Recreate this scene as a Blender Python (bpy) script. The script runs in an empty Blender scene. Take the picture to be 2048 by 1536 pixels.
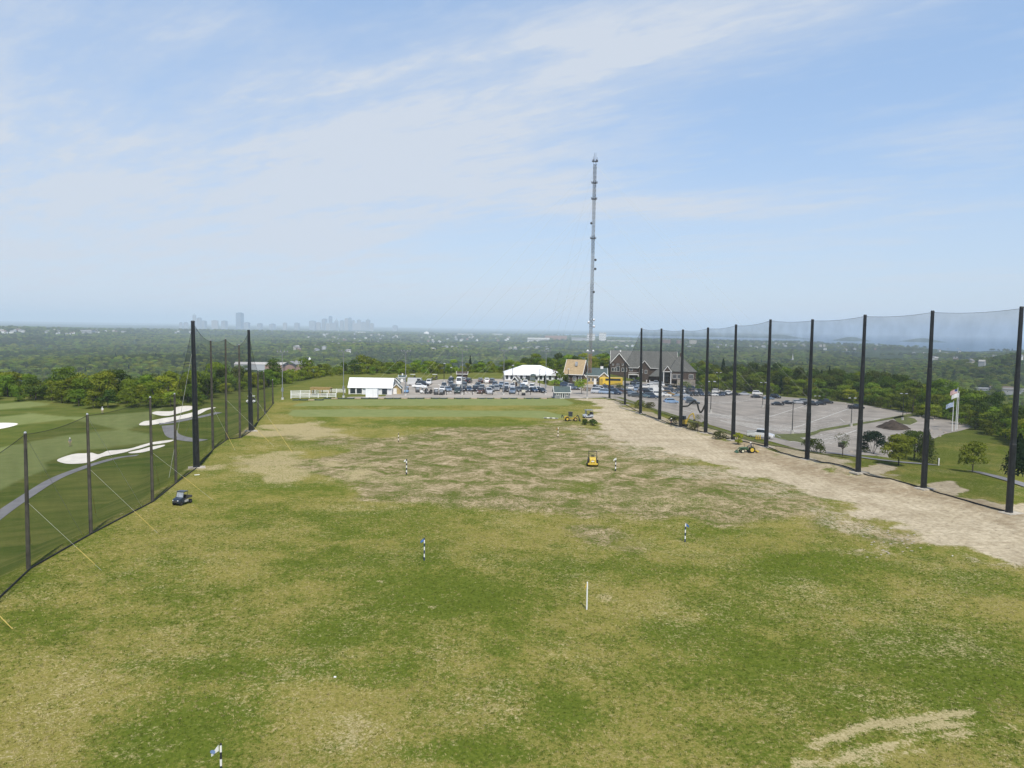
import bpy, bmesh, math, random
import numpy as np
from mathutils import Vector, Matrix

random.seed(7); RNG = np.random.default_rng(11)
C = bpy.context.scene.collection
S = bpy.context.scene
R = math.radians

# ------------------------------------------------------------------ camera, world, sun, exposure
FPX, PITCH, ROLL, CAMH = 1550.0, R(4.22), R(0.90), 20.0
cam = bpy.data.cameras.new('camera')
cam.sensor_width = 36.0; cam.lens = FPX / 2048.0 * 36.0
cam.clip_start = 0.5; cam.clip_end = 90000.0
camo = bpy.data.objects.new('camera', cam); C.objects.link(camo)
CM = Matrix.Rotation(math.pi / 2 - PITCH, 3, 'X') @ Matrix.Rotation(ROLL, 3, 'Z')
camo.matrix_world = Matrix.Translation((0, 0, CAMH)) @ CM.to_4x4()
S.camera = camo
S.view_settings.view_transform = 'Standard'; S.view_settings.look = 'None'
S.view_settings.exposure = 0.0; S.view_settings.gamma = 1.0
S.render.engine = 'CYCLES'
S.cycles.use_denoising = True
S.cycles.max_bounces = 6; S.cycles.transparent_max_bounces = 24
S.cycles.volume_bounces = 3; S.cycles.sample_clamp_indirect = 4.0

SUN_EL, SUN_AZ = R(56), R(12)      # the sun stands behind the camera, a little to the right
sun_dir = Vector((math.sin(SUN_AZ) * math.cos(SUN_EL), -math.cos(SUN_AZ) * math.cos(SUN_EL), math.sin(SUN_EL)))
sl = bpy.data.lights.new('sun', 'SUN'); sl.energy = 4.6; sl.angle = R(0.5); sl.color = (1.0, 0.94, 0.84)
so = bpy.data.objects.new('sun', sl); C.objects.link(so)
so.rotation_euler = sun_dir.to_track_quat('Z', 'Y').to_euler()

def ray(px, py):
    return (CM @ Vector(((px - 1024) / FPX, -(py - 768) / FPX, -1.0))).normalized()

W = bpy.data.worlds.new('World'); S.world = W; W.use_nodes = True
def world():
    nt = W.node_tree; nt.nodes.clear(); N = nt.nodes.new; L = nt.links.new
    def val(x):
        v = N('ShaderNodeValue'); v.outputs[0].default_value = x; return v.outputs[0]
    def m(op, a, b=None, c=None, clamp=False):
        n = N('ShaderNodeMath'); n.operation = op; n.use_clamp = clamp
        for i, x in enumerate((a, b, c)):
            if x is None: continue
            if isinstance(x, (int, float)): n.inputs[i].default_value = x
            else: L(x, n.inputs[i])
        return n.outputs[0]
    out = N('ShaderNodeOutputWorld')
    sky = N('ShaderNodeTexSky'); sky.sky_type = 'NISHITA'; sky.sun_disc = False
    sky.sun_elevation = SUN_EL; sky.sun_rotation = math.pi - SUN_AZ
    sky.air_density = 1.0; sky.dust_density = 0.6; sky.ozone_density = 1.0; sky.altitude = 120
    b1 = N('ShaderNodeBackground'); L(sky.outputs[0], b1.inputs[0]); b1.inputs[1].default_value = 0.14
    b2 = N('ShaderNodeBackground'); b2.inputs[0].default_value = (0.66, 0.72, 0.81, 1); b2.inputs[1].default_value = 1.0
    b3 = N('ShaderNodeBackground'); b3.inputs[0].default_value = (0.36, 0.60, 1.0, 1); b3.inputs[1].default_value = 1.0
    mv = N('ShaderNodeMixShader'); L(b1.outputs[0], mv.inputs[1]); L(b3.outputs[0], mv.inputs[2])
    tc = N('ShaderNodeTexCoord'); sep = N('ShaderNodeSeparateXYZ'); L(tc.outputs['Generated'], sep.inputs[0])
    x, y, z = sep.outputs
    az = m('ARCTAN2', x, y); el = m('ARCSINE', z)
    hi = N('ShaderNodeMapRange'); hi.interpolation_type = 'SMOOTHSTEP'; hi.inputs[1].default_value = 0.36; hi.inputs[2].default_value = 0.75; hi.inputs[3].default_value = 0.52; hi.inputs[4].default_value = 0.04; L(el, hi.inputs[0]); L(hi.outputs[0], mv.inputs[0])   # thin veil low in the sky, clear above
    def blob(px, py, rx, ry, skew, amp):
        d = ray(px, py); a0 = math.atan2(d.x, d.y); e0 = math.asin(d.z)
        da = m('SUBTRACT', az, a0); de = m('SUBTRACT', el, e0)
        de2 = m('SUBTRACT', de, m('MULTIPLY', da, skew))
        q = m('ADD', m('POWER', m('DIVIDE', m('ABSOLUTE', da), rx / FPX), 2.0), m('POWER', m('DIVIDE', m('ABSOLUTE', de2), ry / FPX), 2.0))
        return m('MULTIPLY', m('EXPONENT', m('MULTIPLY', q, -1.0)), amp)
    blobs = [(280, 300, 640, 200, 0.10, 0.62), (1020, 160, 360, 120, 0.30, 0.85), (1560, 40, 420, 60, 0.12, 0.60),
             (760, 330, 330, 70, 0.02, 0.45), (1130, 400, 420, 34, -0.04, 0.42), (250, 20, 420, 70, -.1, 0.30),
             (1950, 280, 130, 22, 0.0, 0.35), (250, 470, 600, 110, 0, 0.34), (1650, 430, 500, 60, -.08, 0.14), (760,575,330,16,0,.16)]
    tot = None
    for b in blobs:
        o = blob(*b); tot = o if tot is None else m('ADD', tot, o)
    zz = m('ADD', m('MAXIMUM', z, 0.0), 0.10)
    cb = N('ShaderNodeCombineXYZ'); L(m('DIVIDE', x, zz), cb.inputs[0]); L(m('DIVIDE', y, zz), cb.inputs[1])
    mr0 = N('ShaderNodeMapping'); L(cb.outputs[0], mr0.inputs[0]); mr0.inputs['Rotation'].default_value = (0, 0, R(38))
    mp = N('ShaderNodeMapping'); L(mr0.outputs[0], mp.inputs[0]); mp.inputs['Scale'].default_value = (0.50, 1.25, 1)
    n1 = N('ShaderNodeTexNoise'); L(mp.outputs[0], n1.inputs[0]); n1.inputs['Scale'].default_value = 0.9; n1.inputs['Detail'].default_value = 9; n1.inputs['Roughness'].default_value = 0.6; n1.inputs['Distortion'].default_value = 0.6
    n2 = N('ShaderNodeTexNoise'); L(mp.outputs[0], n2.inputs[0]); n2.inputs['Scale'].default_value = 3.6; n2.inputs['Detail'].default_value = 8; n2.inputs['Roughness'].default_value = 0.65
    n3 = N('ShaderNodeTexNoise'); L(mp.outputs[0], n3.inputs[0]); n3.inputs['Scale'].default_value = 11.0; n3.inputs['Detail'].default_value = 6; n3.inputs['Distortion'].default_value = 0.8
    nn = m('ADD', m('MULTIPLY', n1.outputs['Fac'], 0.52), m('ADD', m('MULTIPLY', n2.outputs['Fac'], 0.34), m('MULTIPLY', n3.outputs['Fac'], 0.14)))
    ns = N('ShaderNodeMapRange'); ns.interpolation_type = 'SMOOTHSTEP'; ns.inputs[1].default_value = 0.36; ns.inputs[2].default_value = 0.62; ns.inputs[3].default_value = 0.30; ns.inputs[4].default_value = 1.15; L(nn, ns.inputs[0])
    f = m('MULTIPLY', tot, ns.outputs[0])
    wisp = m('MULTIPLY', m('SUBTRACT', nn, 0.49, clamp=True), 2.2)
    low = m('MAXIMUM', m('MULTIPLY', m('SUBTRACT', 0.62, el), 3.0, clamp=True), 0.0)
    f = m('ADD', f, m('MULTIPLY', wisp, low))
    f = m('ADD', f, m('MULTIPLY', m('EXPONENT', m('MULTIPLY', el, -6.2)), 0.62), clamp=True)   # pale veil of cirrus towards the horizon
    f = m('MINIMUM', f, 0.93)
    mx = N('ShaderNodeMixShader'); L(f, mx.inputs[0]); L(mv.outputs[0], mx.inputs[1]); L(b2.outputs[0], mx.inputs[2])
    L(mx.outputs[0], out.inputs[0])
world()

# ------------------------------------------------------------------ helpers
def tag(o, label=None, cat=None, group=None, kind=None):
    if label: o['label'] = label
    if cat: o['category'] = cat
    if group: o['group'] = group
    if kind: o['kind'] = kind
    return o
def empty(name, loc=(0, 0, 0), rz=0.0, label=None, cat=None, group=None):
    o = bpy.data.objects.new(name, None); C.objects.link(o)
    o.empty_display_size = 0.3; o.location = loc; o.rotation_euler = (0, 0, rz)
    return tag(o, label, cat, group)
def link(name, me, mat=None, parent=None, loc=None):
    o = bpy.data.objects.new(name, me); C.objects.link(o)
    if mat and not me.materials: me.materials.append(mat)
    if parent: o.parent = parent
    if loc is not None: o.location = loc
    return o
def copy_tree(o, parent=None):
    c = o.copy(); C.objects.link(c)
    if parent: c.parent = parent
    for ch in list(o.children): copy_tree(ch, c)
    return c

class MB:
    def __init__(s): s.v = []; s.f = []
    def add(s, vs, fs):
        b = len(s.v); s.v += [tuple(v) for v in vs]; s.f += [tuple(i + b for i in f) for f in fs]; return s
    def box(s, c, d, rz=0, taper=1.0):
        x, y, z = [k / 2 for k in d]; ca, sa = math.cos(rz), math.sin(rz); vs = []
        for (a, b, e) in ((-1,-1,-1),(1,-1,-1),(1,1,-1),(-1,1,-1),(-1,-1,1),(1,-1,1),(1,1,1),(-1,1,1)):
            t = taper if e > 0 else 1.0
            px, py = a * x * t, b * y * t
            vs.append((c[0] + px * ca - py * sa, c[1] + px * sa + py * ca, c[2] + e * z))
        return s.add(vs, [(0,3,2,1),(4,5,6,7),(0,1,5,4),(1,2,6,5),(2,3,7,6),(3,0,4,7)])
    def cyl(s, p0, p1, r0, r1=None, n=8, caps=True):
        r1 = r0 if r1 is None else r1
        p0, p1 = Vector(p0), Vector(p1); d = (p1 - p0)
        if d.length < 1e-6: return s
        d.normalize()
        u = d.orthogonal().normalized(); w = d.cross(u); vs = []
        for (p, r) in ((p0, r0), (p1, r1)):
            for i in range(n):
                a = 2 * math.pi * i / n; vs.append(p + u * (r * math.cos(a)) + w * (r * math.sin(a)))
        fs = [(i, (i + 1) % n, n + (i + 1) % n, n + i) for i in range(n)]
        if caps: fs += [tuple(range(n - 1, -1, -1)), tuple(range(n, 2 * n))]
        return s.add(vs, fs)
    def tube(s, pts, r, n=5):
        for a, b in zip(pts[:-1], pts[1:]): s.cyl(a, b, r, r, n, False)
        return s
    def lathe(s, prof, c=(0, 0, 0), n=12):
        vs = []
        for (r, z) in prof:
            for i in range(n):
                a = 2 * math.pi * i / n; vs.append((c[0] + r * math.cos(a), c[1] + r * math.sin(a), c[2] + z))
        fs = []
        for k in range(len(prof) - 1):
            for i in range(n):
                j = (i + 1) % n; fs.append((k * n + i, k * n + j, (k + 1) * n + j, (k + 1) * n + i))
        fs.append(tuple(range(n - 1, -1, -1))); m0 = (len(prof) - 1) * n; fs.append(tuple(range(m0, m0 + n)))
        return s.add(vs, fs)
    def prism(s, prof, y0, y1, axis='y'):
        n = len(prof)
        if axis == 'y': vs = [(a, y0, b) for a, b in prof] + [(a, y1, b) for a, b in prof]
        elif axis == 'x': vs = [(y0, a, b) for a, b in prof] + [(y1, a, b) for a, b in prof]
        else: vs = [(a, b, y0) for a, b in prof] + [(a, b, y1) for a, b in prof]
        fs = [(i, (i + 1) % n, n + (i + 1) % n, n + i) for i in range(n)] + [tuple(range(n - 1, -1, -1)), tuple(range(n, 2 * n))]
        return s.add(vs, fs)
    def loft(s, rings):
        n = len(rings[0]); vs = [p for r in rings for p in r]; fs = []
        for k in range(len(rings) - 1):
            for i in range(n):
                j = (i + 1) % n; fs.append((k * n + i, k * n + j, (k + 1) * n + j, (k + 1) * n + i))
        fs.append(tuple(range(n - 1, -1, -1))); m0 = (len(rings) - 1) * n; fs.append(tuple(range(m0, m0 + n)))
        return s.add(vs, fs)
    def mesh(s, name, mat=None, bevel=0, smooth=False):
        me = bpy.data.meshes.new(name); me.from_pydata(s.v, [], s.f)
        bm = bmesh.new(); bm.from_mesh(me); bmesh.ops.recalc_face_normals(bm, faces=bm.faces)
        if bevel: bmesh.ops.bevel(bm, geom=list(bm.edges), offset=bevel, segments=2, affect='EDGES', profile=0.6, clamp_overlap=True)
        bm.to_mesh(me); bm.free()
        if smooth:
            for p in me.polygons: p.use_smooth = True
        if mat: me.materials.append(mat)
        return me
    def build(s, name, mat=None, parent=None, bevel=0, smooth=False, loc=None):
        return link(name, s.mesh(name, mat, bevel, smooth), None, parent, loc)

# ------------------------------------------------------------------ materials
MATS = {}
def mat(name, col, rough=0.6, metal=0.0, var=0.12, scale=3.0, bump=0.0, bscale=20.0, spec=0.4, col2=None, coat=0.0, rnd=0.0):
    if name in MATS: return MATS[name]
    M = bpy.data.materials.new(name); M.use_nodes = True; nt = M.node_tree; N = nt.nodes.new; L = nt.links.new
    b = nt.nodes['Principled BSDF']; b.inputs['Roughness'].default_value = rough; b.inputs['Metallic'].default_value = metal
    b.inputs['Specular IOR Level'].default_value = spec; b.inputs['Coat Weight'].default_value = coat
    tc = N('ShaderNodeTexCoord'); no = N('ShaderNodeTexNoise'); no.inputs['Scale'].default_value = scale; no.inputs['Detail'].default_value = 6
    L(tc.outputs['Object'], no.inputs['Vector'])
    mx = N('ShaderNodeMix'); mx.data_type = 'RGBA'
    c2 = col2 or tuple(c * (1 - 2.2 * var) for c in col)
    mx.inputs['A'].default_value = (*c2, 1); mx.inputs['B'].default_value = (*[min(1, c * (1 + var)) for c in col], 1)
    mr = N('ShaderNodeMapRange'); mr.inputs['From Min'].default_value = 0.3; mr.inputs['From Max'].default_value = 0.65; L(no.outputs['Fac'], mr.inputs['Value'])
    L(mr.outputs[0], mx.inputs['Factor']); last = mx.outputs['Result']
    if rnd:
        oi = N('ShaderNodeObjectInfo'); hs = N('ShaderNodeHueSaturation'); L(last, hs.inputs['Color'])
        r2 = N('ShaderNodeMapRange'); r2.inputs['To Min'].default_value = 1 - rnd; r2.inputs['To Max'].default_value = 1 + rnd; L(oi.outputs['Random'], r2.inputs['Value'])
        L(r2.outputs[0], hs.inputs['Value']); last = hs.outputs[0]
    L(last, b.inputs['Base Color'])
    if bump:
        n2 = N('ShaderNodeTexNoise'); n2.inputs['Scale'].default_value = bscale; n2.inputs['Detail'].default_value = 5; L(tc.outputs['Object'], n2.inputs['Vector'])
        bp = N('ShaderNodeBump'); bp.inputs['Strength'].default_value = bump; bp.inputs['Distance'].default_value = 0.05
        L(n2.outputs['Fac'], bp.inputs['Height']); L(bp.outputs[0], b.inputs['Normal'])
    MATS[name] = M; return M
def stripes(name, col, col2, freq, axis='Z', rough=0.7, frac=0.12):
    """planks, shingle courses, siding: thin darker joints across one axis"""
    if name in MATS: return MATS[name]
    M = mat(name, col, rough, var=0.10, scale=1.5); nt = M.node_tree; N = nt.nodes.new; L = nt.links.new
    b = nt.nodes['Principled BSDF']; src = b.inputs['Base Color'].links[0].from_socket
    tc = N('ShaderNodeTexCoord'); sp = N('ShaderNodeSeparateXYZ'); L(tc.outputs['Object'], sp.inputs[0])
    mm = N('ShaderNodeMath'); mm.operation = 'MULTIPLY'; mm.inputs[1].default_value = freq; L(sp.outputs[axis], mm.inputs[0])
    fr = N('ShaderNodeMath'); fr.operation = 'FRACT'; L(mm.outputs[0], fr.inputs[0])
    lt = N('ShaderNodeMath'); lt.operation = 'LESS_THAN'; lt.inputs[1].default_value = frac; L(fr.outputs[0], lt.inputs[0])
    mx = N('ShaderNodeMix'); mx.data_type = 'RGBA'; L(lt.outputs[0], mx.inputs['Factor']); L(src, mx.inputs['A']); mx.inputs['B'].default_value = (*col2, 1)
    L(mx.outputs['Result'], b.inputs['Base Color']); return M

# ------------------------------------------------------------------ terrain height
def lerp_tab(t, xs, ys): return np.interp(t, xs, ys)
def sstep(a, b, x):
    t = np.clip((x - a) / (b - a), 0, 1); return t * t * (3 - 2 * t)
_pg = np.random.default_rng(5).random((64, 64))
def vnoise(x, y):
    x = np.asarray(x, float); y = np.asarray(y, float)
    xi = np.floor(x).astype(int); yi = np.floor(y).astype(int); fx = x - xi; fy = y - yi
    fx = fx * fx * (3 - 2 * fx); fy = fy * fy * (3 - 2 * fy)
    g = lambda a, b: _pg[a % 64, b % 64]
    return (g(xi, yi) * (1 - fx) + g(xi + 1, yi) * fx) * (1 - fy) + (g(xi, yi + 1) * (1 - fx) + g(xi + 1, yi + 1) * fx) * fy - 0.5
def fbm(x, y, o=4):
    s = 0; a = 1.0
    for k in range(o): s = s + a * vnoise(x * 2 ** k + 17.3 * k, y * 2 ** k + 9.1 * k); a *= 0.5
    return s
SEA = -82.0
ED_PX = np.array([-700, -300, 0, 100, 250, 390, 430, 560, 640, 700, 800, 900, 1000, 1150, 1250, 1400, 1480, 1560, 1700, 1800, 1860, 1920, 2048, 2300, 2700])
ED_Y = np.array([225, 225, 222, 212, 206, 212, 230, 262, 300, 312, 324, 330, 340, 360, 450, 450, 430, 415, 380, 340, 315, 285, 215, 130, 60.])
# left row of the net: x of the row as a function of y
def left_x(y): return np.interp(y, [0, 61, 72, 85, 95, 106, 121, 132, 143, 157, 171, 192, 240], [-38, -38.6, -39.4, -39.9, -41.7, -43.3, -47.1, -48.7, -48.6, -51.8, -54.6, -59.5, -69])
def right_x(y): return np.interp(y, [50, 86, 99, 110, 120, 133, 141, 157, 170, 183, 202, 221, 240], [67, 56.1, 53.4, 49.7, 46.4, 44, 40.6, 34.6, 32.7, 30.5, 29.7, 27.9, 26])
COAST_PX = np.array([820, 880, 1000, 1150, 1290, 1400, 1560, 1640, 1800, 1900, 2048, 2400])
COAST_R = np.array([14000, 9600, 9300, 9000, 7600, 7400, 7200, 7000, 6200, 5300, 5600, 5600.])
FAR_R = np.array([14200, 10600, 11300, 12200, 11500, 11500, 13000, 60000, 60000, 60000, 60000, 60000.])
ISLES = [(1555, 12300, 300, 900, 48), (1700, 10200, 190, 500, 46), (1842, 10600, 240, 460, 44), (1480, 11800, 240, 500, 30), (2080, 10500, 170, 400, 20), (1610,10800,120,200,12)]
def height(x, y):
    x = np.asarray(x, float); y = np.asarray(y, float)
    ys = np.maximum(y, 1.0); px = 1024 + FPX * x / ys; r = np.hypot(x, y)
    # lowland
    low = -76 + 9 * fbm(x / 700, y / 700, 3) + 5 * fbm(x / 240 + 40, y / 240, 2)
    g = lambda p0, sp, r0, sr, h: h * np.exp(-((px - p0) / sp) ** 2 - ((r - r0) / sr) ** 2)
    low = low + g(-60, 330, 5200, 900, 48) + g(420, 330, 6300, 800, 26) + g(2120, 210, 2000, 500, 50) + g(300, 380, 1500, 420, 18) + g(1500, 400, 1500, 500, 14) + g(760,300,2600,500,14)+ g(1350, 260, 5600, 500, 10)
    fade = sstep(9000, 20000, r); low = low * (1 - fade) + fade * (-70 + 25 * fbm(x / 5000, y / 5000, 2))
    cr = np.interp(px, COAST_PX, COAST_R); fr = np.interp(px, COAST_PX, FAR_R)
    wob = 500 * fbm(px / 90, r / 900, 3)
    sea = sstep(-60, 60, r - cr + wob * 0.6) * (1 - sstep(-60, 60, r - fr + wob)) * (px > 820)
    low = low * (1 - sea) + (SEA - 8) * sea
    for (p0, r0, sx, sr, h) in ISLES:
        a0 = (p0 - 1024) / FPX; dx = (x / ys - a0) * r0
        low = np.maximum(low, SEA - 8 + (h + 8) * np.exp(-(dx / sx) ** 2 - ((r - r0) / sr) ** 2))
    # hilltop
    dl = left_x(y) - 0.8 - x                                   # metres beyond the left net
    t = np.clip(dl, 0, None)
    left = -(0.40 * np.minimum(t, 9) + 0.06 * np.clip(t - 9, 0, 70)) * (1 - 0.8 * sstep(150, 215, y))
    left = left + np.where(dl > 0, 1.2 * fbm(x / 35, y / 35, 2) * sstep(4, 30, dl), 0)
    dr = x - right_x(y)
    und = 0.5 * fbm(x / 26 + 3, y / 26, 3)
    inr = sstep(1, 8, -dl) * (1 - sstep(-2, 3, dr)) * (1 - sstep(150, 195, y))
    berm = 0.8 * np.exp(-((dr + 2.5) / 3.5) ** 2) * (0.55 + 0.9 * fbm(x / 7, y / 7, 3)) * (1 - sstep(120, 165, y))
    top = left + und * inr + berm + 0.12 * fbm(x / 3.0, y / 3.0, 2) * inr
    top = top - 8.5 * sstep(1, 62, dr) * sstep(85, 160, y)          # the big lot lies below the range
    edge = np.interp(px, ED_PX, ED_Y); d = y - edge
    top = top - np.where(d > 0, 0.42 * (np.sqrt(d * d + 36) - 6), 0)
    return np.maximum(top, low)
def H(x, y): return float(height(np.array([x]), np.array([y]))[0])
def T(px, py, lift=0.0):
    """the point of the ground seen at that pixel of the photograph (world coordinates)"""
    d = ray(px, py); o = Vector((0, 0, CAMH)); t0 = 8.0
    ts = 8.0 * (1.01 ** np.arange(0, 820)); xs = o.x + d.x * ts; ys = o.y + d.y * ts; zs = o.z + d.z * ts
    hit = np.nonzero(zs < height(xs, ys))[0]
    if len(hit) == 0: return Vector((xs[-1], ys[-1], zs[-1]))
    i = hit[0]; a, b = (ts[i - 1] if i else 1.0), ts[i]
    for _ in range(24):
        mid = (a + b) / 2; p = o + d * mid
        if p.z < H(p.x, p.y): b = mid
        else: a = mid
    p = o + d * b; return Vector((p.x, p.y, H(p.x, p.y) + lift))
def G(px, py, z=0.0):
    d = ray(px, py); t = (z - CAMH) / d.z; return Vector((d.x * t, d.y * t, z))
def depth_at(p): return -(CM.transposed() @ (Vector(p) - Vector((0, 0, CAMH)))).z
def mpp(p): return depth_at(p) / FPX                      # metres per pixel of the photograph at that place
def top_z(p, px, py):
    """height above p of something that ends at that pixel, upright over p"""
    d = ray(px, py); k = math.hypot(p.x, p.y) / math.hypot(d.x, d.y); return CAMH + d.z * k - p.z
# ------------------------------------------------------------------ ground: one sheet from under the camera to beyond the horizon
def poly_world(pts): return np.array([[p.x, p.y] for p in (T(*q) for q in pts)])
def sdist(P, x, y):
    """signed distance to a polygon, positive inside"""
    d = np.full(x.shape, 1e9); ins = np.zeros(x.shape, bool); n = len(P)
    for i in range(n):
        (ax, ay), (bx, by) = P[i], P[(i + 1) % n]; ex, ey = bx - ax, by - ay
        t = np.clip(((x - ax) * ex + (y - ay) * ey) / (ex * ex + ey * ey + 1e-9), 0, 1)
        d = np.minimum(d, np.hypot(x - ax - t * ex, y - ay - t * ey))
        c = ((ay > y) != (by > y)) & (x < (bx - ax) * (y - ay) / (by - ay + 1e-12) + ax); ins ^= c
    return np.where(ins, d, -d)
def soft(P, x, y, w, nz=0.0, nscale=4.0):
    return sstep(-w, w, sdist(P, x, y) + nz * fbm(x / nscale, y / nscale, 3))

RUTS = []
def build_ground():
    az = np.concatenate([np.linspace(-80, -37, 40, endpoint=False), np.linspace(-37, 37, 640, endpoint=False), np.linspace(37, 80, 41)])
    az = np.radians(az)
    r = np.concatenate([[1.0, 4.0], 9.0 * (420 / 9.0) ** (np.arange(430) / 430), 420 * (42000 / 420) ** (np.arange(250) / 249)])
    AA, RR = np.meshgrid(az, r); X = (np.sin(AA) * RR).ravel(); Y = (np.cos(AA) * RR).ravel(); Z = height(X, Y)
    na, nr = len(az), len(r)
    idx = np.arange(na * nr).reshape(nr, na)
    q = np.stack([idx[:-1, :-1], idx[:-1, 1:], idx[1:, 1:], idx[1:, :-1]], -1).reshape(-1, 4)
    me = bpy.data.meshes.new('ground'); nv, nf = len(X), len(q)
    me.vertices.add(nv); me.vertices.foreach_set('co', np.stack([X, Y, Z], 1).astype(np.float32).ravel())
    me.loops.add(nf * 4); me.loops.foreach_set('vertex_index', q[:, ::-1].astype(np.int32).ravel())
    me.polygons.add(nf); me.polygons.foreach_set('loop_start', np.arange(0, nf * 4, 4, dtype=np.int32)); me.polygons.foreach_set('loop_total', np.full(nf, 4, np.int32))
    me.polygons.foreach_set('use_smooth', np.ones(nf, bool)); me.update(); me.validate()
    # ---- what grows or lies where (soil, dry turf, lush turf, mown turf, wild ground)
    near = (RR.ravel() < 420); x, y = X[near], Y[near]
    dl = left_x(y) - x; dr = x - right_x(y)
    inrange = sstep(-1.0, 1.5, -dl) * sstep(-1, 2, 203 - y)
    global SOIL_W
    soil = [(1160,797),(1215,796),(1262,815),(1290,832),(1340,850),(1410,866),(1470,880),(1540,897),(1625,922),(1720,948),(1790,952),(1800,962),(1850,979),(1895,990),(1960,1000),(2025,1022),(2200,1070),(2200,1135),(2000,1120),(1930,1110),(1880,1088),(1830,1078),(1800,1060),(1760,1038),(1700,1012),(1620,998),(1560,975),(1500,955),(1420,925),(1350,905),(1290,890),(1230,880),(1190,868),(1183,850),(1190,836),(1175,822),(1200,812)]
    SOIL_W = poly_world(soil)
    m_soil = soft(SOIL_W, x, y, 2.2, 6.0, 3.5)
    back = [(1255,812),(1290,822),(1340,838),(1400,852),(1470,868),(1560,892),(1640,905),(1700,920),(1690,940),(1620,922),(1530,896),(1400,866),(1310,838)]
    m_soil = np.maximum(m_soil, 0.75 * soft(poly_world(back), x, y, 1.0, 3.0, 3.0))
    spill = [(1150,858),(1230,872),(1330,898),(1440,926),(1560,972),(1650,1005),(1770,1045),(1830,1085),(1740,1072),(1620,1030),(1480,985),(1360,945),(1240,905),(1140,880)]
    m_soil = np.maximum(m_soil, 0.46 * soft(poly_world(spill), x, y, 4.0, 12, 5))
    for c in ([(1860,966),(1900,962),(1934,980),(1900,993),(1862,985)], [(1985,1010),(2060,1005),(2120,1040),(2040,1040)], [(1700,935),(1760,925),(1790,935),(1760,952),(1715,950)]):
        m_soil = np.maximum(m_soil, soft(poly_world(c), x, y, 0.5, 1.0, 2.0))
    bank = [(1400,862),(1470,880),(1540,897),(1625,922),(1720,948),(1850,979),(1960,1002),(2060,1035),(2040,1050),(1900,1010),(1780,985),(1640,965),(1520,930),(1440,900)]
    m_bank = soft(poly_world(bank), x, y, 1.6, 4, 4)
    straw = [(505,862),(520,850),(560,846),(640,850),(668,862),(640,872),(560,875),(500,876)]
    straw2 = [(392,938),(440,915),(520,902),(600,905),(690,915),(720,922),(660,945),(600,962),(520,958),(430,952)]
    m_straw = np.maximum(1.25 * soft(poly_world(straw), x, y, 3.2, 9, 5), 0.9 * soft(poly_world(straw2), x, y, 4.0, 13, 5))
    worn = [(600,860),(760,866),(900,858),(1000,850),(1100,846),(1200,862),(1300,884),(1420,915),(1540,958),(1640,1000),(1760,1040),(1850,1085),(1820,1116),(1720,1090),(1600,1062),(1480,1046),(1380,1030),(1250,1040),(1180,1070),(1100,1062),(1000,1018),(880,985),(760,990),(680,955),(660,915),(740,905),(640,878)]
    m_worn = soft(poly_world(worn), x, y, 6.0, 20, 10)
    dry = 0.53 + 0.75 * fbm(x / 8, y / 8, 5) + 0.5 * fbm(x / 2.2, y / 2.2, 3)
    lush = 0.0 * x
    def blob(px, py, rx, ry, a):
        c = T(px, py); k = mpp(c); rxw = rx * k; ryw = abs(T(px, py + ry).y - T(px, py - ry).y) / 2
        w = 1.5 * fbm(x / 3.5 + px, y / 3.5, 4)
        return 1.0 * a * np.exp(-np.abs(np.hypot((x - c.x) / rxw, (y - c.y) / ryw) * 1.08 + w * .5) ** 2.6).clip(0, 1.1)
    for b in [(880,1200,130,30,.95),(640,1268,90,26,.8),(1010,1290,40,60,.6),(560,1340,240,36,.7),(330,1440,150,80,.75),(100,1240,120,60,.35),(900,1500,200,26,.75),(1120,1420,60,80,.5),(1380,1280,120,60,.6),(1600,1120,190,40,.7),
              (1920,1330,180,70,.95),(1800,1280,150,40,.7),(1500,1330,120,60,.35),(1980,1400,120,40,.7),(1180,975,66,16,.9),(920,880,70,12,.5),(880,846,260,10,.7),(1290,1010,60,14,.5),(620,985,120,20,.55),(480,1000,90,40,.5),(760,1040,160,40,.6),(860,1070,90,50,.5),(300,1140,130,40,.5),(1700,1420,100,26,.45),
              (1050,905,80,10,.45),(940,935,90,10,.4),(1140,878,70,8,.3),(1440,1075,160,24,.6),(820,915,70,10,.35),(700,1120,220,40,.45),(1240,1130,200,30,.35),(2000,1170,120,30,.5)]:
        lush = np.maximum(lush, blob(*b))
    tan = 0.12 + 0.42 * fbm(x / 6 + 9, y / 6, 4)
    for b in [(960,1390,160,70,.35),(700,1460,130,60,.6),(1150,1320,80,60,.25),(900,1310,70,36,.30),(480,1400,60,40,.3),(1740,1400,120,40,.35),(1560,1420,140,60,.3),(1560,1210,120,60,.25),(280,1500,80,30,.3),(1150,1095,120,14,.3),(760,960,130,10,.5),(1340,1000,200,16,.45),(900,1000,120,8,.3),(1850,1130,140,10,.3),(760,1164,14,4,.9),(865,1215,10,2,.9),(700,1222,14,2,.7),(1210,1195,18,8,.6)]:
        tan = np.maximum(tan, blob(*b))
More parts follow.
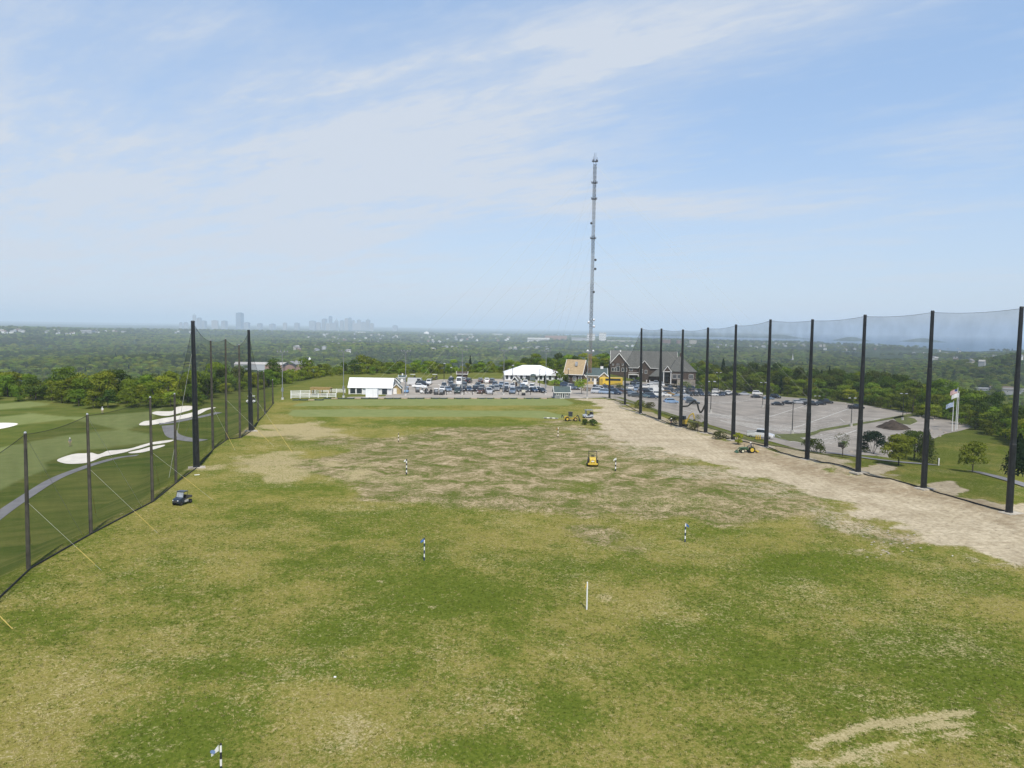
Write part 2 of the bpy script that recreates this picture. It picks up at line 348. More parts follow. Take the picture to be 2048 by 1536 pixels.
    # the bare ruts at the lower right
    for c in ([(1590,1500),(1640,1478),(1700,1458),(1756,1442),(1764,1450),(1712,1468),(1650,1488),(1600,1508)], [(1760,1446),(1830,1432),(1900,1424),(1946,1422),(1946,1431),(1890,1436),(1820,1446),(1766,1456)], [(1640,1530),(1690,1506),(1750,1488),(1830,1472),(1850,1478),(1780,1500),(1710,1520),(1660,1536)],
              [(1850,1476),(1930,1464),(2000,1454),(2070,1448),(2070,1454),(2000,1461),(1920,1470),(1850,1482)], [(1592,1518),(1640,1512),(1656,1530),(1610,1542),(1590,1534)], [(1700,1530),(1790,1508),(1850,1498),(1850,1503),(1790,1516),(1720,1536)], [(1800,1462),(1880,1448),(1960,1444),(1960,1449),(1880,1455),(1810,1468)]):
        RUTS.append(poly_world(c)); tan = np.maximum(tan, 1.15 * soft(RUTS[-1], x, y, 0.50, 0.6, 1.6))
    # mown teeing strips at the far end, rough left of them
    tee1 = [(592,822 - 14),(640,799),(1125,797),(1148,806),(1136,811),(700,811),(585,813)]
    tee2 = [(576,829),(585,820),(700,818),(1090,822),(1115,828),(1150,834),(1110,838),(1000,833),(590,833)]
    m_mown = np.maximum(soft(poly_world(tee1), x, y, 0.35), soft(poly_world(tee2), x, y, 0.35))
    # golf course left of the net
    course = sstep(0.5, 3.0, dl) * (y > 20)
    fair = [(-60,905),(60,884),(150,868),(240,858),(300,868),(302,884),(230,893),(150,902),(90,925),(95,938),(40,960),(-60,1010)]
    fair2 = [(-60,845),(60,826),(140,834),(220,830),(300,822),(330,812),(300,842),(250,862),(140,838),(60,846),(-60,868)]
    fair3 = [(-60,812),(60,803),(105,808),(60,815),(-60,826)]
    m_fair = np.zeros_like(x)
    for f in (fair, fair2, fair3): m_fair = np.maximum(m_fair, soft(poly_world(f), x, y, 0.5))
    m_fair *= course
    rightgrass = sstep(3, 6, dr) * (1 - m_soil)
    wild = sstep(0, 10, y - np.interp(1024 + FPX * x / y, ED_PX, ED_Y))
    lawn = sstep(-2, 2, y - 203)
    # assemble: A = (soil, straw/tan, lush, mown), B = (dry turf, worn mix, course, wild)
    tanm = np.clip(np.maximum(m_straw * 0.85, tan) * (1 - course), 0, 1)
    A = np.zeros((nv, 4), np.float32); B = np.zeros((nv, 4), np.float32)
    A[near, 0] = m_soil * (1 - course); A[near, 1] = tanm; A[near, 2] = np.clip(np.maximum(np.where(m_soil > .3, 0.8 * m_bank, lush * inrange), 0.45 * rightgrass), 0, 1); A[near, 3] = np.maximum(m_mown, m_fair * 0.8)
    B[near, 0] = np.clip(dry, 0, 1) * inrange + (1 - inrange) * (0.16 + 0.25 * lawn + 0.5 * fbm(x / 7, y / 7, 4)); B[near, 1] = m_worn * inrange; B[near, 2] = np.maximum(course, 0.6 * lawn); B[near, 3] = wild
    B[~near, 3] = 1.0
    for nm, arr in (('ma', A), ('mb', B)):
        at = me.attributes.new(nm, 'FLOAT_COLOR', 'POINT'); at.data.foreach_set('color', arr.ravel())
    return me

def ground_material():
    M = bpy.data.materials.new('ground'); M.use_nodes = True; nt = M.node_tree; N = nt.nodes.new; L = nt.links.new
    b = nt.nodes['Principled BSDF']; b.inputs['Roughness'].default_value = 0.9; b.inputs['Specular IOR Level'].default_value = 0.0
    tc = N('ShaderNodeTexCoord')
    def noise(sc, det=6, rough=0.6, dist=0.0, stretch=None):
        n = N('ShaderNodeTexNoise'); n.inputs['Scale'].default_value = sc; n.inputs['Detail'].default_value = det; n.inputs['Roughness'].default_value = rough; n.inputs['Distortion'].default_value = dist
        if stretch:
            mp = N('ShaderNodeMapping'); mp.inputs['Scale'].default_value = stretch; L(tc.outputs['Object'], mp.inputs[0]); L(mp.outputs[0], n.inputs['Vector'])
        else: L(tc.outputs['Object'], n.inputs['Vector'])
        return n.outputs['Fac']
    def mm(op, a, b_=None, clamp=False):
        n = N('ShaderNodeMath'); n.operation = op; n.use_clamp = clamp
        for i, v in enumerate((a, b_)):
            if v is None: continue
            if isinstance(v, (int, float)): n.inputs[i].default_value = v
            else: L(v, n.inputs[i])
        return n.outputs[0]
    def mr(v, a, b_, c=0.0, d=1.0):
        n = N('ShaderNodeMapRange'); n.inputs[1].default_value = a; n.inputs[2].default_value = b_; n.inputs[3].default_value = c; n.inputs[4].default_value = d; L(v, n.inputs[0]); return n.outputs[0]
    def mix(f, a, b_):
        n = N('ShaderNodeMix'); n.data_type = 'RGBA'
        if isinstance(f, (int, float)): n.inputs['Factor'].default_value = f
        else: L(f, n.inputs['Factor'])
        for s, v in (('A', a), ('B', b_)):
            if isinstance(v, tuple): n.inputs[s].default_value = (*v, 1)
            else: L(v, n.inputs[s])
        return n.outputs['Result']
    def att(nm):
        a = N('ShaderNodeAttribute'); a.attribute_name = nm; s = N('ShaderNodeSeparateColor'); L(a.outputs['Color'], s.inputs[0]); return s.outputs[0], s.outputs[1], s.outputs[2], a.outputs['Alpha']
    soil, tan, lush, mown = att('ma'); dry, worn, course, wild = att('mb')
    clump = noise(2.1, 5, 0.72); fine = noise(8.5, 4, 0.78); mid = noise(0.55, 6, 0.62); tuft = noise(4.6, 4, 0.66, 0.5)
    streak = noise(0.26, 11, 0.80, 0.6); blot = noise(1.0, 7, 0.7, 0.3)
    # turf, from dry yellow-green to lush green, broken by clumps
    k = mm('ADD', mr(clump, 0.32, 0.68, -0.46, 0.46), mr(fine, 0.32, 0.68, -0.44, 0.44))
    k = mm('ADD', k, mr(mid, 0.3, 0.7, -0.22, 0.22))
    dk = mr(mm('ADD', mm('SUBTRACT', dry, mm('MULTIPLY', lush, 1.0)), k), 0.0, 0.80)
    green = mix(mr(tuft, 0.33, 0.67), (0.066, 0.098, 0.012), (0.135, 0.162, 0.026))
    yellow = mix(mr(fine, 0.33, 0.67), (0.175, 0.162, 0.036), (0.290, 0.252, 0.078))
    turf = mix(dk, green, yellow)
    # worn parts: thatch, tan streaks and green tufts mixed
    wv = mm('ADD', mr(streak, 0.34, 0.66, -0.05, 0.95), mm('ADD', mr(clump, 0.3, 0.7, -0.22, 0.22), mr(fine, 0.3, 0.7, -0.25, 0.25)))
    wcol = mix(mr(wv, 0.22, 0.62), (0.092, 0.118, 0.024), (0.270, 0.212, 0.122))
    wcol = mix(mr(wv, 0.52, 0.9), wcol, (0.45, 0.365, 0.235))
    wcol = mix(mr(wv, 0.9, 1.2), wcol, (0.66, 0.56, 0.39))
    wf = mr(mm('ADD', mm('MULTIPLY', worn, 1.4), mm('SUBTRACT', mm('MULTIPLY', k, 0.9), mm('MULTIPLY', lush, 1.2))), 0.15, 0.95)
    c = mix(mm('MULTIPLY', wf, 0.94), turf, wcol)
    # dead straw showing the soil
    tcol = mix(mr(tuft, 0.3, 0.7), (0.235, 0.195, 0.085), (0.42, 0.355, 0.19)); tcol = mix(mr(fine, 0.45, 0.75), tcol, (0.54, 0.46, 0.28))
    tf = mr(mm('ADD', tan, mm('ADD', mr(tuft, 0.3, 0.7, -0.36, 0.36), mm('ADD', mr(fine, 0.3, 0.7, -0.32, 0.32), mr(blot, 0.3, 0.7, -0.25, 0.25)))), 0.34, 0.80)
    c = mix(mm('MULTIPLY', tf, 0.92), c, tcol)
    # mown turf and the course
    ccol = mix(mr(noise(0.16, 5, 0.6, 0.4, (0.5, 1.6, 1)), 0.35, 0.68), (0.072, 0.102, 0.018), (0.170, 0.168, 0.046))
    ccol = mix(mr(noise(5, 4), 0.25, 0.75), ccol, mix(0.5, ccol, (0.05, 0.085, 0.02)))
    c = mix(course, c, ccol)
    mcol = mix(mr(noise(0.4, 4), 0.3, 0.7), (0.170, 0.205, 0.075), (0.215, 0.240, 0.095))
    c = mix(mown, c, mcol)
    # bare soil with stones, tracks and darker damp parts
    scol = mix(mr(noise(0.22, 9, 0.66, 0.4), 0.34, 0.64), (0.43, 0.365, 0.25), (0.62, 0.54, 0.39))
    rt = N('ShaderNodeTexNoise'); rt.inputs['Scale'].default_value = 1.0; rt.inputs['Detail'].default_value = 5; rt.inputs['Roughness'].default_value = 0.62; rm = N('ShaderNodeMapping'); rm.inputs['Rotation'].default_value = (0, 0, R(-17)); rm.inputs['Scale'].default_value = (1.9, 0.07, 1); L(tc.outputs['Object'], rm.inputs[0]); L(rm.outputs[0], rt.inputs['Vector'])
    scol = mix(mr(rt.outputs['Fac'], 0.36, 0.50, 0.20, 0.0), scol, (0.24, 0.185, 0.115))
    scol = mix(mr(rt.outputs['Fac'], 0.56, 0.70, 0.0, 0.22), scol, (0.62, 0.53, 0.38))
    scol = mix(mm('MULTIPLY', lush, mr(noise(0.9, 7, 0.7), 0.3, 0.6)), scol, (0.27, 0.205, 0.125))
    scol = mix(mr(noise(1.7, 8, 0.76), 0.36, 0.60), mix(0.62, scol, (0.2, 0.155, 0.10)), scol)
    vo = N('ShaderNodeTexVoronoi'); vo.inputs['Scale'].default_value = 1.5; L(tc.outputs['Object'], vo.inputs['Vector'])
    stone = mr(vo.outputs['Distance'], 0.05, 0.10, 1.0, 0.0)
    scol = mix(mm('MULTIPLY', stone, 0.5), scol, (0.55, 0.51, 0.44))
    vo2 = N('ShaderNodeTexVoronoi'); vo2.inputs['Scale'].default_value = 0.9; mp = N('ShaderNodeMapping'); mp.inputs['Location'].default_value = (3.7, 1.2, 0); L(tc.outputs['Object'], mp.inputs[0]); L(mp.outputs[0], vo2.inputs['Vector'])
    scol = mix(mr(vo2.outputs['Distance'], 0.07, 0.13, 0.75, 0.0), scol, (0.12, 0.10, 0.07))
    sf = mr(mm('ADD', soil, mm('ADD', mm('MULTIPLY', k, 0.45), mr(blot, 0.3, 0.7, -0.22, 0.22))), 0.28, 0.72)
    c = mix(sf, c, scol)
    # wild ground under and between the far woods
    far = mix(mr(noise(0.012, 8, 0.66), 0.36, 0.62), (0.018, 0.036, 0.012), (0.050, 0.075, 0.026))
    far = mix(mr(noise(0.0035, 6, 0.6), 0.60, 0.70), far, (0.12, 0.115, 0.075))
    c = mix(wild, c, far)
    L(c, b.inputs['Base Color'])
    bp = N('ShaderNodeBump'); bp.inputs['Strength'].default_value = 0.55; bp.inputs['Distance'].default_value = 0.10
    hgt = mm('ADD', mm('MULTIPLY', clump, 0.8), mm('ADD', mm('MULTIPLY', fine, 0.5), mm('MULTIPLY', noise(1.3, 7, 0.72), mm('MULTIPLY', soil, 5.0))))
    hgt = mm('MULTIPLY', hgt, mr(mm('MAXIMUM', mown, wild), 0, 1, 1.0, 0.1)); L(hgt, bp.inputs['Height']); L(bp.outputs[0], b.inputs['Normal'])
    return M
ground = link('ground', build_ground(), ground_material()); tag(ground, kind='structure')

# sea and harbour
def sea_obj():
    mb = MB(); n = 48; ring = [(45000 * math.sin(a), 45000 * math.cos(a), SEA) for a in np.linspace(-R(80), R(80), n)]
    mb.add([(0, 1500, SEA)] + ring, [(0, i + 1, i) for i in range(1, n)])
    M = mat('sea', (0.028, 0.10, 0.20), 0.35, var=0.05, scale=0.004, bump=0.25, bscale=0.02)
    o = mb.build('sea', M); tag(o, kind='structure'); return o
sea_obj()

# sheets that lie on the ground (sand, asphalt, paths), each a little above it
def drape(name, pts, m, lift=0.05, step=2.5, smooth=True, world=False, parent=None):
    P = np.array(pts, float) if world else poly_world(pts)
    if smooth:                                                   # closed Catmull-Rom
        Q = []; n = len(P)
        for i in range(n):
            p0, p1, p2, p3 = P[i - 1], P[i], P[(i + 1) % n], P[(i + 2) % n]
            for t in (0, .25, .5, .75):
                Q.append(0.5 * ((2 * p1) + (-p0 + p2) * t + (2 * p0 - 5 * p1 + 4 * p2 - p3) * t * t + (-p0 + 3 * p1 - 3 * p2 + p3) * t ** 3))
        P = np.array(Q)
    bm = bmesh.new(); vs = [bm.verts.new((a, b, 0)) for a, b in P]; f = bm.faces.new(vs)
    bmesh.ops.triangulate(bm, faces=[f])
    for _ in range(7):
        es = [e for e in bm.edges if e.calc_length() > step]
        if not es or len(bm.faces) > 30000: break
        bmesh.ops.subdivide_edges(bm, edges=es, cuts=1); bmesh.ops.triangulate(bm, faces=bm.faces)
    co = np.array([v.co[:2] for v in bm.verts]); z = height(co[:, 0], co[:, 1])
    for v, zz in zip(bm.verts, z): v.co.z = zz + lift
    bmesh.ops.recalc_face_normals(bm, faces=bm.faces)
    if sum(f.normal.z for f in bm.faces) < 0: bmesh.ops.reverse_faces(bm, faces=bm.faces)
    me = bpy.data.meshes.new(name); bm.to_mesh(me); bm.free()
    for p in me.polygons: p.use_smooth = True
    return link(name, me, m, parent)
def ribbon(name, pts, w, m, lift=0.05, world=False, step=1.5):
    P = [Vector((a, b)) for a, b in (pts if world else poly_world(pts))]; L_ = []
    n = len(P)
    for i in range(n - 1):
        p0, p1, p2, p3 = P[max(i - 1, 0)], P[i], P[i + 1], P[min(i + 2, n - 1)]; k = max(2, int((p2 - p1).length / step))
        for j in range(k):
            t = j / k; L_.append(0.5 * ((2 * p1) + (p2 - p0) * t + (2 * p0 - 5 * p1 + 4 * p2 - p3) * t * t + (3 * p1 - p0 - 3 * p2 + p3) * t ** 3))
    L_.append(P[-1]); mb = MB(); vs = []
    for i, p in enumerate(L_):
        d = (L_[min(i + 1, len(L_) - 1)] - L_[max(i - 1, 0)]).normalized(); nrm = Vector((-d.y, d.x))
        for s in (0.5, 0.17, -0.17, -0.5):
            q = p + nrm * w * s; vs.append((q.x, q.y, H(q.x, q.y) + lift))
    mb.add(vs, [(i * 4 + j, i * 4 + j + 1, i * 4 + j + 5, i * 4 + j + 4) for i in range(len(L_) - 1) for j in range(3)])
    return mb.build(name, m, smooth=True)
M_SAND = mat('bunker_sand', (0.82, 0.77, 0.68), 0.9, var=0.04, scale=0.6, bump=0.2, bscale=3)
M_ASPH = mat('asphalt', (0.345, 0.31, 0.265), 0.9, var=0.13, scale=0.12, bump=0.1, bscale=30)
M_PATH = mat('path_asphalt', (0.215, 0.212, 0.215), 0.9, var=0.08, scale=0.5)
M_LINE = mat('road_paint', (0.74, 0.72, 0.66), 0.7, var=0.14, scale=1.3)
M_CURB = mat('kerb_concrete', (0.47, 0.45, 0.41), 0.85, var=0.1, scale=1.0)
def sheet(name, pts, m, **k): o = drape(name, pts, m, **k); tag(o, kind='structure'); return o
for i, b in enumerate([
    [(114,921),(128,914),(150,908),(172,907),(184,906),(196,909),(206,906),(216,902),(240,900),(262,897),(285,890),(305,885),(325,882),(347,880),(340,884),(318,888),(302,890),(283,896),(262,901),(250,905),(230,909),(205,914),(178,925),(150,928),(128,927)],
    [(258,905),(280,900),(302,894),(328,890),(327,893),(308,899),(285,905),(262,907)],
    [(304,827),(312,823),(330,823),(346,822),(352,815),(370,812),(386,813),(384,819),(368,824),(350,829),(335,832),(318,831)],
    [(278,850),(288,843),(305,841),(325,837),(345,834),(370,829),(392,823),(405,818),(425,815),(431,816),(415,820),(400,828),(380,835),(350,841),(330,846),(310,849),(295,851)],
    [(-40,848),(0,846),(34,847),(28,852),(0,858),(-40,862)]]):
    sheet('sand_bunker', b, M_SAND, step=3)
for pts, w in (([(-80,1085),(-30,1052),(20,1015),(65,985),(110,958),(160,938),(200,925),(240,915),(275,911)], 1.9), ([(318,848),(345,845),(380,838),(410,832),(438,825)], 2.0), ([(336,851),(340,862),(348,872),(375,879),(405,882)], 2.6)):
    tag(ribbon('cart_path', pts, w, M_PATH), kind='structure')
# ---- asphalt: the road behind the tees, the lot before the tent, the big lot at the right
road = [(690,796),(1100,796),(1160,797),(1215,795),(1262,806),(1330,824),(1420,850),(1500,872),(1600,900),(1650,908),(1700,910),(1750,912),(1790,905),(1850,905),(1862,880),(1890,868),(1920,862),(1945,855),(1935,846),(1900,840),(1850,830),(1800,822),(1760,815),(1700,806),(1640,800),(1560,793),(1480,786),(1420,785),(1400,768),(1330,762),(1250,762),(1180,764),(1140,774),(1100,772),(1060,762),(1030,757),(980,757),(920,759),(880,759),(850,764),(800,764),(775,772),(780,782),(770,793),(700,794)]
sheet('parking_lot', road, M_ASPH, lift=0.05, step=3.2, smooth=False)
grass_m = mat('verge_grass', (0.125, 0.140, 0.032), 0.95, var=0.25, scale=0.8)
# islands of grass with kerbs in the lots
def island(pts, h=0.14):
    P = poly_world(pts); o = drape('kerb_island', P, M_CURB, lift=h, step=3, smooth=False, world=True); tag(o, kind='structure')
    bm = bmesh.new(); bm.from_mesh(o.data); r = bmesh.ops.extrude_edge_only(bm, edges=[e for e in bm.edges if e.is_boundary])
    for v in r['geom']:
        if isinstance(v, bmesh.types.BMVert): v.co.z -= h + .1
    bm.to_mesh(o.data); bm.free()
    c = P.mean(0); Q = c + (P - c) * 0.985
    g = drape('grass_strip', Q, grass_m, lift=h + 0.02, step=3, smooth=False, world=True); tag(g, kind='structure')
island([(1545,868),(1585,868),(1640,859),(1750,841),(1830,826),(1850,830),(1800,836),(1720,850),(1640,864),(1600,876),(1560,876)])
island([(1545,868),(1560,876),(1600,876),(1618,884),(1625,888),(1580,884),(1550,876)])
island([(1785,836),(1800,832),(1830,838),(1836,844),(1820,851),(1798,848)])
def verge(pts, w): tag(ribbon('grass_verge', pts, w, grass_m, lift=0.10), kind='structure')
verge([(1238,795),(1290,813),(1340,830),(1390,846),(1440,861),(1500,880),(1560,893)], 1.6)
verge([(1560,893),(1640,908),(1700,916)], 1.0)
verge([(984,757),(1012,758),(1030,756)], 3.0)
tag(ribbon('footpath', [(1650,905),(1690,910),(1740,918),(1800,925),(1840,928),(1874,931)], 1.9, M_PATH, lift=0.12), kind='structure')
tag(ribbon('footpath', [(1946,943),(1972,949),(2010,959),(2090,985)], 1.9, M_PATH, lift=0.12), kind='structure')
tag(ribbon('footpath', [(1030,764),(1048,766),(1062,772)], 2.2, M_CURB, lift=0.07), kind='structure')
# painted bays of the big lot
def stall_lines():
    mb = MB()
    def seg(a, b, w=0.32):
        a = Vector(a); b = Vector(b); d = (b - a).normalized(); n = Vector((-d.y, d.x)) * w / 2
        k = max(1, int((b - a).length / 2.5)); P = [a + (b - a) * (i / k) for i in range(k + 1)]; zs = height(np.array([q.x for q in P]), np.array([q.y for q in P])) + .09
        for i in range(k): mb.add([(*(P[i] + n), zs[i]), (*(P[i] - n), zs[i]), (*(P[i + 1] - n), zs[i + 1]), (*(P[i + 1] + n), zs[i + 1])], [(0, 1, 2, 3)])
    g = lambda p: Vector(T(*p)[:2])
    def rows(p0, p1, n, dep, both=True):
        a, b = g(p0), g(p1); d = (b - a); u = d.normalized(); nn = Vector((-u.y, u.x)); seg(a, b)
        for i in range(n + 1):
            q = a + d * (i / n); seg(q - nn * (dep if both else 0), q + nn * dep)
    rows((1478,850), (1700,817), 26, 4.6); rows((1400,828), (1640,802), 26, 4.6)
    rows((1600,866), (1760,838), 20, 4.8, False); rows((1618,880), (1720,858), 12, 4.4)
    rows((880,771), (1075,771), 26, 4.6); rows((880,787), (1060,787), 24, 4.4, False); rows((1380,802), (1560,792), 20, 4.6, False)
    for a, b in (((1680,838),(1690,845)), ((1440,842),(1470,850)), ((1340,812),(1365,815)), ((1770,842),(1855,846))): seg(g(a), g(b), 0.2)
    for k in range(10):
        t0, t1 = k / 10 * math.pi, (k + 1) / 10 * math.pi; c = g((1665,872)); seg(c + Vector((math.cos(t0 + 1.2) * 3, math.sin(t0 + 1.2) * 3)), c + Vector((math.cos(t1 + 1.2) * 3, math.sin(t1 + 1.2) * 3)), 0.2)
    o = mb.build('bay_markings', M_LINE); tag(o, kind='structure')
stall_lines()

def blade_mesh(name, c1, c2, seed):
    M = mat(name, c1, 0.8, var=0.1, scale=4, col2=c2, rnd=0.25, spec=0.1); rng = np.random.default_rng(seed); mb = MB()
    for k in range(9):
        a = rng.uniform(0, 6.28); r = rng.uniform(0, .10); x, y = r * math.cos(a), r * math.sin(a); h = rng.uniform(.03, .062); lx, ly = rng.uniform(-.06, .06, 2); w = .012; b = rng.uniform(0, 3.14); wx, wy = w * math.cos(b), w * math.sin(b)
        mb.add([(x - wx, y - wy, -.01), (x + wx, y + wy, -.01), (x + wx * .6 + lx * .5, y + wy * .6 + ly * .5, h * .7), (x + lx, y + ly, h), (x - wx * .6 + lx * .5, y - wy * .6 + ly * .5, h * .7)], [(0, 1, 2, 3, 4)])
    return mb.mesh(name, M)
def grass_tufts():
    """tufts standing in the near turf; one countless mass"""
    rng = np.random.default_rng(8); n = 100000; a = rng.uniform(-.62, .62, n); r = np.sqrt(rng.uniform(28 ** 2, 92 ** 2, n)); x, y = r * np.sin(a), r * np.cos(a)
    keep = (x > left_x(y) + .8) & (x < right_x(y) - 8) & (sdist(SOIL_W, x, y) < -1.2 + 4 * fbm(x / 3.5, y / 3.5, 3)) & (rng.random(n) < np.clip(1.6 - r / 75, .15, 1))
    for q in RUTS: keep &= sdist(q, x, y) < -.1
    x, y = x[keep], y[keep]; n = len(x); z = height(x, y)
    dry = .54 + .75 * fbm(x / 8, y / 8, 5) + .5 * fbm(x / 2.2, y / 2.2, 3) + rng.normal(0, .22, n); kind = np.where(dry > .52, np.where(rng.random(n) < .55, 1, 2), 0)
    me = bpy.data.meshes.new('grass_tufts'); me.vertices.add(n); me.vertices.foreach_set('co', np.stack([x, y, z], 1).astype(np.float32).ravel())
    for nm, tp, arr in (('tkind', 'INT', kind.astype(np.int32)), ('tscale', 'FLOAT', rng.uniform(.6, 1.5, n).astype(np.float32)), ('trot', 'FLOAT_VECTOR', np.stack([np.zeros(n), np.zeros(n), rng.uniform(0, 6.28, n)], 1).astype(np.float32).ravel())):
        at = me.attributes.new(nm, tp, 'POINT'); at.data.foreach_set('vector' if tp == 'FLOAT_VECTOR' else 'value', arr)
    o = link('grass_tufts', me); tag(o, 'short green and straw coloured tufts in the near turf', 'grass', None, 'stuff')
    P = [blade_mesh('green_blades', (.135, .175, .028), (.085, .115, .016), 1), blade_mesh('straw_blades', (.46, .40, .20), (.30, .255, .10), 2), blade_mesh('olive_blades', (.25, .24, .06), (.16, .16, .036), 3)]
    ng = bpy.data.node_groups.new('grass_tufts', 'GeometryNodeTree'); ng.interface.new_socket('Geometry', in_out='INPUT', socket_type='NodeSocketGeometry'); ng.interface.new_socket('Geometry', in_out='OUTPUT', socket_type='NodeSocketGeometry')
    N = ng.nodes.new; L = ng.links.new; gi, go, jn = N('NodeGroupInput'), N('NodeGroupOutput'), N('GeometryNodeJoinGeometry')
    def na(nm, tp): q = N('GeometryNodeInputNamedAttribute'); q.data_type = tp; q.inputs['Name'].default_value = nm; return q.outputs['Attribute']
    k, sc_, ro = na('tkind', 'INT'), na('tscale', 'FLOAT'), na('trot', 'FLOAT_VECTOR')
    for i in range(3):
        src = bpy.data.objects.new('tuft', P[i]); oi = N('GeometryNodeObjectInfo'); oi.transform_space = 'ORIGINAL'; oi.inputs['Object'].default_value = src; oi.inputs['As Instance'].default_value = True
        c = N('FunctionNodeCompare'); c.data_type = 'INT'; c.operation = 'EQUAL'; L(k, c.inputs[2]); c.inputs[3].default_value = i
        ip = N('GeometryNodeInstanceOnPoints'); L(gi.outputs[0], ip.inputs['Points']); L(c.outputs[0], ip.inputs['Selection']); L(oi.outputs['Geometry'], ip.inputs['Instance']); L(ro, ip.inputs['Rotation']); L(sc_, ip.inputs['Scale']); L(ip.outputs[0], jn.inputs[0])
    L(jn.outputs[0], go.inputs[0]); md = o.modifiers.new('grass_tufts', 'NODES'); md.node_group = ng
grass_tufts()
# ------------------------------------------------------------------ net poles and nets
M_BLACK = mat('black_steel', (0.012, 0.013, 0.014), 0.45, var=0.3, scale=2.0, spec=0.5)
M_WOOD = mat('weathered_wood', (0.085, 0.076, 0.058), 0.9, var=0.22, scale=1.2, bump=0.3, bscale=12)
M_CONC = mat('pale_concrete', (0.52, 0.50, 0.46), 0.85, var=0.10, scale=1.0)
M_GALV = mat('galvanised_steel', (0.46, 0.47, 0.48), 0.45, 0.3, var=0.1, scale=2)
M_WIRE = mat('steel_wire', (0.42, 0.43, 0.36), 0.6, var=0.05)
M_LAMPG = mat('dull_grey_steel', (0.24, 0.25, 0.26), 0.6, 0.1, var=0.1)
M_YEL = mat('yellow_guard', (0.50, 0.38, 0.09), 0.6, var=0.06)
M_WHITE = mat('white_paint', (0.80, 0.80, 0.78), 0.5, var=0.04, scale=2)
def net_mat(name, opac):
    M = bpy.data.materials.new(name); M.use_nodes = True; nt = M.node_tree; N = nt.nodes.new; L = nt.links.new; nt.nodes.remove(nt.nodes['Principled BSDF'])
    out = nt.nodes['Material Output']; mx = N('ShaderNodeMixShader'); tr = N('ShaderNodeBsdfTransparent'); df = N('ShaderNodeBsdfDiffuse'); df.inputs[0].default_value = (0.05, 0.052, 0.05, 1)
    tc = N('ShaderNodeTexCoord'); no = N('ShaderNodeTexNoise'); no.inputs['Scale'].default_value = 0.35; no.inputs['Detail'].default_value = 4; L(tc.outputs['Object'], no.inputs['Vector'])
    mr = N('ShaderNodeMapRange'); mr.inputs[1].default_value = 0.3; mr.inputs[2].default_value = 0.7; mr.inputs[3].default_value = opac * 0.8; mr.inputs[4].default_value = opac * 1.2; L(no.outputs['Fac'], mr.inputs[0])
    L(mr.outputs[0], mx.inputs[0]); L(tr.outputs[0], mx.inputs[1]); L(df.outputs[0], mx.inputs[2]); L(mx.outputs[0], out.inputs[0]); return M
M_NETR = net_mat('net_mesh', 0.25); M_NETL = net_mat('net_mesh_dense', 0.27)
M_NETB = mat('bunched_net_and_shadow', (0.022, 0.024, 0.022), 0.9, var=0.3)  # bunched net and cable; also colours the strip standing for the net's shadow

def pole(px, py, tx, ty, black, label, r0=None, group=None, z=None):
    p = T(px, py); h = top_z(p, tx, ty) if z is None else z
    e = empty('net_pole', p, 0, label, 'pole', group)
    r = r0 or (0.36 if black else 0.24)
    d = ray(tx, ty); k = math.hypot(p.x, p.y) / math.hypot(d.x, d.y)
    lx = max(-0.5, min(0.5, d.x * k - p.x)); n = 12
    mb = MB()
    if black:
        segs = [(0, r * 1.28), (0.25, r * 1.1), (h * .34, r * 1.0), (h * .342, r * .9), (h * .68, r * .82), (h * .682, r * .74), (h, r * .62)]
    else: segs = [(0, r * 1.15), (h * .5, r), (h, r * .78)]
    for (za, ra), (zb, rb) in zip(segs[:-1], segs[1:]): mb.cyl((lx * za / h, 0, za), (lx * zb / h, 0, zb), ra, rb, n)
    mb.build('shaft', M_BLACK if black else M_WOOD, e, smooth=False)
    c = MB(); c.cyl((lx, 0, h), (lx, 0, h + .12), r * .7, r * .5, n); c.build('cap', M_BLACK if black else M_GALV, e)
    if black:
        b = MB(); b.box((0.1, -0.15, 0.0), (2.2, 1.5, 0.2), 0.4); b.build('footing', mat('dusty_concrete', (.44, .40, .33), .9, var=.15, scale=2), e)
    return e, p, h, lx
ORD = ['first', 'second', 'third', 'fourth', 'fifth', 'sixth', 'seventh', 'eighth', 'ninth', 'tenth', 'eleventh', 'twelfth', 'thirteenth', 'fourteenth', 'fifteenth', 'sixteenth', 'seventeenth', 'eighteenth', 'nineteenth', 'twentieth'] + ['%dth' % i if i % 10 not in (1, 2, 3) else '%d%s' % (i, {1: 'st', 2: 'nd', 3: 'rd'}[i % 10]) for i in range(21, 60)]
RP = [(2018,1026,2043,615),(1847,977,1865,623),(1716,945,1730,631),(1614,919,1625,640),(1532,894,1541,640),(1466,880,1472,650),(1411,866,1416,656),(1361,855,1366,660),(1319,840,1323,658),(1281,827,1283,657),(1250,810,1250,726),(1219,797,1219,722)]
Rp = []
for i, (a, b, c, d) in enumerate(RP):
    lab = f'tall black steel net pole, {ORD[i]} from the right along the bare soil strip' if i < 10 else f'short black net pole at the far corner of the soil strip, {"nearer" if i == 10 else "farther"} of two'
    Rp.append(pole(a, b, c, d, True, lab, 0.34 if i < 10 else 0.27, 'black poles of the right net'))
LP = [(57,1138,51,866,0),(182,1067,174,829,0),(305,1003,300,795,0),(352,965,349,788,0),(393,935,385,643,1),(426,898,421,681,0),(453,879,451,678,0),(480,876,478,690,0),(502,862,497,661,1),(516,842,516,742,0),(530,827,527,743,0),(546,807,545,760,0)]
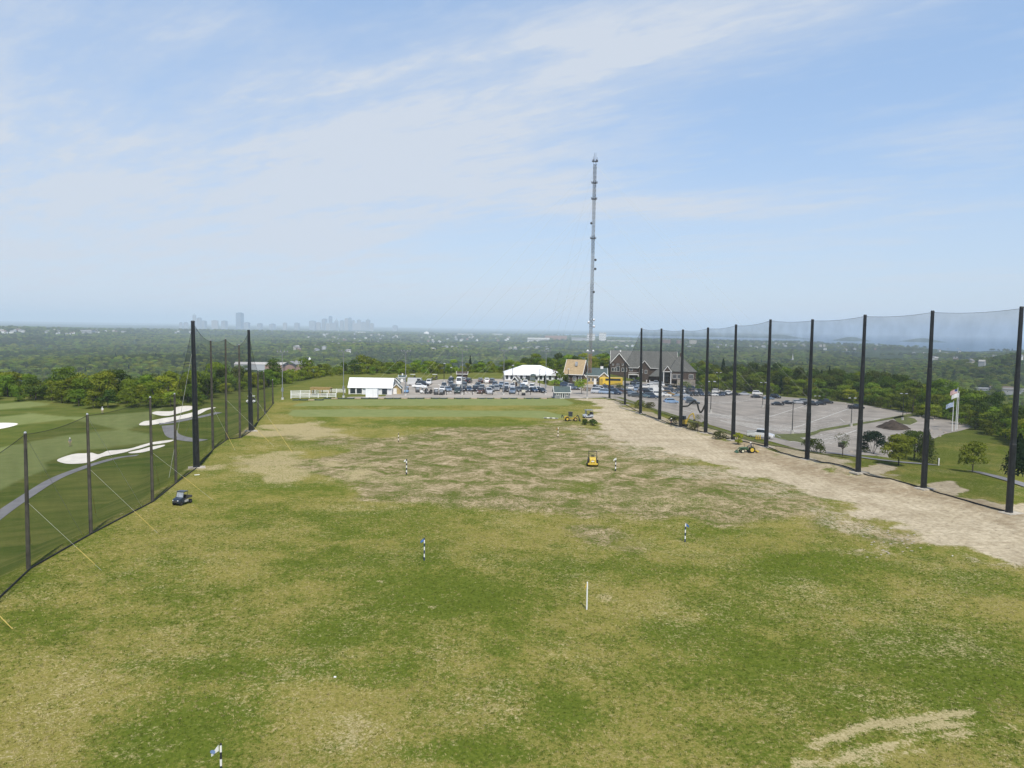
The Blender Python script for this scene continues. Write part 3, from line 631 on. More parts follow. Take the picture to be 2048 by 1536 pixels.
LL = ['nearest wooden net pole, low at the left edge of the grass', 'second wooden net pole from the left edge, beside the path bunker', 'third wooden net pole from the left, before the narrow bunker', 'slim wooden net pole just left of the nearer black pole', 'nearer tall black pole of the left net, highest on that side',
      'tall wooden net pole, first beyond the nearer black pole', 'tall wooden net pole, middle one between the two black poles', 'pale wooden net pole just before the farther black pole', 'farther tall black pole of the left net', 'thin wooden net pole just beyond the farther black pole', 'thin wooden net pole, last but one of the left net', 'last short wooden net pole at the far end of the left net']
Lp = []
for (a, b, c, d, k), lab in zip(LP, LL):
    Lp.append(pole(a, b, c, d, bool(k), lab, (0.40 if k else 0.17 if a > 400 else 0.15), 'poles of the left net'))
def net(name, poles, m, sag, label, extra_end=None, shadow_strip=True):
    e = empty(name, poles[0][1], 0, label, 'net'); o0 = poles[0][1]
    mb = MB(); cb = MB(); rb = MB(); sk = MB(); prev = None
    for (ea, pa, ha, la), (eb, pb, hb, lb) in zip(poles[:-1], poles[1:]):
        n = 14; cols = []
        for i in range(n + 1):
            t = i / n; x = pa.x + (pb.x - pa.x) * t; y = pa.y + (pb.y - pa.y) * t
            xt = x + la + (lb - la) * t
            zt = (pa.z + ha) * (1 - t) + (pb.z + hb) * t - sag * 4 * t * (1 - t) * (1 + 3.0 * min(1, abs(ha - hb) / 6)) - .1
            zb = H(x, y) + 0.02
            cols.append(((x - o0.x, y - o0.y, zb - o0.z), (x * .5 + xt * .5 - o0.x, y - o0.y, (zb + zt) / 2 - o0.z), (xt - o0.x, y - o0.y, zt - o0.z)))
        for a, b in zip(cols[:-1], cols[1:]):
            mb.add([a[0], b[0], b[1], a[1], a[2], b[2]], [(0, 1, 2, 3), (3, 2, 5, 4)])
        cb.tube([c[2] for c in cols], 0.022, 4)
        shadow_pts = [(c[0][0] + .15, c[0][1], c[0][2] + .06) for i, c in enumerate(cols)]
        sk.tube(shadow_pts, 0.07, 6)  # dark tube along the foot, added to stand for the net's shadow band
    mb.build('netting', m, e); cb.build('top_cable', M_NETB, e)
    if shadow_strip: sk.build('net_shadow_strip', M_NETB, e)
    return e
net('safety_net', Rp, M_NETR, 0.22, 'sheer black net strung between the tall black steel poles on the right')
Lp0 = pole(-150, 1335, -160, 985, False, 'wooden net pole standing just outside the left edge of the picture', .18, 'poles of the left net')
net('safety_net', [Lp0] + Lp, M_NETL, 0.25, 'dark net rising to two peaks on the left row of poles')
# the loose net hanging in a festoon between the lot poles
def festoon():
    a, b = Rp[6], Rp[4]; e = empty('loose_net', Rp[6][1], 0, 'bunched dark net looping down between black poles before the parked suv', 'net')
    pts = []; o = Rp[6][1]
    for (px, py) in [(1362,813),(1376,812),(1383,806),(1389,801),(1395,808),(1397,818),(1401,826),(1405,821),(1409,812),(1412,806)]:
        d = ray(px, py); k = math.hypot(o.x, o.y) / math.hypot(d.x, d.y); pts.append((d.x * k - o.x, d.y * k - o.y, CAMH + d.z * k - o.z))
    mb = MB(); mb.tube(pts, 0.16, 6); mb.build('net_roll', M_NETB, e, smooth=True)
festoon()
# guy wires with yellow guards: parts of the pole they hold
def guy(pl, zfrac, ground, guard=None, wire=0.011):
    e, p, h, lx = pl; g = T(*ground); a = Vector((lx * zfrac, 0, h * zfrac)); b = g - p
    mb = MB(); mb.cyl(a, b, wire, wire, 4); mb.build('guy_wire', M_WIRE, e)
    if guard:
        q0 = b + (a - b) * guard[0]; q1 = b + (a - b) * guard[1]; k = MB(); k.cyl(q0, q1, 0.025, 0.025, 6); k.build('guy_guard', M_YEL, e)
guy(Lp[0], .50, (203,1141), (.09, .34)); guy(Lp[1], .55, (315,1066), (.05, .34)); guy(Lp[2], .48, (427,1001), (.22, .5)); guy(Lp[0], .98, (165,1070)); guy(Lp[1], .98, (285,1015))
guy(Lp[0], .45, (62,1090), (.05, .45)); guy(Lp[1], .5, (192,1030), (.05, .5)); guy(Lp[2], .5, (318,965), (.05, .4)); guy(Lp[4], .84, (338,955), None, 0.03); guy(Lp[8], .4, (585,905), (.0, .45)); guy(Lp[5], .4, (470, 900), (.05, .4)); guy(Lp[6],.4,(548,893),(.1,.4)); guy(Lp[4], .42, (350,925), (.05,.3))
def buried_guy():
    g = T(25, 1258); e = empty('guy_anchor', g, 0, 'yellow guy guard slanting into the grass at the lower left corner', 'guy wire')
    mb = MB(); mb.cyl((0, 0, 0), (-1.5, 0.4, 1.15), 0.028, 0.028, 6); mb.build('guy_guard', M_YEL, e); w = MB(); w.cyl((-1.5, .4, 1.15), (-7.5, 2.0, 5.6), 0.018, 0.018, 4); w.build('guy_wire', M_WIRE, e)
buried_guy()

# ------------------------------------------------------------------ radio mast
def mast():
    p = G(1179, 768); p.z = 0.0; hh = top_z(p, 1190, 322)
    d = ray(1190, 322); k = math.hypot(p.x, p.y) / math.hypot(d.x, d.y); lean = d.x * k - p.x
    e = empty('radio_mast', p, 0, 'very tall guyed lattice radio mast behind the green roofed cottage', 'radio mast')
    w = 0.52; legs = [(w, -w * .58), (-w, -w * .58), (0, w * 1.15)]; step = 1.55; n = int(hh / step)
    X = lambda z: lean * (z / hh)
    M_T = mat('mast_grey', (0.05, 0.053, 0.057), 0.5, 0.2, var=0.15, scale=.2); M_TR = mat('mast_rust_red', (0.30, 0.17, 0.11), 0.6, var=0.2, scale=.3); M_TW = mat('mast_white', (0.17, 0.175, 0.18), 0.5, var=.05)
    def section(z0, z1, m):
        mb = MB(); i0, i1 = int(z0 / step), int(z1 / step)
        for i in range(i0, i1):
            za, zb = i * step, (i + 1) * step; xa, xb = X(za), X(zb)
            for j in range(3):
                (ax, ay), (bx, by) = legs[j], legs[(j + 1) % 3]
                mb.cyl((ax + xa, ay, za), (ax + xb, ay, zb), .075, .075, 4, False)
                mb.cyl((ax + xa, ay, za), (bx + xa, by, za), .038, .038, 4, False)
                mb.cyl((ax + xa, ay, za), (bx + xb, by, zb), .038, .038, 4, False); mb.cyl((bx + xa, by, za), (ax + xb, ay, zb), .038, .038, 4, False)
        mb.cyl((.25 + X(z0), -.2, z0), (.25 + X(z1), -.2, z1), .07, .07, 4)         # feed line ladder
        mb.build('lattice_section', m, e)
    Z = lambda py: top_z(p, 1190 - (py - 322) * .022, py)
    section(0, Z(702), M_TR); section(Z(702), Z(652), M_TW); section(Z(652), Z(560), M_TR if False else M_T); section(Z(560), Z(505), M_TW); section(Z(505), Z(470), M_T); section(Z(470), Z(398), M_TW); section(Z(398), hh, M_T)
    for py in (323, 366, 398, 477):
        z = Z(py); mb = MB(); nn = 12
        pts = [(0.95 * math.cos(2 * math.pi * i / nn) + X(z), 0.95 * math.sin(2 * math.pi * i / nn), z) for i in range(nn + 1)]
        mb.tube(pts, .07, 4)
        for i in range(0, nn, 2): mb.box((pts[i][0], pts[i][1], z + .2), (.2, .16, .8)); mb.cyl((X(z), 0, z), pts[i], .05, .05, 4)
        mb.build('antenna_ring', M_T, e)
    for dx, h in ((-.25, 2.8), (.3, 2.9), (-.6, 1.6), (.75, 1.3)):
        mb = MB(); mb.cyl((X(hh) + dx, 0, hh), (X(hh) + dx, 0, hh + h), .07, .04, 5); mb.build('whip_antenna', M_T, e)
    for py, dx in ((520, .95), (538, .95), (584, .6), (447, -.8), (640, .9), (645, -.9), (653, 1.0), (702, .95), (702, -1.0)):
        z = Z(py); mb = MB(); mb.lathe([(.1, 0), (.42, .12), (.45, .3), (.2, .42)], (0, 0, 0), 10)
        o = mb.build('dish', M_GALV if py > 600 else M_T, e); o.location = (X(z) + dx, -.4, z); o.rotation_euler = (R(90), 0, 0)
    for zpy, gl in ((330, 1.0), (398, .8), (477, .7), (560, .6)):
        z = Z(zpy)
        for a in (-18, 102, 222, 200, -40):
            mb = MB(); mb.cyl((X(z), 0, z), (78 * gl * math.cos(R(a)), 78 * gl * math.sin(R(a)), 0), .016, .016, 3, False); mb.build('guy_wire', M_WIRE, e)
mast()

# ------------------------------------------------------------------ light poles
def flood_pole(px, py, tx, ty, label):
    p = T(px, py); h = top_z(p, tx, ty); e = empty('floodlight_pole', p, 0, label, 'light pole', 'floodlight poles behind the tees')
    mb = MB(); mb.cyl((0, 0, 0), (0, 0, h), .12, .07, 8); mb.build('shaft', M_LAMPG, e)
    b = MB(); b.box((0, 0, 2.6), (.5, .4, 1.0)); b.build('control_box', M_LAMPG, e); f = MB(); f.cyl((0, 0, -.05), (0, 0, .5), .35, .35, 10); f.build('footing', M_CONC, e)
    c = MB(); c.box((0, 0, h), (2.8, .08, .08)); c.build('crossarm', M_LAMPG, e)
    for x in (-1.3, -.5, .5, 1.3):
        l = MB(); l.lathe([(.08, -.1), (.17, .08), (.19, .2)], (0, 0, 0), 8); o = l.build('floodlight', M_LAMPG, e); o.location = (x, .1, h + .2); o.rotation_euler = (R(-60), 0, 0)
for i, (a, b, c, d, w) in enumerate([(565,799,566,705,'left of the white rail fence, nearest the left net'), (687,795,690,703,'beside the left end of the white canopy building'), (811,791,812,703,'right of the yellow gabled shed'), (924,790,926,701,'before the white van lot, fourth from the left'), (1007,790,1009,702,'left of the wide white marquee, behind the tees'), (1091,789,1093,703,'left of the small grey shed'), (1174,797,1177,705,'right of the grey shed, beside the soil strip')]):
    flood_pole(a, b, c, d, 'grey floodlight pole ' + w)
def lot_lamp(px, py, tx, ty, label, double=True):
    p = T(px, py); h = top_z(p, tx, ty); e = empty('lot_lamp', p, 0, label, 'street lamp', 'lamps of the parking lots')
    f = MB(); f.cyl((0, 0, -.05), (0, 0, 1.0), .42, .40, 12); f.build('footing', M_CONC, e)
    mb = MB(); mb.cyl((0, 0, 1.0), (0, 0, h), .12, .08, 8); mb.build('shaft', M_BLACK, e)
    a = MB(); a.box((0, 0, h - .1), (1.5 if double else .3, .1, .1)); a.build('arm', M_BLACK, e)
    for s in ((-1, 1) if double else (1,)):
        l = MB(); l.box((s * (.85 if double else .1), 0, h), (.75, .45, .22), 0, .85); l.build('lamp_head', M_GALV, e, bevel=.03)
for a, b, c, d, lab in [(1421,826,1424,763,'at the left of the empty bays'), (1525,815,1527,765,'before the white suv at the back row'), (1584,868,1588,803,'on the nearest tip of the grass strip'), (1702,853,1706,796,'halfway along the grass strip between the lots'), (1805,841,1806,787,'on the round grass island past the soil mound'), (1436,790,1437,745,'against the woods beside the rock outcrop'), (1634,806,1636,792,'behind the black cars at the wood edge')]:
    lot_lamp(a, b, c, d, 'black double headed lot lamp ' + lab)
for a, b, c, d, lab in [(888,765,889,727,'at the back of the lot, left of the white van'), (902,757,903,735,'on the lawn edge behind the far lot'), (1025,770,1026,731,'before the left side of the marquee'), (1079,778,1080,739,'before the marquee door'), (1136,776,1137,738,'behind the grey shed by the tan house'), (1073,765,1074,752,'short, beside the marquee walk')]:
    lot_lamp(a, b, c, d, 'slim single lot lamp ' + lab, False)

# ------------------------------------------------------------------ flags and range markers
def stripe_mat(name, cols, period, axis='Z'):
    M = bpy.data.materials.new(name); M.use_nodes = True; nt = M.node_tree; N = nt.nodes.new; L = nt.links.new; b = nt.nodes['Principled BSDF']; b.inputs['Roughness'].default_value = .7
    tc = N('ShaderNodeTexCoord'); sp = N('ShaderNodeSeparateXYZ'); L(tc.outputs['Object'], sp.inputs[0])
    m = N('ShaderNodeMath'); m.operation = 'DIVIDE'; m.inputs[1].default_value = period; L(sp.outputs[axis], m.inputs[0]); f = N('ShaderNodeMath'); f.operation = 'FRACT'; L(m.outputs[0], f.inputs[0])
    g = N('ShaderNodeMath'); g.operation = 'GREATER_THAN'; g.inputs[1].default_value = .5; L(f.outputs[0], g.inputs[0])
    mx = N('ShaderNodeMix'); mx.data_type = 'RGBA'; mx.inputs['A'].default_value = (*cols[0], 1); mx.inputs['B'].default_value = (*cols[1], 1); L(g.outputs[0], mx.inputs['Factor']); L(mx.outputs['Result'], b.inputs['Base Color']); return M
M_BW = stripe_mat('black_white_bands', ((0.02, 0.022, 0.03), (0.78, 0.77, 0.74)), 0.62)
M_NW = stripe_mat('navy_white_bands', ((0.025, 0.045, 0.10), (0.80, 0.79, 0.76)), 0.60)
M_OW = stripe_mat('orange_white_bands', ((0.10, 0.07, 0.03), (0.80, 0.74, 0.62)), 0.62)
M_BLUE = mat('blue_flag_cloth', (0.08, 0.20, 0.50), 0.7, var=.1); M_YF = mat('yellow_flag_cloth', (0.72, 0.50, 0.06), 0.7, var=.1); M_ORF = mat('orange_flag_cloth', (0.45, 0.22, 0.05), .7, var=.1)
M_BADGE = mat('blue_badge', (0.16, 0.24, 0.42), .7, var=.2)
def marker(px, py, tx, ty, band, flagm, label, r=0.055, flag=True, droop=0.5, side=-1, z=None, base=None):
    p = T(px, py) if base is None else base; h = top_z(p, tx, ty) if z is None else z
    e = empty('yardage_marker', p, 0, label, 'range marker', 'yardage markers on the range')
    mb = MB(); mb.cyl((0, 0, 0), (0, 0, h), r, r * .9, 10); mb.build('pole', band, e)
    if flag:
        fw, fh = .32, .48; f = MB(); n = 6; vs = []
        for i in range(n + 1):
            t = i / n; yy = .05 * math.sin(t * 5)
            vs += [(side * (r + fw * t * (1 - droop * .4)), -.06 + yy, h - .02 - t * fh * droop * .9), (side * (r + fw * t * (1 - droop * .4)), -.03 + yy, h - fh * .62 - t * fh * droop * .5)]
        f.add(vs, [(2 * i, 2 * i + 1, 2 * i + 3, 2 * i + 2) for i in range(n)])
        b = len(f.v); f.add([(v[0], v[1] + .012, v[2]) for v in vs], [(2 * i + 2, 2 * i + 3, 2 * i + 1, 2 * i) for i in range(n)])
        o = f.build('flag', flagm, e, smooth=True); return e, o, h
    return e, None, h
marker(813,949,813,918, M_BW, M_WHITE, 'black and white banded range marker with a white flag, in the worn turf', .085)
marker(797,884,797,866, M_OW, M_ORF, 'small orange and white banded marker on the far worn turf', .085, False)
marker(848.5,1121,847,1076, M_NW, M_BLUE, 'navy and white banded marker with blue flag, left of centre', .055)
marker(1173.5,1219,1175,1164, M_WHITE, M_YF, 'plain white marker pole with drooping yellow flag, nearest the centre', .055, droop=1.2)
marker(1231,942,1232,916, M_BW, M_WHITE, 'black and white banded marker right of the yellow roller', .085)
marker(1116,875,1117,855, M_OW, M_ORF, 'orange topped banded marker before the backhoe', .085)
marker(1370,1084,1371,1046, M_NW, M_BLUE, 'navy and white banded marker with blue flag, at the right edge of the turf', .06, side=1)
bb = T(442, 1536); pb = G(442.5, 1575, bb.z); pb.z = H(pb.x, pb.y)
e_, f_, h_ = marker(0, 0, 441, 1487, M_BW, M_WHITE, 'nearest banded marker with white flag, cut by the bottom edge of the photo', .05, base=pb, droop=.9)
f_.scale = (1.5, 1, 1.1); f_.location = (0, 0, -.1 * h_)
bd = MB(); bd.cyl((-.21, -.105, h_ - .30), (-.21, -.085, h_ - .30), .075, .075, 12); bd.build('badge', M_BADGE, f_)

def flagpole(px, py, tx, ty, kind, label):
    p = T(px, py); h = top_z(p, tx, ty); e = empty('flagpole', p, 0, label, 'flagpole', 'flagpoles beside the lot')
    mb = MB(); mb.cyl((0, 0, 0), (0, 0, h), .13, .07, 10); mb.build('shaft', M_WHITE, e); k = MB(); k.lathe([(.02, 0), (.12, .1), (.02, .22)], (0, 0, h), 8); k.build('finial', M_GALV, e)
    fl = MB(); n, mrows = 14, 13; fw, fh = (2.2, 1.3); vs = []
    for i in range(n + 1):
        for j in range(mrows + 1):
            t = i / n; s = j / mrows; vs.append((-.1 - fw * t * .9, .16 * math.sin(t * 7 + s) * t, h - .3 - fh * s - .75 * t * t))
    st = kind == 'striped'
    def part(nm, m, rows, c0, c1):
        q = MB(); q.add(vs, [(i * (mrows + 1) + j, i * (mrows + 1) + j + 1, (i + 1) * (mrows + 1) + j + 1, (i + 1) * (mrows + 1) + j) for i in range(c0, c1) for j in rows]); return q
    if st:
        me = part('flag', None, range(mrows), 0, n).mesh('flag'); red = mat('flag_red', (0.50, 0.09, 0.08), .7, var=.06); blu = mat('flag_blue', (0.04, 0.07, 0.22), .7, var=.06)
        for m in (red, M_WHITE, blu): me.materials.append(m)
        k = 0
        for i in range(n):
            for j in range(mrows): me.polygons[k].material_index = 2 if (i < 6 and j < 7) else j % 2; k += 1
        link('flag', me, None, e)
    else: part('flag', None, range(mrows), 0, n).build('flag', M_WHITE if kind == 'white' else mat('pale_blue_flag', (0.42, 0.50, 0.66), .7, var=.2), e, smooth=True)
flagpole(1904,863,1909,803,'blue','shorter white flagpole with pale blue flag, left of three'); flagpole(1911,861,1917,776,'striped','tallest white flagpole with the red and white striped flag'); flagpole(1914,859,1919,784,'white','white flagpole with plain white flag, behind the striped one')
# ------------------------------------------------------------------ buildings
M_GLASS = mat('dark_window_glass', (0.035, 0.045, 0.055), 0.12, var=0.2, scale=1.0, spec=0.6)
M_TENT = mat('white_tent_vinyl', (0.84, 0.85, 0.86), 0.45, var=0.03, scale=1.2)
M_TWALL = mat('white_tent_wall', (0.70, 0.71, 0.73), 0.5, var=0.05, scale=1.0)
M_BRICK = stripes('brown_brick', (0.082, 0.058, 0.044), (0.12, 0.095, 0.08), 7.0, 'Z', 0.9)
M_SLATE = stripes('grey_green_shingle', (0.130, 0.132, 0.122), (0.085, 0.088, 0.082), 4.0, 'Z', 0.9)
M_GSLATE = stripes('green_shingle', (0.075, 0.105, 0.105), (0.05, 0.07, 0.07), 4.0, 'Z', 0.9)
M_TANR = stripes('tan_shingle', (0.36, 0.27, 0.155), (0.27, 0.20, 0.115), 4.0, 'Z', 0.9)
M_YSID = stripes('yellow_siding', (0.42, 0.32, 0.15), (0.32, 0.24, 0.11), 5.0, 'Z', 0.8)
M_GSID = stripes('grey_shingle_siding', (0.25, 0.26, 0.27), (0.17, 0.18, 0.185), 5.0, 'Z', 0.9)
M_TRIM = mat('white_trim', (0.76, 0.75, 0.72), 0.6, var=0.03)
M_STONE = mat('pale_stone', (0.36, 0.32, 0.27), 0.9, var=0.2, scale=0.6, bump=.4, bscale=2)
M_DBRN = mat('dark_brown_wood', (0.07, 0.05, 0.04), 0.8, var=0.2)
def window(par, x, z, w, h, y, name='window', arch=False, frame=M_TRIM, mull=1):
    """dark pane facing -y, standing proud of the wall, with its frame as a sub-part"""
    g = MB()
    if arch:
        pr = [(x - w / 2, z), (x + w / 2, z)] + [(x + w / 2 * math.cos(a), z + h - w / 2 + w / 2 * math.sin(a)) for a in np.linspace(0, math.pi, 8)]
        g.prism(pr, y - .05, y + .03)
    else: g.box((x, y - .01, z + h / 2), (w, .08, h))
    o = g.build(name, M_GLASS, par)
    f = MB(); t = .11
    f.box((x - w / 2 - t / 2, y - .03, z + h / 2), (t, .12, h + .02)); f.box((x + w / 2 + t / 2, y - .03, z + h / 2), (t, .12, h + .02)); f.box((x, y - .035, z - t / 2), (w + 2.4 * t, .14, t))
    if not arch: f.box((x, y - .035, z + h + t / 2), (w + 2.4 * t, .14, t))
    for k in range(mull): f.box((x - w / 2 + w * (k + 1) / (mull + 1), y - .03, z + h / 2), (.06, .10, h))
    if frame: f.build('frame', frame, o)
    return o
def door(par, x, z, w, h, y, m=None, handle=True):
    d = MB(); d.box((x, y - .02, z + h / 2), (w, .1, h)); o = d.build('door', m or M_TRIM, par); k = MB(); k.cyl((x + w * .36, y - .12, z + h * .47), (x + w * .36, y - .04, z + h * .47), .05, .05, 6); k.build('handle', M_BLACK, o); return o
def gable(par, x0, x1, y0, y1, ze, zr, along, m, ov=.35, th=.16, trim=True, name='roof'):
    """gable roof with thickness; along = axis of the ridge"""
    mb = MB(); o = ov
    if along == 'x':
        yc = (y0 + y1) / 2; k = (zr - ze) / (yc - y0); a, b = y0 - o, y1 + o; zl = ze - k * o
        mb.prism([(a, zl), (yc, zr), (b, zl), (b, zl + th), (yc, zr + th), (a, zl + th)], x0 - o, x1 + o, 'x')
    else:
        xc = (x0 + x1) / 2; k = (zr - ze) / (xc - x0); a, b = x0 - o, x1 + o; zl = ze - k * o
        mb.prism([(a, zl), (xc, zr), (b, zl), (b, zl + th), (xc, zr + th), (a, zl + th)], y0 - o, y1 + o, 'y')
    r = mb.build(name, m, par)
    if trim:
        t = MB()
        if along == 'x':
            for x in (x0 - o - .04, x1 + o + .04):
                for ya in (a, b): t.add(*bar((x, ya, zl + .04), (x, yc, zr + .06), .10, .26))
            t.box(((x0 + x1) / 2, a - .05, zl + .06), (x1 - x0 + 2 * o, .10, .22))
        else:
            for y in (y0 - o - .04, y1 + o + .04):
                for xa in (a, b): t.add(*bar((xa, y, zl + .04), (xc, y, zr + .06), .26, .10, True))
        t.build('rake_trim', M_TRIM, r)
    return r
def bar(p, q, w, h, alongx=False):
    p, q = Vector(p), Vector(q); up = Vector((0, 0, 1)); d = (q - p).normalized(); s = d.cross(up)
    s = s.normalized() if s.length > 1e-4 else Vector((1, 0, 0)); u = s.cross(d).normalized()
    ww, hh = (h, w) if alongx else (w, h); vs = []
    for b in (p, q):
        for (i, j) in ((-1, -1), (1, -1), (1, 1), (-1, 1)): vs.append(b + s * (i * ww / 2) + u * (j * hh / 2))
    return vs, [(0, 1, 2, 3), (7, 6, 5, 4), (0, 4, 5, 1), (1, 5, 6, 2), (2, 6, 7, 3), (3, 7, 4, 0)]
def hip(par, x0, x1, y0, y1, ze, zr, m, rl=None, rr=None, ov=.35, name='roof'):
    """hip roof; rl, rr = x of the two ridge ends"""
    x0, x1, y0, y1 = x0 - ov, x1 + ov, y0 - ov, y1 + ov; d = (y1 - y0) / 2; yc = (y0 + y1) / 2
    rl = x0 + d if rl is None else rl; rr = x1 - d if rr is None else rr; mb = MB()
    mb.add([(x0, y0, ze), (x1, y0, ze), (x1, y1, ze), (x0, y1, ze), (rl, yc, zr), (rr, yc, zr)], [(0, 1, 5, 4), (1, 2, 5), (2, 3, 4, 5), (3, 0, 4), (3, 2, 1, 0)])
    mb.box(((x0 + x1) / 2, (y0 + y1) / 2, ze - .1), (x1 - x0 - .1, y1 - y0 - .1, .16)); return mb.build(name, m, par)

# --- clubhouse
def clubhouse():
    p = T(1300, 766); s = mpp(p); X = lambda px: (px - 1300) * s; Zf = lambda py: (766 - py) * s
    e = empty('clubhouse', p, R(-8), 'large dark brick clubhouse with grey green roofs and white gables', 'clubhouse')
    D = 15.0
    w = MB(); w.box(((X(1222) + X(1352)) / 2, D / 2 + 2, Zf(735) / 2), (X(1352) - X(1222), D, Zf(735))); w.build('wall', M_BRICK, e)
    gable(e, X(1222), X(1352), 2, 2 + D, Zf(735), Zf(704), 'x', M_SLATE, .5)
    def cross(x0, x1, peak, eave, yf, nm='gable_wall'):
        c = MB(); xc = (x0 + x1) / 2; c.prism([(x0, 0), (x1, 0), (x1, eave), (xc, peak), (x0, eave)], yf, yf + 8); c.build(nm, M_BRICK, e); gable(e, x0, x1, yf, yf + 9, eave, peak, 'y', M_SLATE, .45, name='cross_roof')
    cross(X(1219), X(1256), Zf(708), Zf(730), 0); cross(X(1277), X(1299), Zf(722), Zf(735), .5)
    y = -.03
    for px in (1223.5, 1243.5): window(e, X(px) + .5, Zf(744), 1.0, 1.6, y, mull=0); window(e, X(px) + 1.8, Zf(744), 1.0, 1.6, y, mull=0)
    window(e, X(1235.5), Zf(744), 1.6, 2.5, y, arch=False, mull=1); 
    a = MB(); c0 = X(1235.5); a.prism([(c0 + .95 * math.cos(t), Zf(731) + .75 * math.sin(t)) for t in np.linspace(0, math.pi, 9)], -.07, 0.0); a.build('arched_panel', mat('grey_panel', (.2, .2, .2), .8), e)
    for px in (1226, 1245): window(e, X(px), Zf(732), .5, .9, y, mull=0, arch=True)
    window(e, X(1283), Zf(746), .9, 1.7, .47, mull=0); window(e, X(1291.5), Zf(747), 1.0, 1.5, .47, mull=1)
    # white balcony between the gables
    b = MB(); zb = Zf(750); b.box((X(1267), .6, zb), (X(1277) - X(1257), 2.6, .22)); b.box((X(1267), -.65, zb + 1.0), (X(1277) - X(1257), .12, .14))
    for k in range(12): b.box((X(1257) + .1 + k * .33, -.65, zb + .5), (.07, .07, 1.0))
    for px in (1257.5, 1276.5): b.box((X(px), -.55, zb / 2), (.28, .28, zb))
    b.build('balcony', M_TRIM, e); window(e, X(1262), Zf(743), 1.3, 1.5, 1.97, mull=1); door(e, X(1268), 0, 1.2, 2.2, 1.97)
    # the low right wing with its hip roof on a stone base
    w = MB(); w.box(((X(1338) + X(1388)) / 2, 3.5, Zf(741) / 2 + .9), (X(1388) - X(1338), 12, Zf(741) - 1.8)); w.build('wing_wall', M_BRICK, e)
    st = MB(); st.box(((X(1352) + X(1387)) / 2, -3.1, Zf(757) / 2 - .6), (X(1387) - X(1352), 2.0, Zf(757) + 1.2)); st.build('stone_base', M_STONE, e)
    hip(e, X(1336), X(1389), -2.5, 9.5, Zf(741), Zf(712), M_SLATE, X(1355), X(1361), name='hip_roof')
    for px in (1347, 1357, 1379): window(e, X(px), Zf(755), 1.8, 2.0, -2.53, mull=2)
    ch = MB(); ch.box((X(1361), 4, Zf(707) - 1.2), (1.5, 1.2, 3.2)); ch.build('chimney', M_BRICK, e)
    # the entry porch
    hip(e, X(1299), X(1340), -1.2, 4, Zf(752), Zf(735), M_SLATE, X(1318), X(1336), name='porch_roof')
    pw = MB(); pw.prism([(X(1325), Zf(741)), (X(1340), Zf(741)), (X(1332), Zf(731))], -4.2, 0); pw.build('entry_gable', M_BRICK, e); gable(e, X(1325), X(1340), -4.2, 2, Zf(741), Zf(731), 'y', M_SLATE, .3, name='entry_roof')
    for px in (1325.5, 1339.5):
        c = MB(); c.cyl((X(px), -4, 0), (X(px), -4, Zf(741)), .26, .22, 10); c.build('column', M_TRIM, e)
    fr = MB(); fr.box((X(1332.5), -4.22, Zf(741) - .15), (X(1341) - X(1324), .16, .3)); fr.build('entablature', M_TRIM, e)
    for px in (1293, 1299): c = MB(); c.box((X(px), -1.5, .8), (.35, .3, 1.6)); c.build('gate_post', M_TRIM, e)
    door(e, X(1332), .8, 1.6, 2.2, -.03 + 0, M_GLASS); v = MB(); v.box((X(1240), 5, Zf(704) + .1), (.6, .6, .8)); v.build('roof_vent', M_TRIM, e)
clubhouse()

# --- white marquee
def marquee():
    p = T(1065, 761); s = mpp(p); X = lambda px: (px - 1065) * s; Z = lambda py: (761 - py) * s
    e = empty('marquee', p, R(2), 'wide white marquee with arched windows in front of the woods', 'marquee')
    x0, x1, ze, zr, D = X(1010), X(1122), Z(748), Z(732), 14.0
    w = MB(); w.box(((x0 + x1) / 2, D / 2, ze / 2), (x1 - x0, D, ze)); w.build('tent_wall', M_TWALL, e)
    hip(e, x0, x1, 0, D, ze, zr, M_TENT, X(1047), X(1083), .5, 'tent_roof')
    sk = MB(); sk.box(((x0 + x1) / 2, -.52, ze - .25), (x1 - x0 + .9, .05, .55)); sk.build('valance', M_TENT, e)
    for px in (1014, 1023, 1032, 1042.5, 1073, 1082, 1090, 1100, 1112): window(e, X(px), .45, .95, 1.55, -.04, arch=True, frame=None)
    a = MB(); a.lathe([(1.1, 0), (1.1, .25), (.8, .7), (.1, .95)], (X(1066), -.8, ze - .75), 14); a.build('entrance_awning', M_GSLATE, e)
    door(e, X(1066), 0, 1.1, 2.0, -.06); g = MB(); g.box((X(1055.5), -.05, 1.05), (1.6, .14, 2.1)); g.build('dark_doorway', M_GLASS, e)
    for px in (1009, 1047, 1060, 1121): c = MB(); c.cyl((X(px), -.45, 0), (X(px), -.45, ze), .05, .05, 6); c.build('tent_post', M_TRIM, e)
marquee()
def side_tent():
    p = T(1136, 766); s = mpp(p); X = lambda px: (px - 1136) * s
    e = empty('side_tent', p, 0, 'small white tent joined to the right end of the marquee', 'tent'); w = MB(); w.box((0, 3, 1.4), (26 * s, 6, 2.8)); w.build('tent_wall', M_TWALL, e); hip(e, -13 * s, 13 * s, 0, 6, 2.8, 4.3, M_TENT, -4 * s, 4 * s, .4, 'tent_roof'); door(e, 10 * s, 0, 1.0, 2.0, -.05)
side_tent()
def booth():
    p = T(1032, 775); e = empty('ticket_booth', p, R(-20), 'small pale booth with dark gabled roof among the parked cars', 'booth')
    w = MB(); w.box((0, 0, 1.25), (2.0, 2.0, 2.5)); w.build('wall', mat('cream_wall', (.55, .52, .44), .8, var=.05), e); gable(e, -1, 1, -1, 1, 2.5, 3.6, 'y', M_SLATE, .3, .1); window(e, -.4, 1.2, .5, .7, -1.03, mull=0); door(e, .45, 0, .7, 1.9, -1.03, M_DBRN)
booth()
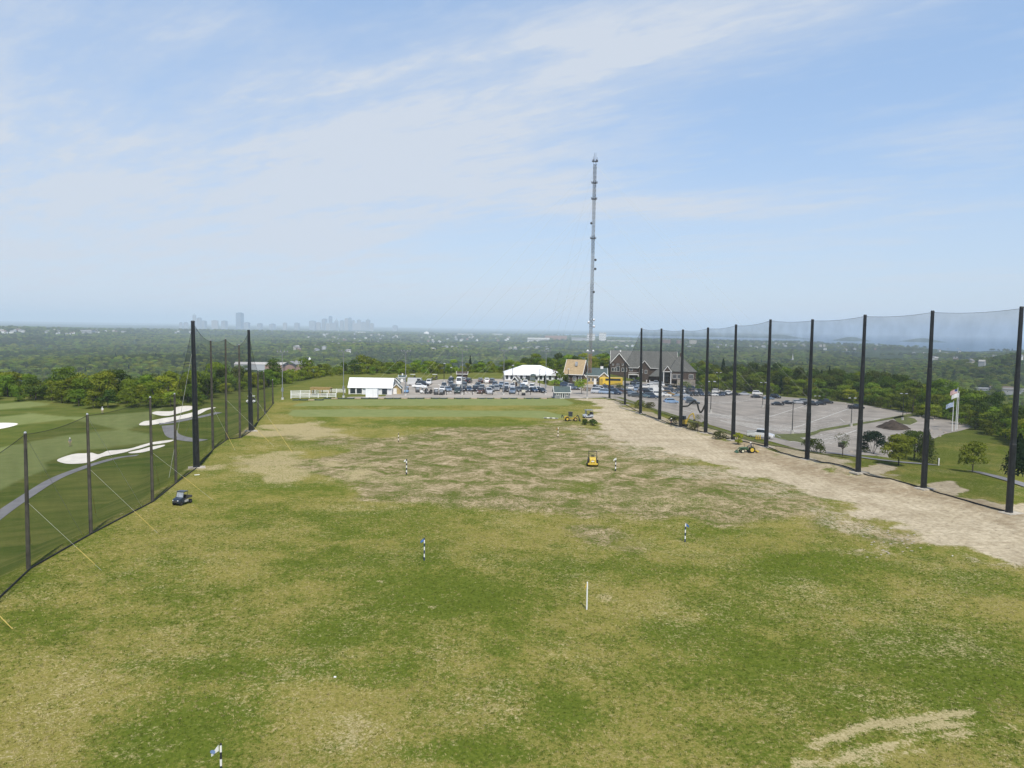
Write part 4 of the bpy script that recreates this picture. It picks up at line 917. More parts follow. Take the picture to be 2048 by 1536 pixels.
# --- tan roofed house and green roofed cottage
def tan_house():
    p = T(1146, 770); s = mpp(p); e = empty('tan_roof_house', p, R(-18), 'house with a steep tan shingled roof behind the marquee', 'house')
    w = MB(); w.box((0, 4.5, 1.95), (33 * s, 9, 3.9)); w.build('wall', M_DBRN, e); gable(e, -17 * s, 17 * s, 0, 9, 4.1, 8.6, 'x', M_TANR, .5)
    gw = MB(); gw.prism([(0, 4.1), (9, 4.1), (4.5, 8.5)], -17 * s, 17 * s, 'x'); gw.build('gable_wall', M_DBRN, e); d = MB(); d.box((.6, 2.2, 7.4), (.8, .8, 1.4)); d.build('roof_vent', M_GALV, e)
    for x in (-2, 0.5, 2.5): window(e, x, 1.5, .9, 1.4, -.03, mull=1)
tan_house()
def cottage():
    p = T(1190, 769); s = mpp(p); X = lambda px: (px - 1190) * s; e = empty('green_roof_cottage', p, R(-6), 'yellow sided cottage with dark green shingle roof behind the bus', 'cottage')
    w = MB(); w.box(((X(1156) + X(1215)) / 2, 4, 1.7), (X(1215) - X(1156), 8, 3.4)); w.build('wall', M_YSID, e); gable(e, X(1160), X(1212), 0, 8, 3.3, 5.6, 'x', M_GSLATE, .45)
    for (x0, x1, pk) in ((X(1153), X(1171), 4.6), (X(1198), X(1217), 4.4)):
        c = MB(); xc = (x0 + x1) / 2; c.prism([(x0, 0), (x1, 0), (x1, 2.9), (xc, pk), (x0, 2.9)], -1.4, 2); c.build('gable_wall', M_YSID, e); gable(e, x0, x1, -1.4, 3, 2.9, pk, 'y', M_GSLATE, .35, name='cross_roof')
    for px, y in ((1160, -1.43), (1202, -1.43), (1207.5, -1.43), (1213, -1.43), (1178, -.03), (1186, -.03), (1194, -.03)): window(e, X(px), 1.2, .7, 1.1, y, mull=0)
    door(e, X(1190), 0, .9, 2.0, -.03); c = MB(); c.box((X(1203), 3.6, 5.9), (1.0, .8, .9)); c.build('cupola', M_TRIM, e); 
    h = MB(); h.box(((X(1152) + X(1196)) / 2, -3.2, .5), (X(1196) - X(1152), 1.2, 1.0)); 
cottage()
# --- hitting bays under the white canopy, screens and sheds
def canopy_building():
    p = T(741, 789); s = mpp(p); X = lambda px: (px - 741) * s; Z = lambda py: (789 - py) * s
    e = empty('canopy_building', p, R(1), 'long white roofed pavilion with dark windows behind the tees', 'pavilion'); x0, x1 = X(698), X(783); D = 5.4
    w = MB(); w.box(((x0 + x1) / 2, D / 2, Z(774) / 2), (x1 - x0, D - .1, Z(774))); w.build('wall', M_TWALL, e)
    gable(e, x0, x1, 0, D, Z(774), Z(757.5), 'x', M_TENT, .35, .12, False, 'canopy_roof')
    gw = MB(); gw.prism([(0, Z(774)), (D, Z(774)), (D / 2, Z(757.5))], x0 + .02, x1 - .02, 'x'); gw.build('gable_wall', M_TWALL, e)
    for a, b in ((700, 711.5), (713, 724.5)): window(e, (X(a) + X(b)) / 2, .25, X(b) - X(a) - .15, 1.55, -.03, mull=0)
    g = MB(); g.box((X(745), -.02, Z(775) - .25), (X(754) - X(736), .1, .35)); g.build('transom_window', M_GLASS, e); g = MB(); g.box((X(769), -.02, .95), (X(774) - X(764), .1, 1.5)); g.build('dark_doorway', M_GLASS, e)
    for px in (698, 712, 725, 762, 776, 783): c = MB(); c.box((X(px), -.06, Z(774) / 2), (.16, .14, Z(774))); c.build('post', M_TRIM, e)
canopy_building()
def screen():
    p = T(743, 795); s = mpp(p); e = empty('white_screen_box', p, R(1), 'big plain white panelled box standing before the white roofed pavilion', 'storage box'); b = MB(); b.box((0, .9, 9.3 * s), (23.5 * s, 1.8, 18.6 * s)); b.build('box_wall', M_TENT, e, bevel=.04); l = MB(); l.box((0, .9, 18.8 * s), (24.3 * s, 2.0, .1)); l.build('lid', M_TWALL, e)
    d = MB(); d.box((3 * s, -.03, 8 * s), (.05, .05, 15 * s)); d.build('seam', M_GALV, e)
screen()
def small_shed(px, py, wpx, ht, peak, wallm, roofm, label, along='y', doorx=None, rz=0, win=(), cup=False, dep=3.0, name='shed'):
    p = T(px, py); s = mpp(p); w_ = wpx * s; e = empty(name, p, rz, label, 'shed'); z, zr = ht * s, peak * s
    c = MB(); c.box((0, dep / 2, z / 2), (w_, dep, z)); c.build('wall', wallm, e); gw = MB()
    if along == 'y': gw.prism([(-w_ / 2, z), (w_ / 2, z), (0, zr)], .02, dep - .02)
    else: gw.prism([(0.02, z), (dep - .02, z), (dep / 2, zr)], -w_ / 2 + .02, w_ / 2 - .02, 'x')
    gw.build('gable_wall', wallm, e); gable(e, -w_ / 2, w_ / 2, 0, dep, z, zr, along, roofm, .22, .1)
    if doorx is not None: door(e, doorx * s, 0, 1.0, min(2.0, z * .95), -.03)
    for (wx, wz, ww, wh) in win: window(e, wx * s, wz * s, ww * s, wh * s, -.03, mull=0)
    if cup: k = MB(); k.box((0, dep / 2, zr + .3), (.5, .5, .7), 0, .8); k.build('cupola', M_TRIM, e)
small_shed(793, 788, 17, 12, 20, M_YSID, M_GSLATE, 'small yellow gabled shed with white door beside the pavilion', doorx=-3)
small_shed(790, 777, 16, 12, 20, M_GSID, M_GSLATE, 'grey gabled shed just behind the small yellow one')
small_shed(804, 764, 13, 9, 13, M_GSID, M_GSLATE, 'little grey gatehouse with white cupola at the lot entrance', 'x', win=((-3.5, 3, 3, 4), (3.5, 3, 3, 4)), cup=True, dep=2.4, doorx=0)
small_shed(1124.5, 797, 31, 12.5, 23, M_GSID, M_GSLATE, 'grey shingled shed with white double doors at the end of the tees', 'x', win=((-9.5, 7, 3, 4.6), (9.5, 7, 3, 4.6)), dep=3.6, rz=R(4))
def shed_doors():
    o = [x for x in C.objects if x.get('label', '').startswith('grey shingled shed')][0]; s = mpp(o.location)
    for k in (-1, 1): d = door(o, k * 2.4 * s, .05, 4.2 * s, 12 * s, -.04); g = MB(); g.box((k * 2.4 * s, -.11, 6.2 * s), (2.6 * s, .05, 9.5 * s)); g.build('pane', M_GLASS, d)
shed_doors()
small_shed(924, 757, 20, 9, 13, M_DBRN, M_DBRN, 'dark brown wooden hut at the edge of the woods behind the lot', 'x', dep=4)
# --- pergola, fences, bollards, tee dividers
def pergola():
    p = T(640, 791); s = mpp(p); e = empty('pergola', p, 0, 'tan roofed timber shelter behind the white rail fence', 'shelter'); m = mat('tan_timber', (.44, .31, .12), .8, var=.12); h = 13 * s; w = 40 * s
    r = MB(); r.box((0, 1.4, h + .15), (w, 3.0, .12)); 
    for k in range(24): r.box((-w / 2 + w * k / 23, 1.4, h + .3), (.12, 3.0, .16))
    r.build('roof', m, e); b = MB(); b.box((0, .05, h - .1), (w * .96, .14, .28)); b.box((0, 2.7, h - .1), (w * .96, .14, .28)); b.build('beam', m, e)
    for x in (-.45, 0, .45):
        for y in (.1, 2.65): c = MB(); c.box((x * w, y, h / 2), (.2, .2, h)); c.build('post', m, e)
pergola()
def rail_fence(pts, label, n):
    P = [T(*q) for q in pts]; e = empty('rail_fence', P[0], 0, label, 'fence'); o = P[0]; rails = MB(); k = 0
    for a, b in zip(P[:-1], P[1:]):
        m = max(2, int((b - a).length / 2.2))
        for i in range(m + (b is P[-1])):
            q = a + (b - a) * (i / m) - o; c = MB(); c.box((q.x, q.y, q.z + .62), (.2, .2, 1.28)); c.build('post', M_WHITE, e)
        for z in (.35, .72, 1.08): rails.add(*bar((a - o) + Vector((0, 0, z)), (b - o) + Vector((0, 0, z)), .07, .17))
    rails.build('rail', M_WHITE, e)
rail_fence([(582,797),(672,795)], 'white three rail fence left of the pavilion, nearer run', 1); rail_fence([(582,790),(620,789),(640,786),(690,786)], 'white rail fence running back to the pavilion, farther run', 1)
def bollards():
    xs = [876, 893, 910, 928, 945, 964, 985, 1020, 1037, 1061]; prev = None
    for i, x in enumerate(xs):
        p = T(x, 790); e = empty('bollard', p, 0, f'dark rope fence post before the parked cars, {ORD[i]} from the left', 'fence post', 'rope fence posts before the cars'); c = MB(); c.cyl((0, 0, 0), (0, 0, 1.05), .09, .08, 8); c.build('post', M_BLACK, e); f = MB(); f.lathe([(.1, 0), (.12, .06), (.02, .16)], (0, 0, 1.05), 8); f.build('cap', M_BLACK, e)
        if prev is not None:
            r = MB(); n = 8; d = prev - p; r.tube([tuple(d * (k / n) + Vector((0, 0, .85 - .5 * (k / n) * (1 - k / n)))) for k in range(n + 1)], .03, 4); r.build('rope', M_BLACK, e)
        prev = p
bollards()
def mats_row():
    m1 = mat('tee_mat_green', (.035, .06, .05), .9, var=.2); m2 = mat('tee_mat_tan', (.40, .32, .22), .9, var=.1); proto = None; i = 0
    for x in np.arange(592, 1098, 15.5):
        p = T(x, 797.5 + (3 if x < 640 else 0)); e = empty('tee_mat', p, 0, f'low hitting mat along the back of the tee line, {ORD[i]} from the left', 'hitting mat', 'hitting mats behind the tees'); i += 1
        b = MB(); b.box((0, 0, .09), (1.55, 1.3, .18)); b.build('mat', m1 if i % 3 else m2, e); k = MB(); k.box((1.0, 0, .16), (.16, .9, .32)); k.build('divider', m1, e)
mats_row()
def bus():
    p = T(1222, 772.5); s = mpp(p); L_ = 46 * s; e = empty('coach', p, R(-4), 'yellow coach parked before the green roofed cottage', 'coach'); m = mat('coach_yellow', (.66, .45, .05), .35, var=.04, coat=.3)
    b = MB(); b.box((0, 1.25, 1.75), (L_, 2.5, 2.7)); b.build('body', m, e, bevel=.18); w = MB(); w.box((L_ * .08, -.01, 2.35), (L_ * .66, .06, .75)); w.build('side_window', M_GLASS, e); f = MB(); f.box((L_ / 2 + .0, 1.25, 2.2), (.06, 2.1, 1.2)); f.build('windscreen', M_GLASS, e)
    wv = MB(); wv.prism([(L_ * -.05, .55), (L_ * .40, .55), (L_ * .47, 1.3), (L_ * .30, 1.25), (L_ * .1, .9)], -.03, 0); wv.build('livery_swoosh', mat('livery_grey', (.30, .24, .06), .4), e)
    for x in (-L_ * .28, L_ * .33):
        for y in (.15, 2.35): k = MB(); k.cyl((x, y - .15, .5), (x, y + .15, .5), .5, .5, 14); o = k.build('wheel', M_BLACK, e); h = MB(); h.cyl((x, y - .17, .5), (x, y - .15, .5), .25, .25, 10); h.build('rim', M_GALV, o)
    d = MB(); d.box((-L_ * .42, -.02, 1.6), (.9, .05, 1.9)); d.build('lettered_panel', mat('livery_dark', (.10, .08, .04), .5, col2=(.66, .45, .05), scale=6), e)
bus()
# condos at the right, school with cupola at the left, other buildings out in the trees
def far_house(px, py, wpx, hpx, wallm, roofm, label, name='house', cat='house', group=None, rz=None, along=None, base=None, ztop=None):
    """a house seen across the woods: placed on the ground there and lifted clear of the crowns by its own size"""
    p = base if base is not None else T(px, py); s = mpp(p); w_ = max(6, wpx * s); ht = max(4.0, hpx * s); zw = ht * .62; dep = min(12, max(6, w_ * .6)); rz = R(random.uniform(-30, 30)) if rz is None else rz
    e = empty(name, p, rz, label, cat, group); c = MB(); c.box((0, dep / 2, zw / 2 - 4), (w_, dep, zw + 8)); c.build('wall', wallm, e); gw = MB()
    al = along or random.choice('xy')
    if al == 'y': gw.prism([(-w_ / 2, zw), (w_ / 2, zw), (0, ht)], .05, dep - .05)
    else: gw.prism([(.05, zw), (dep - .05, zw), (dep / 2, ht)], -w_ / 2 + .05, w_ / 2 - .05, 'x')
    gw.build('gable_wall', wallm, e); gable(e, -w_ / 2, w_ / 2, 0, dep, zw, ht, al, roofm, .4, .2, False); return e
# ------------------------------------------------------------------ trees
def leaf_mat(name, c1, c2, rnd=0.28, hue=0.03):
    M = bpy.data.materials.new(name); M.use_nodes = True; nt = M.node_tree; N = nt.nodes.new; L = nt.links.new; nt.nodes.remove(nt.nodes['Principled BSDF'])
    out = nt.nodes['Material Output']; df = N('ShaderNodeBsdfDiffuse'); tr = N('ShaderNodeBsdfTranslucent'); mx = N('ShaderNodeMixShader'); mx.inputs[0].default_value = 0.34
    tc = N('ShaderNodeTexCoord'); no = N('ShaderNodeTexNoise'); no.inputs['Scale'].default_value = 0.9; no.inputs['Detail'].default_value = 5; L(tc.outputs['Object'], no.inputs['Vector'])
    m = N('ShaderNodeMix'); m.data_type = 'RGBA'; m.inputs['A'].default_value = (*c1, 1); m.inputs['B'].default_value = (*c2, 1)
    mr = N('ShaderNodeMapRange'); mr.inputs[1].default_value = .32; mr.inputs[2].default_value = .68; L(no.outputs['Fac'], mr.inputs[0]); L(mr.outputs[0], m.inputs['Factor'])
    oi = N('ShaderNodeObjectInfo'); hs = N('ShaderNodeHueSaturation'); L(m.outputs['Result'], hs.inputs['Color'])
    r = N('ShaderNodeMapRange'); r.inputs[3].default_value = 1 - rnd; r.inputs[4].default_value = 1 + rnd; L(oi.outputs['Random'], r.inputs[0]); L(r.outputs[0], hs.inputs['Value'])
    w = N('ShaderNodeMath'); w.operation = 'MULTIPLY'; w.inputs[1].default_value = 7.31; L(oi.outputs['Random'], w.inputs[0]); f = N('ShaderNodeMath'); f.operation = 'FRACT'; L(w.outputs[0], f.inputs[0])
    h = N('ShaderNodeMapRange'); h.inputs[3].default_value = .5 - hue; h.inputs[4].default_value = .5 + hue * .8; L(f.outputs[0], h.inputs[0]); L(h.outputs[0], hs.inputs['Hue'])
    L(hs.outputs[0], df.inputs[0]); L(hs.outputs[0], tr.inputs[0]); L(df.outputs[0], mx.inputs[1]); L(tr.outputs[0], mx.inputs[2]); L(mx.outputs[0], out.inputs[0]); return M
L_GREEN = leaf_mat('leaves_green', (0.098, 0.152, 0.016), (0.190, 0.250, 0.034))
L_DARK = leaf_mat('leaves_dark', (0.050, 0.082, 0.018), (0.096, 0.136, 0.028))
L_LIME = leaf_mat('leaves_lime', (0.140, 0.205, 0.016), (0.250, 0.310, 0.038))
L_FIR = leaf_mat('needles', (0.016, 0.034, 0.018), (0.032, 0.056, 0.026), .2)
L_OLIVE = leaf_mat('leaves_olive', (0.09, 0.105, 0.034), (0.14, 0.15, 0.05))
L_STRAW = leaf_mat('dry_twigs', (0.16, 0.12, 0.06), (0.24, 0.18, 0.10))
M_BARK = mat('bark', (0.085, 0.070, 0.055), 0.95, var=0.25, scale=3)
def quads_mesh(name, P, Nn, size, m, rng, jit=0.36):
    n = len(P); Nn = Nn + rng.normal(0, jit, (n, 3)); Nn /= np.linalg.norm(Nn, axis=1)[:, None] + 1e-9
    a = np.cross(Nn, rng.normal(0, 1, (n, 3))); a /= np.linalg.norm(a, axis=1)[:, None] + 1e-9; b = np.cross(Nn, a)
    s = (size * rng.uniform(.55, 1.25, n))[:, None]; a = a * s; b = b * s * rng.uniform(.5, .9, n)[:, None]
    V = np.stack([P - a * .5, P - b * .45 + a * .1, P + a * .5, P + b * .45 + a * .05], 1).reshape(-1, 3)
    me = bpy.data.meshes.new(name); me.vertices.add(4 * n); me.vertices.foreach_set('co', V.astype(np.float32).ravel()); me.loops.add(4 * n); me.loops.foreach_set('vertex_index', np.arange(4 * n, dtype=np.int32))
    me.polygons.add(n); me.polygons.foreach_set('loop_start', np.arange(0, 4 * n, 4, dtype=np.int32)); me.polygons.foreach_set('loop_total', np.full(n, 4, np.int32)); me.update(); me.materials.append(m); return me
def broad_crown(seed, h, w, m, base=.22, lobes=16, n=1500, size=.62, name='crown', flat=.75):
    rng = np.random.default_rng(seed); P = []; Nn = []
    for k in range(lobes):
        t = rng.uniform(0, 1) ** .75; zc = h * (base + (1 - base) * ((.10 if base == 0 else .18) + .70 * t)); rr = w * .5 * math.sqrt(max(.05, 1 - ((t - .30) / .78) ** 2)); a = rng.uniform(0, 2 * math.pi); d = rr * rng.uniform(.35, .78) if k else 0
        R_ = w * rng.uniform(.17, .27); c = np.array([d * math.cos(a), d * math.sin(a), zc if k else h * .74]); q = int(n / lobes)
        v = rng.normal(0, 1, (q, 3)); v /= np.linalg.norm(v, axis=1)[:, None]; v[:, 2] = np.where(v[:, 2] < -.35, -v[:, 2], v[:, 2])
        rad = R_ * rng.uniform(.70, 1.06, q)[:, None]; P.append(c + v * rad * [1, 1, flat]); Nn.append(v)
    P = np.concatenate(P); Nn = np.concatenate(Nn); P[:, 2] = np.minimum(P[:, 2], h * 1.02)
    return quads_mesh(name, P, Nn, size, m, rng)
def fir_crown(seed, h, w, m, n=1300, size=.55, base=.06):
    rng = np.random.default_rng(seed); t = rng.uniform(0, 1, n) ** .62; tier = np.floor(t * 11) / 11 + (t * 11 % 1) / 11 * .6; r = (1 - tier) * w * .5 * rng.uniform(.55, 1.05, n) * (.75 + .25 * np.sin(rng.uniform(0, 6.28, n))); a = rng.uniform(0, 2 * math.pi, n)
    t2 = 1 - (1 - t) ** 1.0; z = h * (base + (1 - base) * t2) - r * .18
    P = np.stack([r * np.cos(a), r * np.sin(a), z], 1); Nn = np.stack([np.cos(a) * .8, np.sin(a) * .8, np.full(n, .6)], 1); return quads_mesh('crown', P, Nn, size, m, rng)
def trunk_mesh(seed, h, r, limbs=5, spread=.3, up=.62):
    rng = np.random.default_rng(seed); mb = MB(); mb.cyl((0, 0, -1.2), (0, 0, h * .3), r * 1.25, r, 7); mb.cyl((0, 0, h * .3), (.04 * h, .02 * h, h * up), r, r * .5, 6)
    for k in range(limbs):
        a = 2 * math.pi * k / limbs + rng.uniform(-.4, .4); z0 = h * rng.uniform(.22, .45); z1 = z0 + h * rng.uniform(.22, .4); d = h * spread * rng.uniform(.6, 1)
        mb.cyl((0, 0, z0), (d * math.cos(a), d * math.sin(a), z1), r * .5, r * .16, 5, False)
    return mb.mesh('trunk', M_BARK)
# the kinds that make up the woods: unit-size meshes shared by every copy
KIND = []
for i, (m, h, w, lab) in enumerate([(L_GREEN, 10.5, 8.6, 'full rounded'), (L_GREEN, 11.5, 7.6, 'tall green'), (L_LIME, 9.0, 7.8, 'bright lime green'), (L_DARK, 11.0, 8.4, 'dark green'), (L_OLIVE, 9.5, 7.4, 'thin olive brown'), (L_LIME, 11.0, 9.0, 'yellow green'), (L_FIR, 12.5, 6.0, 'dark conical conifer')]):
    cm = fir_crown(50 + i, h, w, m) if m is L_FIR else broad_crown(20 + i, h, w, m, base=.0, lobes=17 if m is not L_OLIVE else 11, n=1700 if m is not L_OLIVE else 700)
    KIND.append((cm, trunk_mesh(70 + i, h, .17), lab))
def put_tree(k, p, s, label, group, cat='tree', name='broadleaf_tree'):
    e = empty(name, (p.x, p.y, p.z), random.uniform(0, 6.28), label, cat, group); e.scale = (s * random.uniform(1.0, 1.3), s * random.uniform(1.0, 1.3), s * random.uniform(.82, 1.08))
    c = link('crown', KIND[k][0], None, e); link('trunk', KIND[k][1], None, e); return c
TL_PX = np.array([-200, 0, 110, 240, 380, 430, 480, 560, 640, 700, 800, 900, 1000, 1150, 1280, 1400, 1480, 1560, 1640, 1700, 1760, 1800, 1850, 1920, 1960, 2048, 2200])
TL_Y = np.array([212, 209, 199, 189, 194, 208, 229, 250, 290, 303, 314, 322, 334, 342, 430, 362, 360, 343, 324, 310, 293, 279, 263, 243, 224, 190, 150.])
def wood_sites():
    out = []; rng = np.random.default_rng(3)
    for gy in np.arange(120, 580, 5.4):
        for gx in np.arange(-290, 290, 5.4):
            x, y = gx + rng.uniform(-2.2, 2.2), gy + rng.uniform(-2.2, 2.2); px = 1024 + FPX * x / y
            if not (-60 < px < 2120): continue
            d = y - np.interp(px, TL_PX, TL_Y)
            if d < 0 or d > 70: continue
            if 1190 < px < 1400 and d < 12: continue
            if 1935 < px < 2080 and 45 < d < 75: continue
            out.append((d, x, y, px))
    return sorted(out)
SITES = wood_sites(); NIND = 285
def area_of(px):
    if px < 420: return 'left', 'in the wood bordering the fairway', 'trees of the left wood'
    if px < 700: return 'midleft', 'in the bushy slope left of the white pavilion', 'trees behind the rail fence'
    if px < 1010: return 'centre', 'in the wood edge behind the tent lot', 'trees behind the far lot'
    if px < 1400: return 'club', 'in the wood behind the marquee and clubhouse', 'trees behind the clubhouse'
    return 'right', 'in the bright wood behind the big lot', 'trees of the right wood'
CROWN = {}
for i, (d, x, y, px) in enumerate(SITES[:NIND]):
    ar, where, grp = area_of(px)
    w = {'left': [5, 4, 3, 1.2, .2, 3, .08], 'midleft': [4, 2, 4, 1.4, .1, 4, .06], 'centre': [5, 3, 2.5, 1.5, .3, 3, .08], 'club': [4, 3, 2, 1.5, .2, 2, .06], 'right': [5, 4, 4, 1.0, .2, 5, .05]}[ar]
    k = random.choices(range(7), w)[0]; s = random.uniform(.72, 1.12) * {'left': .80, 'midleft': .55, 'centre': .56, 'club': .8, 'right': .80}[ar]
    if d < 5: s *= .7
    z = H(x, y); p = Vector((x, y, z - .2))
    CROWN.setdefault(k, put_tree(k, p, s, f'{KIND[k][2]} {"tree" if k != 6 else "evergreen"} {where}', grp, name='broadleaf_tree' if k != 6 else 'conifer_tree'))
for k in range(7):
    if k not in CROWN: CROWN[k] = put_tree(k, T(700 + 30 * k, 752), .7, f'{KIND[k][2]} tree in the wood edge behind the tent lot', 'trees behind the far lot')

# single planted trees and shrubs, each at its own size
def solo(px, py, tx, ty, wpx, kind, label, m, seed, cat='tree', name=None, n=1200, base=None, size=None, rot=0):
    p = T(px, py); s = mpp(p); h = max(.6, (py - ty) * s); w = wpx * s; nm = name or ('shrub' if cat == 'shrub' else 'tree'); e = empty(nm, p, 0, label, cat)
    sz = size or max(.16, min(.6, w * .075))
    if kind == 'fir': cm = fir_crown(seed, h, w, m, n, sz)
    elif kind == 'sapling': cm = broad_crown(seed, h, w, m, .25, 14, int(n * .35), sz * .8)
    elif kind == 'shrub': cm = broad_crown(seed, h, w, m, .0, 12, n, sz, flat=.95)
    else: cm = broad_crown(seed, h, w, m, .24 if base is None else base, 16, n, sz)
    link('crown', cm, None, e)
    if kind == 'shrub': t = MB(); [t.cyl((0, 0, -.1), (math.cos(a) * w * .25, math.sin(a) * w * .25, h * .6), .05, .02, 5) for a in np.linspace(0, 5.5, 6)]; t.build('stem', M_BARK, e)
    else: link('trunk', trunk_mesh(seed + 5, h, max(.06, h * .018), 7 if kind == 'sapling' else 5, .34), None, e)
    return e
solo(1747,908,1747,857,46,'shrub','dark bluish green bushy pine at the left of the planted clump',L_FIR,301,'tree','pine_tree',3600,size=.34)
solo(1797,931,1798,861,66,'tree','bright green round tree with a short trunk beside the footpath',L_GREEN,302,base=.10,n=4200,size=.36)
solo(1852,926,1850,856,60,'fir','dark conical evergreen behind the second net pole',L_DARK,303,'tree','spruce_tree',3400,size=.42)
solo(1828,920,1828,862,62,'tree','green tree between the bright round tree and the dark evergreen',L_DARK,304,base=.05,n=3400,size=.38)
solo(1945,945,1944,884,54,'tree','lime green young tree alone on the grass near the right edge',L_LIME,305,base=.18,n=2400,size=.32)
solo(2036,952,2032,868,84,'fir','broad dark spruce cut by the right edge behind the nearest pole',L_FIR,306,'tree','spruce_tree',5000,size=.44)
solo(1685,913,1684,866,40,'sapling','thin half bare sapling beside the black bin',L_OLIVE,307,n=900,size=.22)
solo(1688,896,1690,882,22,'shrub','small green shrub behind the half bare sapling',L_GREEN,308,'shrub',n=500)
solo(1626,905,1626,879,44,'shrub','dense dark green bush beyond the third net pole',L_DARK,309,'shrub',n=1700,size=.24)
solo(1476,889,1476,862,20,'shrub','yellow tipped green shrub beside the sixth net pole',L_LIME,310,'shrub',n=600,size=.22)
solo(1440,878,1440,864,34,'shrub','low olive shrub on the bank left of the sixth pole',L_OLIVE,311,'shrub',n=700,size=.22)
solo(1395,864,1394,828,26,'sapling','thin bare sapling behind the bunched hanging net',L_OLIVE,312,n=800,size=.2)
solo(1281,817,1280,800,26,'shrub','green and brown shrub on the bank, nearest the far net poles',L_GREEN,313,'shrub',n=900,size=.26)
solo(1298,816,1298,805,26,'shrub','small green shrub on the bank behind the ninth pole',L_OLIVE,314,'shrub',n=700,size=.26)
solo(1352,848,1352,834,34,'shrub','olive shrub on the bank left of the mini excavator',L_OLIVE,315,'shrub',n=800,size=.24)
solo(1388,860,1388,846,34,'shrub','olive shrub on the bank right of the mini excavator',L_OLIVE,316,'shrub',n=800,size=.24)
solo(1410,858,1412,838,14,'shrub','narrow lime shrub behind the seventh pole',L_LIME,317,'shrub',n=400,size=.2)
solo(1163,788,1163,759,32,'tree','bright young tree in the lot island right of the grey shed',L_LIME,318,base=.25,n=900,size=.34)
solo(1118,771,1118,738,20,'tree','yellow green tree before the right end of the marquee',L_LIME,319,n=900,size=.4)
solo(1109,770,1108,738,18,'sapling','golden thin tree before the marquee wall',L_STRAW,320,n=900,size=.36)
solo(1131,770,1131,747,16,'tree','dark leafy tree just right of the yellow green one',L_DARK,321,base=.1,n=900,size=.4)
solo(1113,771,1113,760,30,'shrub','lime hedge shrub at the foot of the yellow green tree',L_LIME,322,'shrub',n=900,size=.3)
solo(1090,767,1090,750,11,'fir','small dark cone evergreen before the marquee',L_FIR,323,'tree','cypress',700,size=.34)
solo(1095,768,1096,759,9,'shrub','reddish round shrub beside the small cone evergreen',L_OLIVE,324,'shrub',n=300,size=.3)
solo(1046,762,1046,757,6,'shrub','small round dark shrub left of the marquee door, left of two',L_DARK,325,'shrub',n=220,size=.3); solo(1051,762,1051,757,6,'shrub','small round dark shrub left of the marquee door, right of two',L_DARK,326,'shrub',n=220,size=.3)
solo(1345,773,1345,757,38,'shrub','green hedge shrub before the entry of the clubhouse, left of two',L_GREEN,327,'shrub',n=1100,size=.4); solo(1370,778,1368,764,34,'shrub','green hedge shrub at the stone base of the clubhouse, right of two',L_GREEN,328,'shrub',n=1100,size=.4)
solo(1278,767,1278,752,16,'shrub','dark round bush between the gables of the clubhouse',L_DARK,329,'shrub',n=700,size=.36)
solo(1416,786,1416,762,36,'shrub','leafy bush before the rock outcrop right of the clubhouse',L_GREEN,330,'shrub',n=1300,size=.4)
solo(1243,781,1243,770,26,'shrub','brown leafless shrub in the lot below the coach',L_OLIVE,331,'shrub',n=500,size=.34)
solo(1155,765,1155,752,12,'shrub','dark bush between the tan house and the cottage',L_DARK,332,'shrub',n=400,size=.34)
solo(1175,782,1176,776,30,'shrub','golden low planting before the green roofed cottage',L_STRAW,333,'shrub',n=500,size=.3)
solo(1812,907,1812,892,30,'shrub','low green shrub under the planted clump by the footpath',L_GREEN,334,'shrub',n=700,size=.26); solo(1730,905,1730,893,24,'shrub','low dark shrub left of the planted clump',L_DARK,335,'shrub',n=600,size=.26)
for i, (x, y, w, h) in enumerate([(1170, 849, 15, 10), (1186, 851, 19, 13)]): solo(x, y, x, y - h, w, 'shrub', ['smaller heap of cut brush beside the backhoe', 'larger dark heap of cut brush on the soil edge'][i], L_DARK, 340 + i, 'brush pile', 'brush_pile', 900, size=.22)

# ------------------------------------------------------------------ far houses, then the woods that read as one mass
HW = [mat('house_white', (.70, .69, .66), .7, var=.05), mat('house_cream', (.55, .50, .42), .7, var=.05), mat('house_grey', (.42, .43, .44), .7, var=.05), mat('house_brick', (.30, .18, .13), .8, var=.1)]
HR = [mat('roof_grey', (.22, .22, .22), .9, var=.1), mat('roof_brown', (.20, .16, .13), .9, var=.1), mat('roof_pale', (.45, .43, .40), .8, var=.1)]
KEEP = []
def lifted(px, py, up=7.0):
    p = T(px, py); p.z += up - 3; KEEP.append((p.x, p.y)); return p
def hamlet(x0, x1, y0, y1, n, label, group, big=1.0):
    for i in range(n):
        px, py = random.uniform(x0, x1), random.uniform(y0, y1); p = lifted(px, py); s = mpp(p)
        far_house(px, py, 0, 0, random.choice(HW[:3] if random.random() < .85 else HW), random.choice(HR), label, 'far_house', 'house', group, base=p) if False else _house(p, random.uniform(9, 17) * big, random.uniform(7.5, 10.5), label, group)
HPROT = []
def _house(p, w, h, label, group):
    if len(HPROT) < 10:
        e = far_house(0, 0, 0, 0, HW[[0, 0, 1, 2, 0, 1, 0, 3, 2, 0][len(HPROT)]], HR[[0, 1, 0, 2, 1, 2, 0, 1, 0, 2][len(HPROT)]], label, 'far_house', 'house', group, base=Vector((0, 900, 0)), rz=R(random.uniform(-40, 40)))
        HPROT.append(e); e.location = p; e.rotation_euler.z = R(random.uniform(-40, 40))
    else:
        e = copy_tree(random.choice(HPROT)); e.location = p; e.rotation_euler.z = R(random.uniform(-60, 60)); e['label'] = label; e['group'] = group
    k = w / 6.0; e.scale = (k, min(k, 1.9), h / 4.0); return e
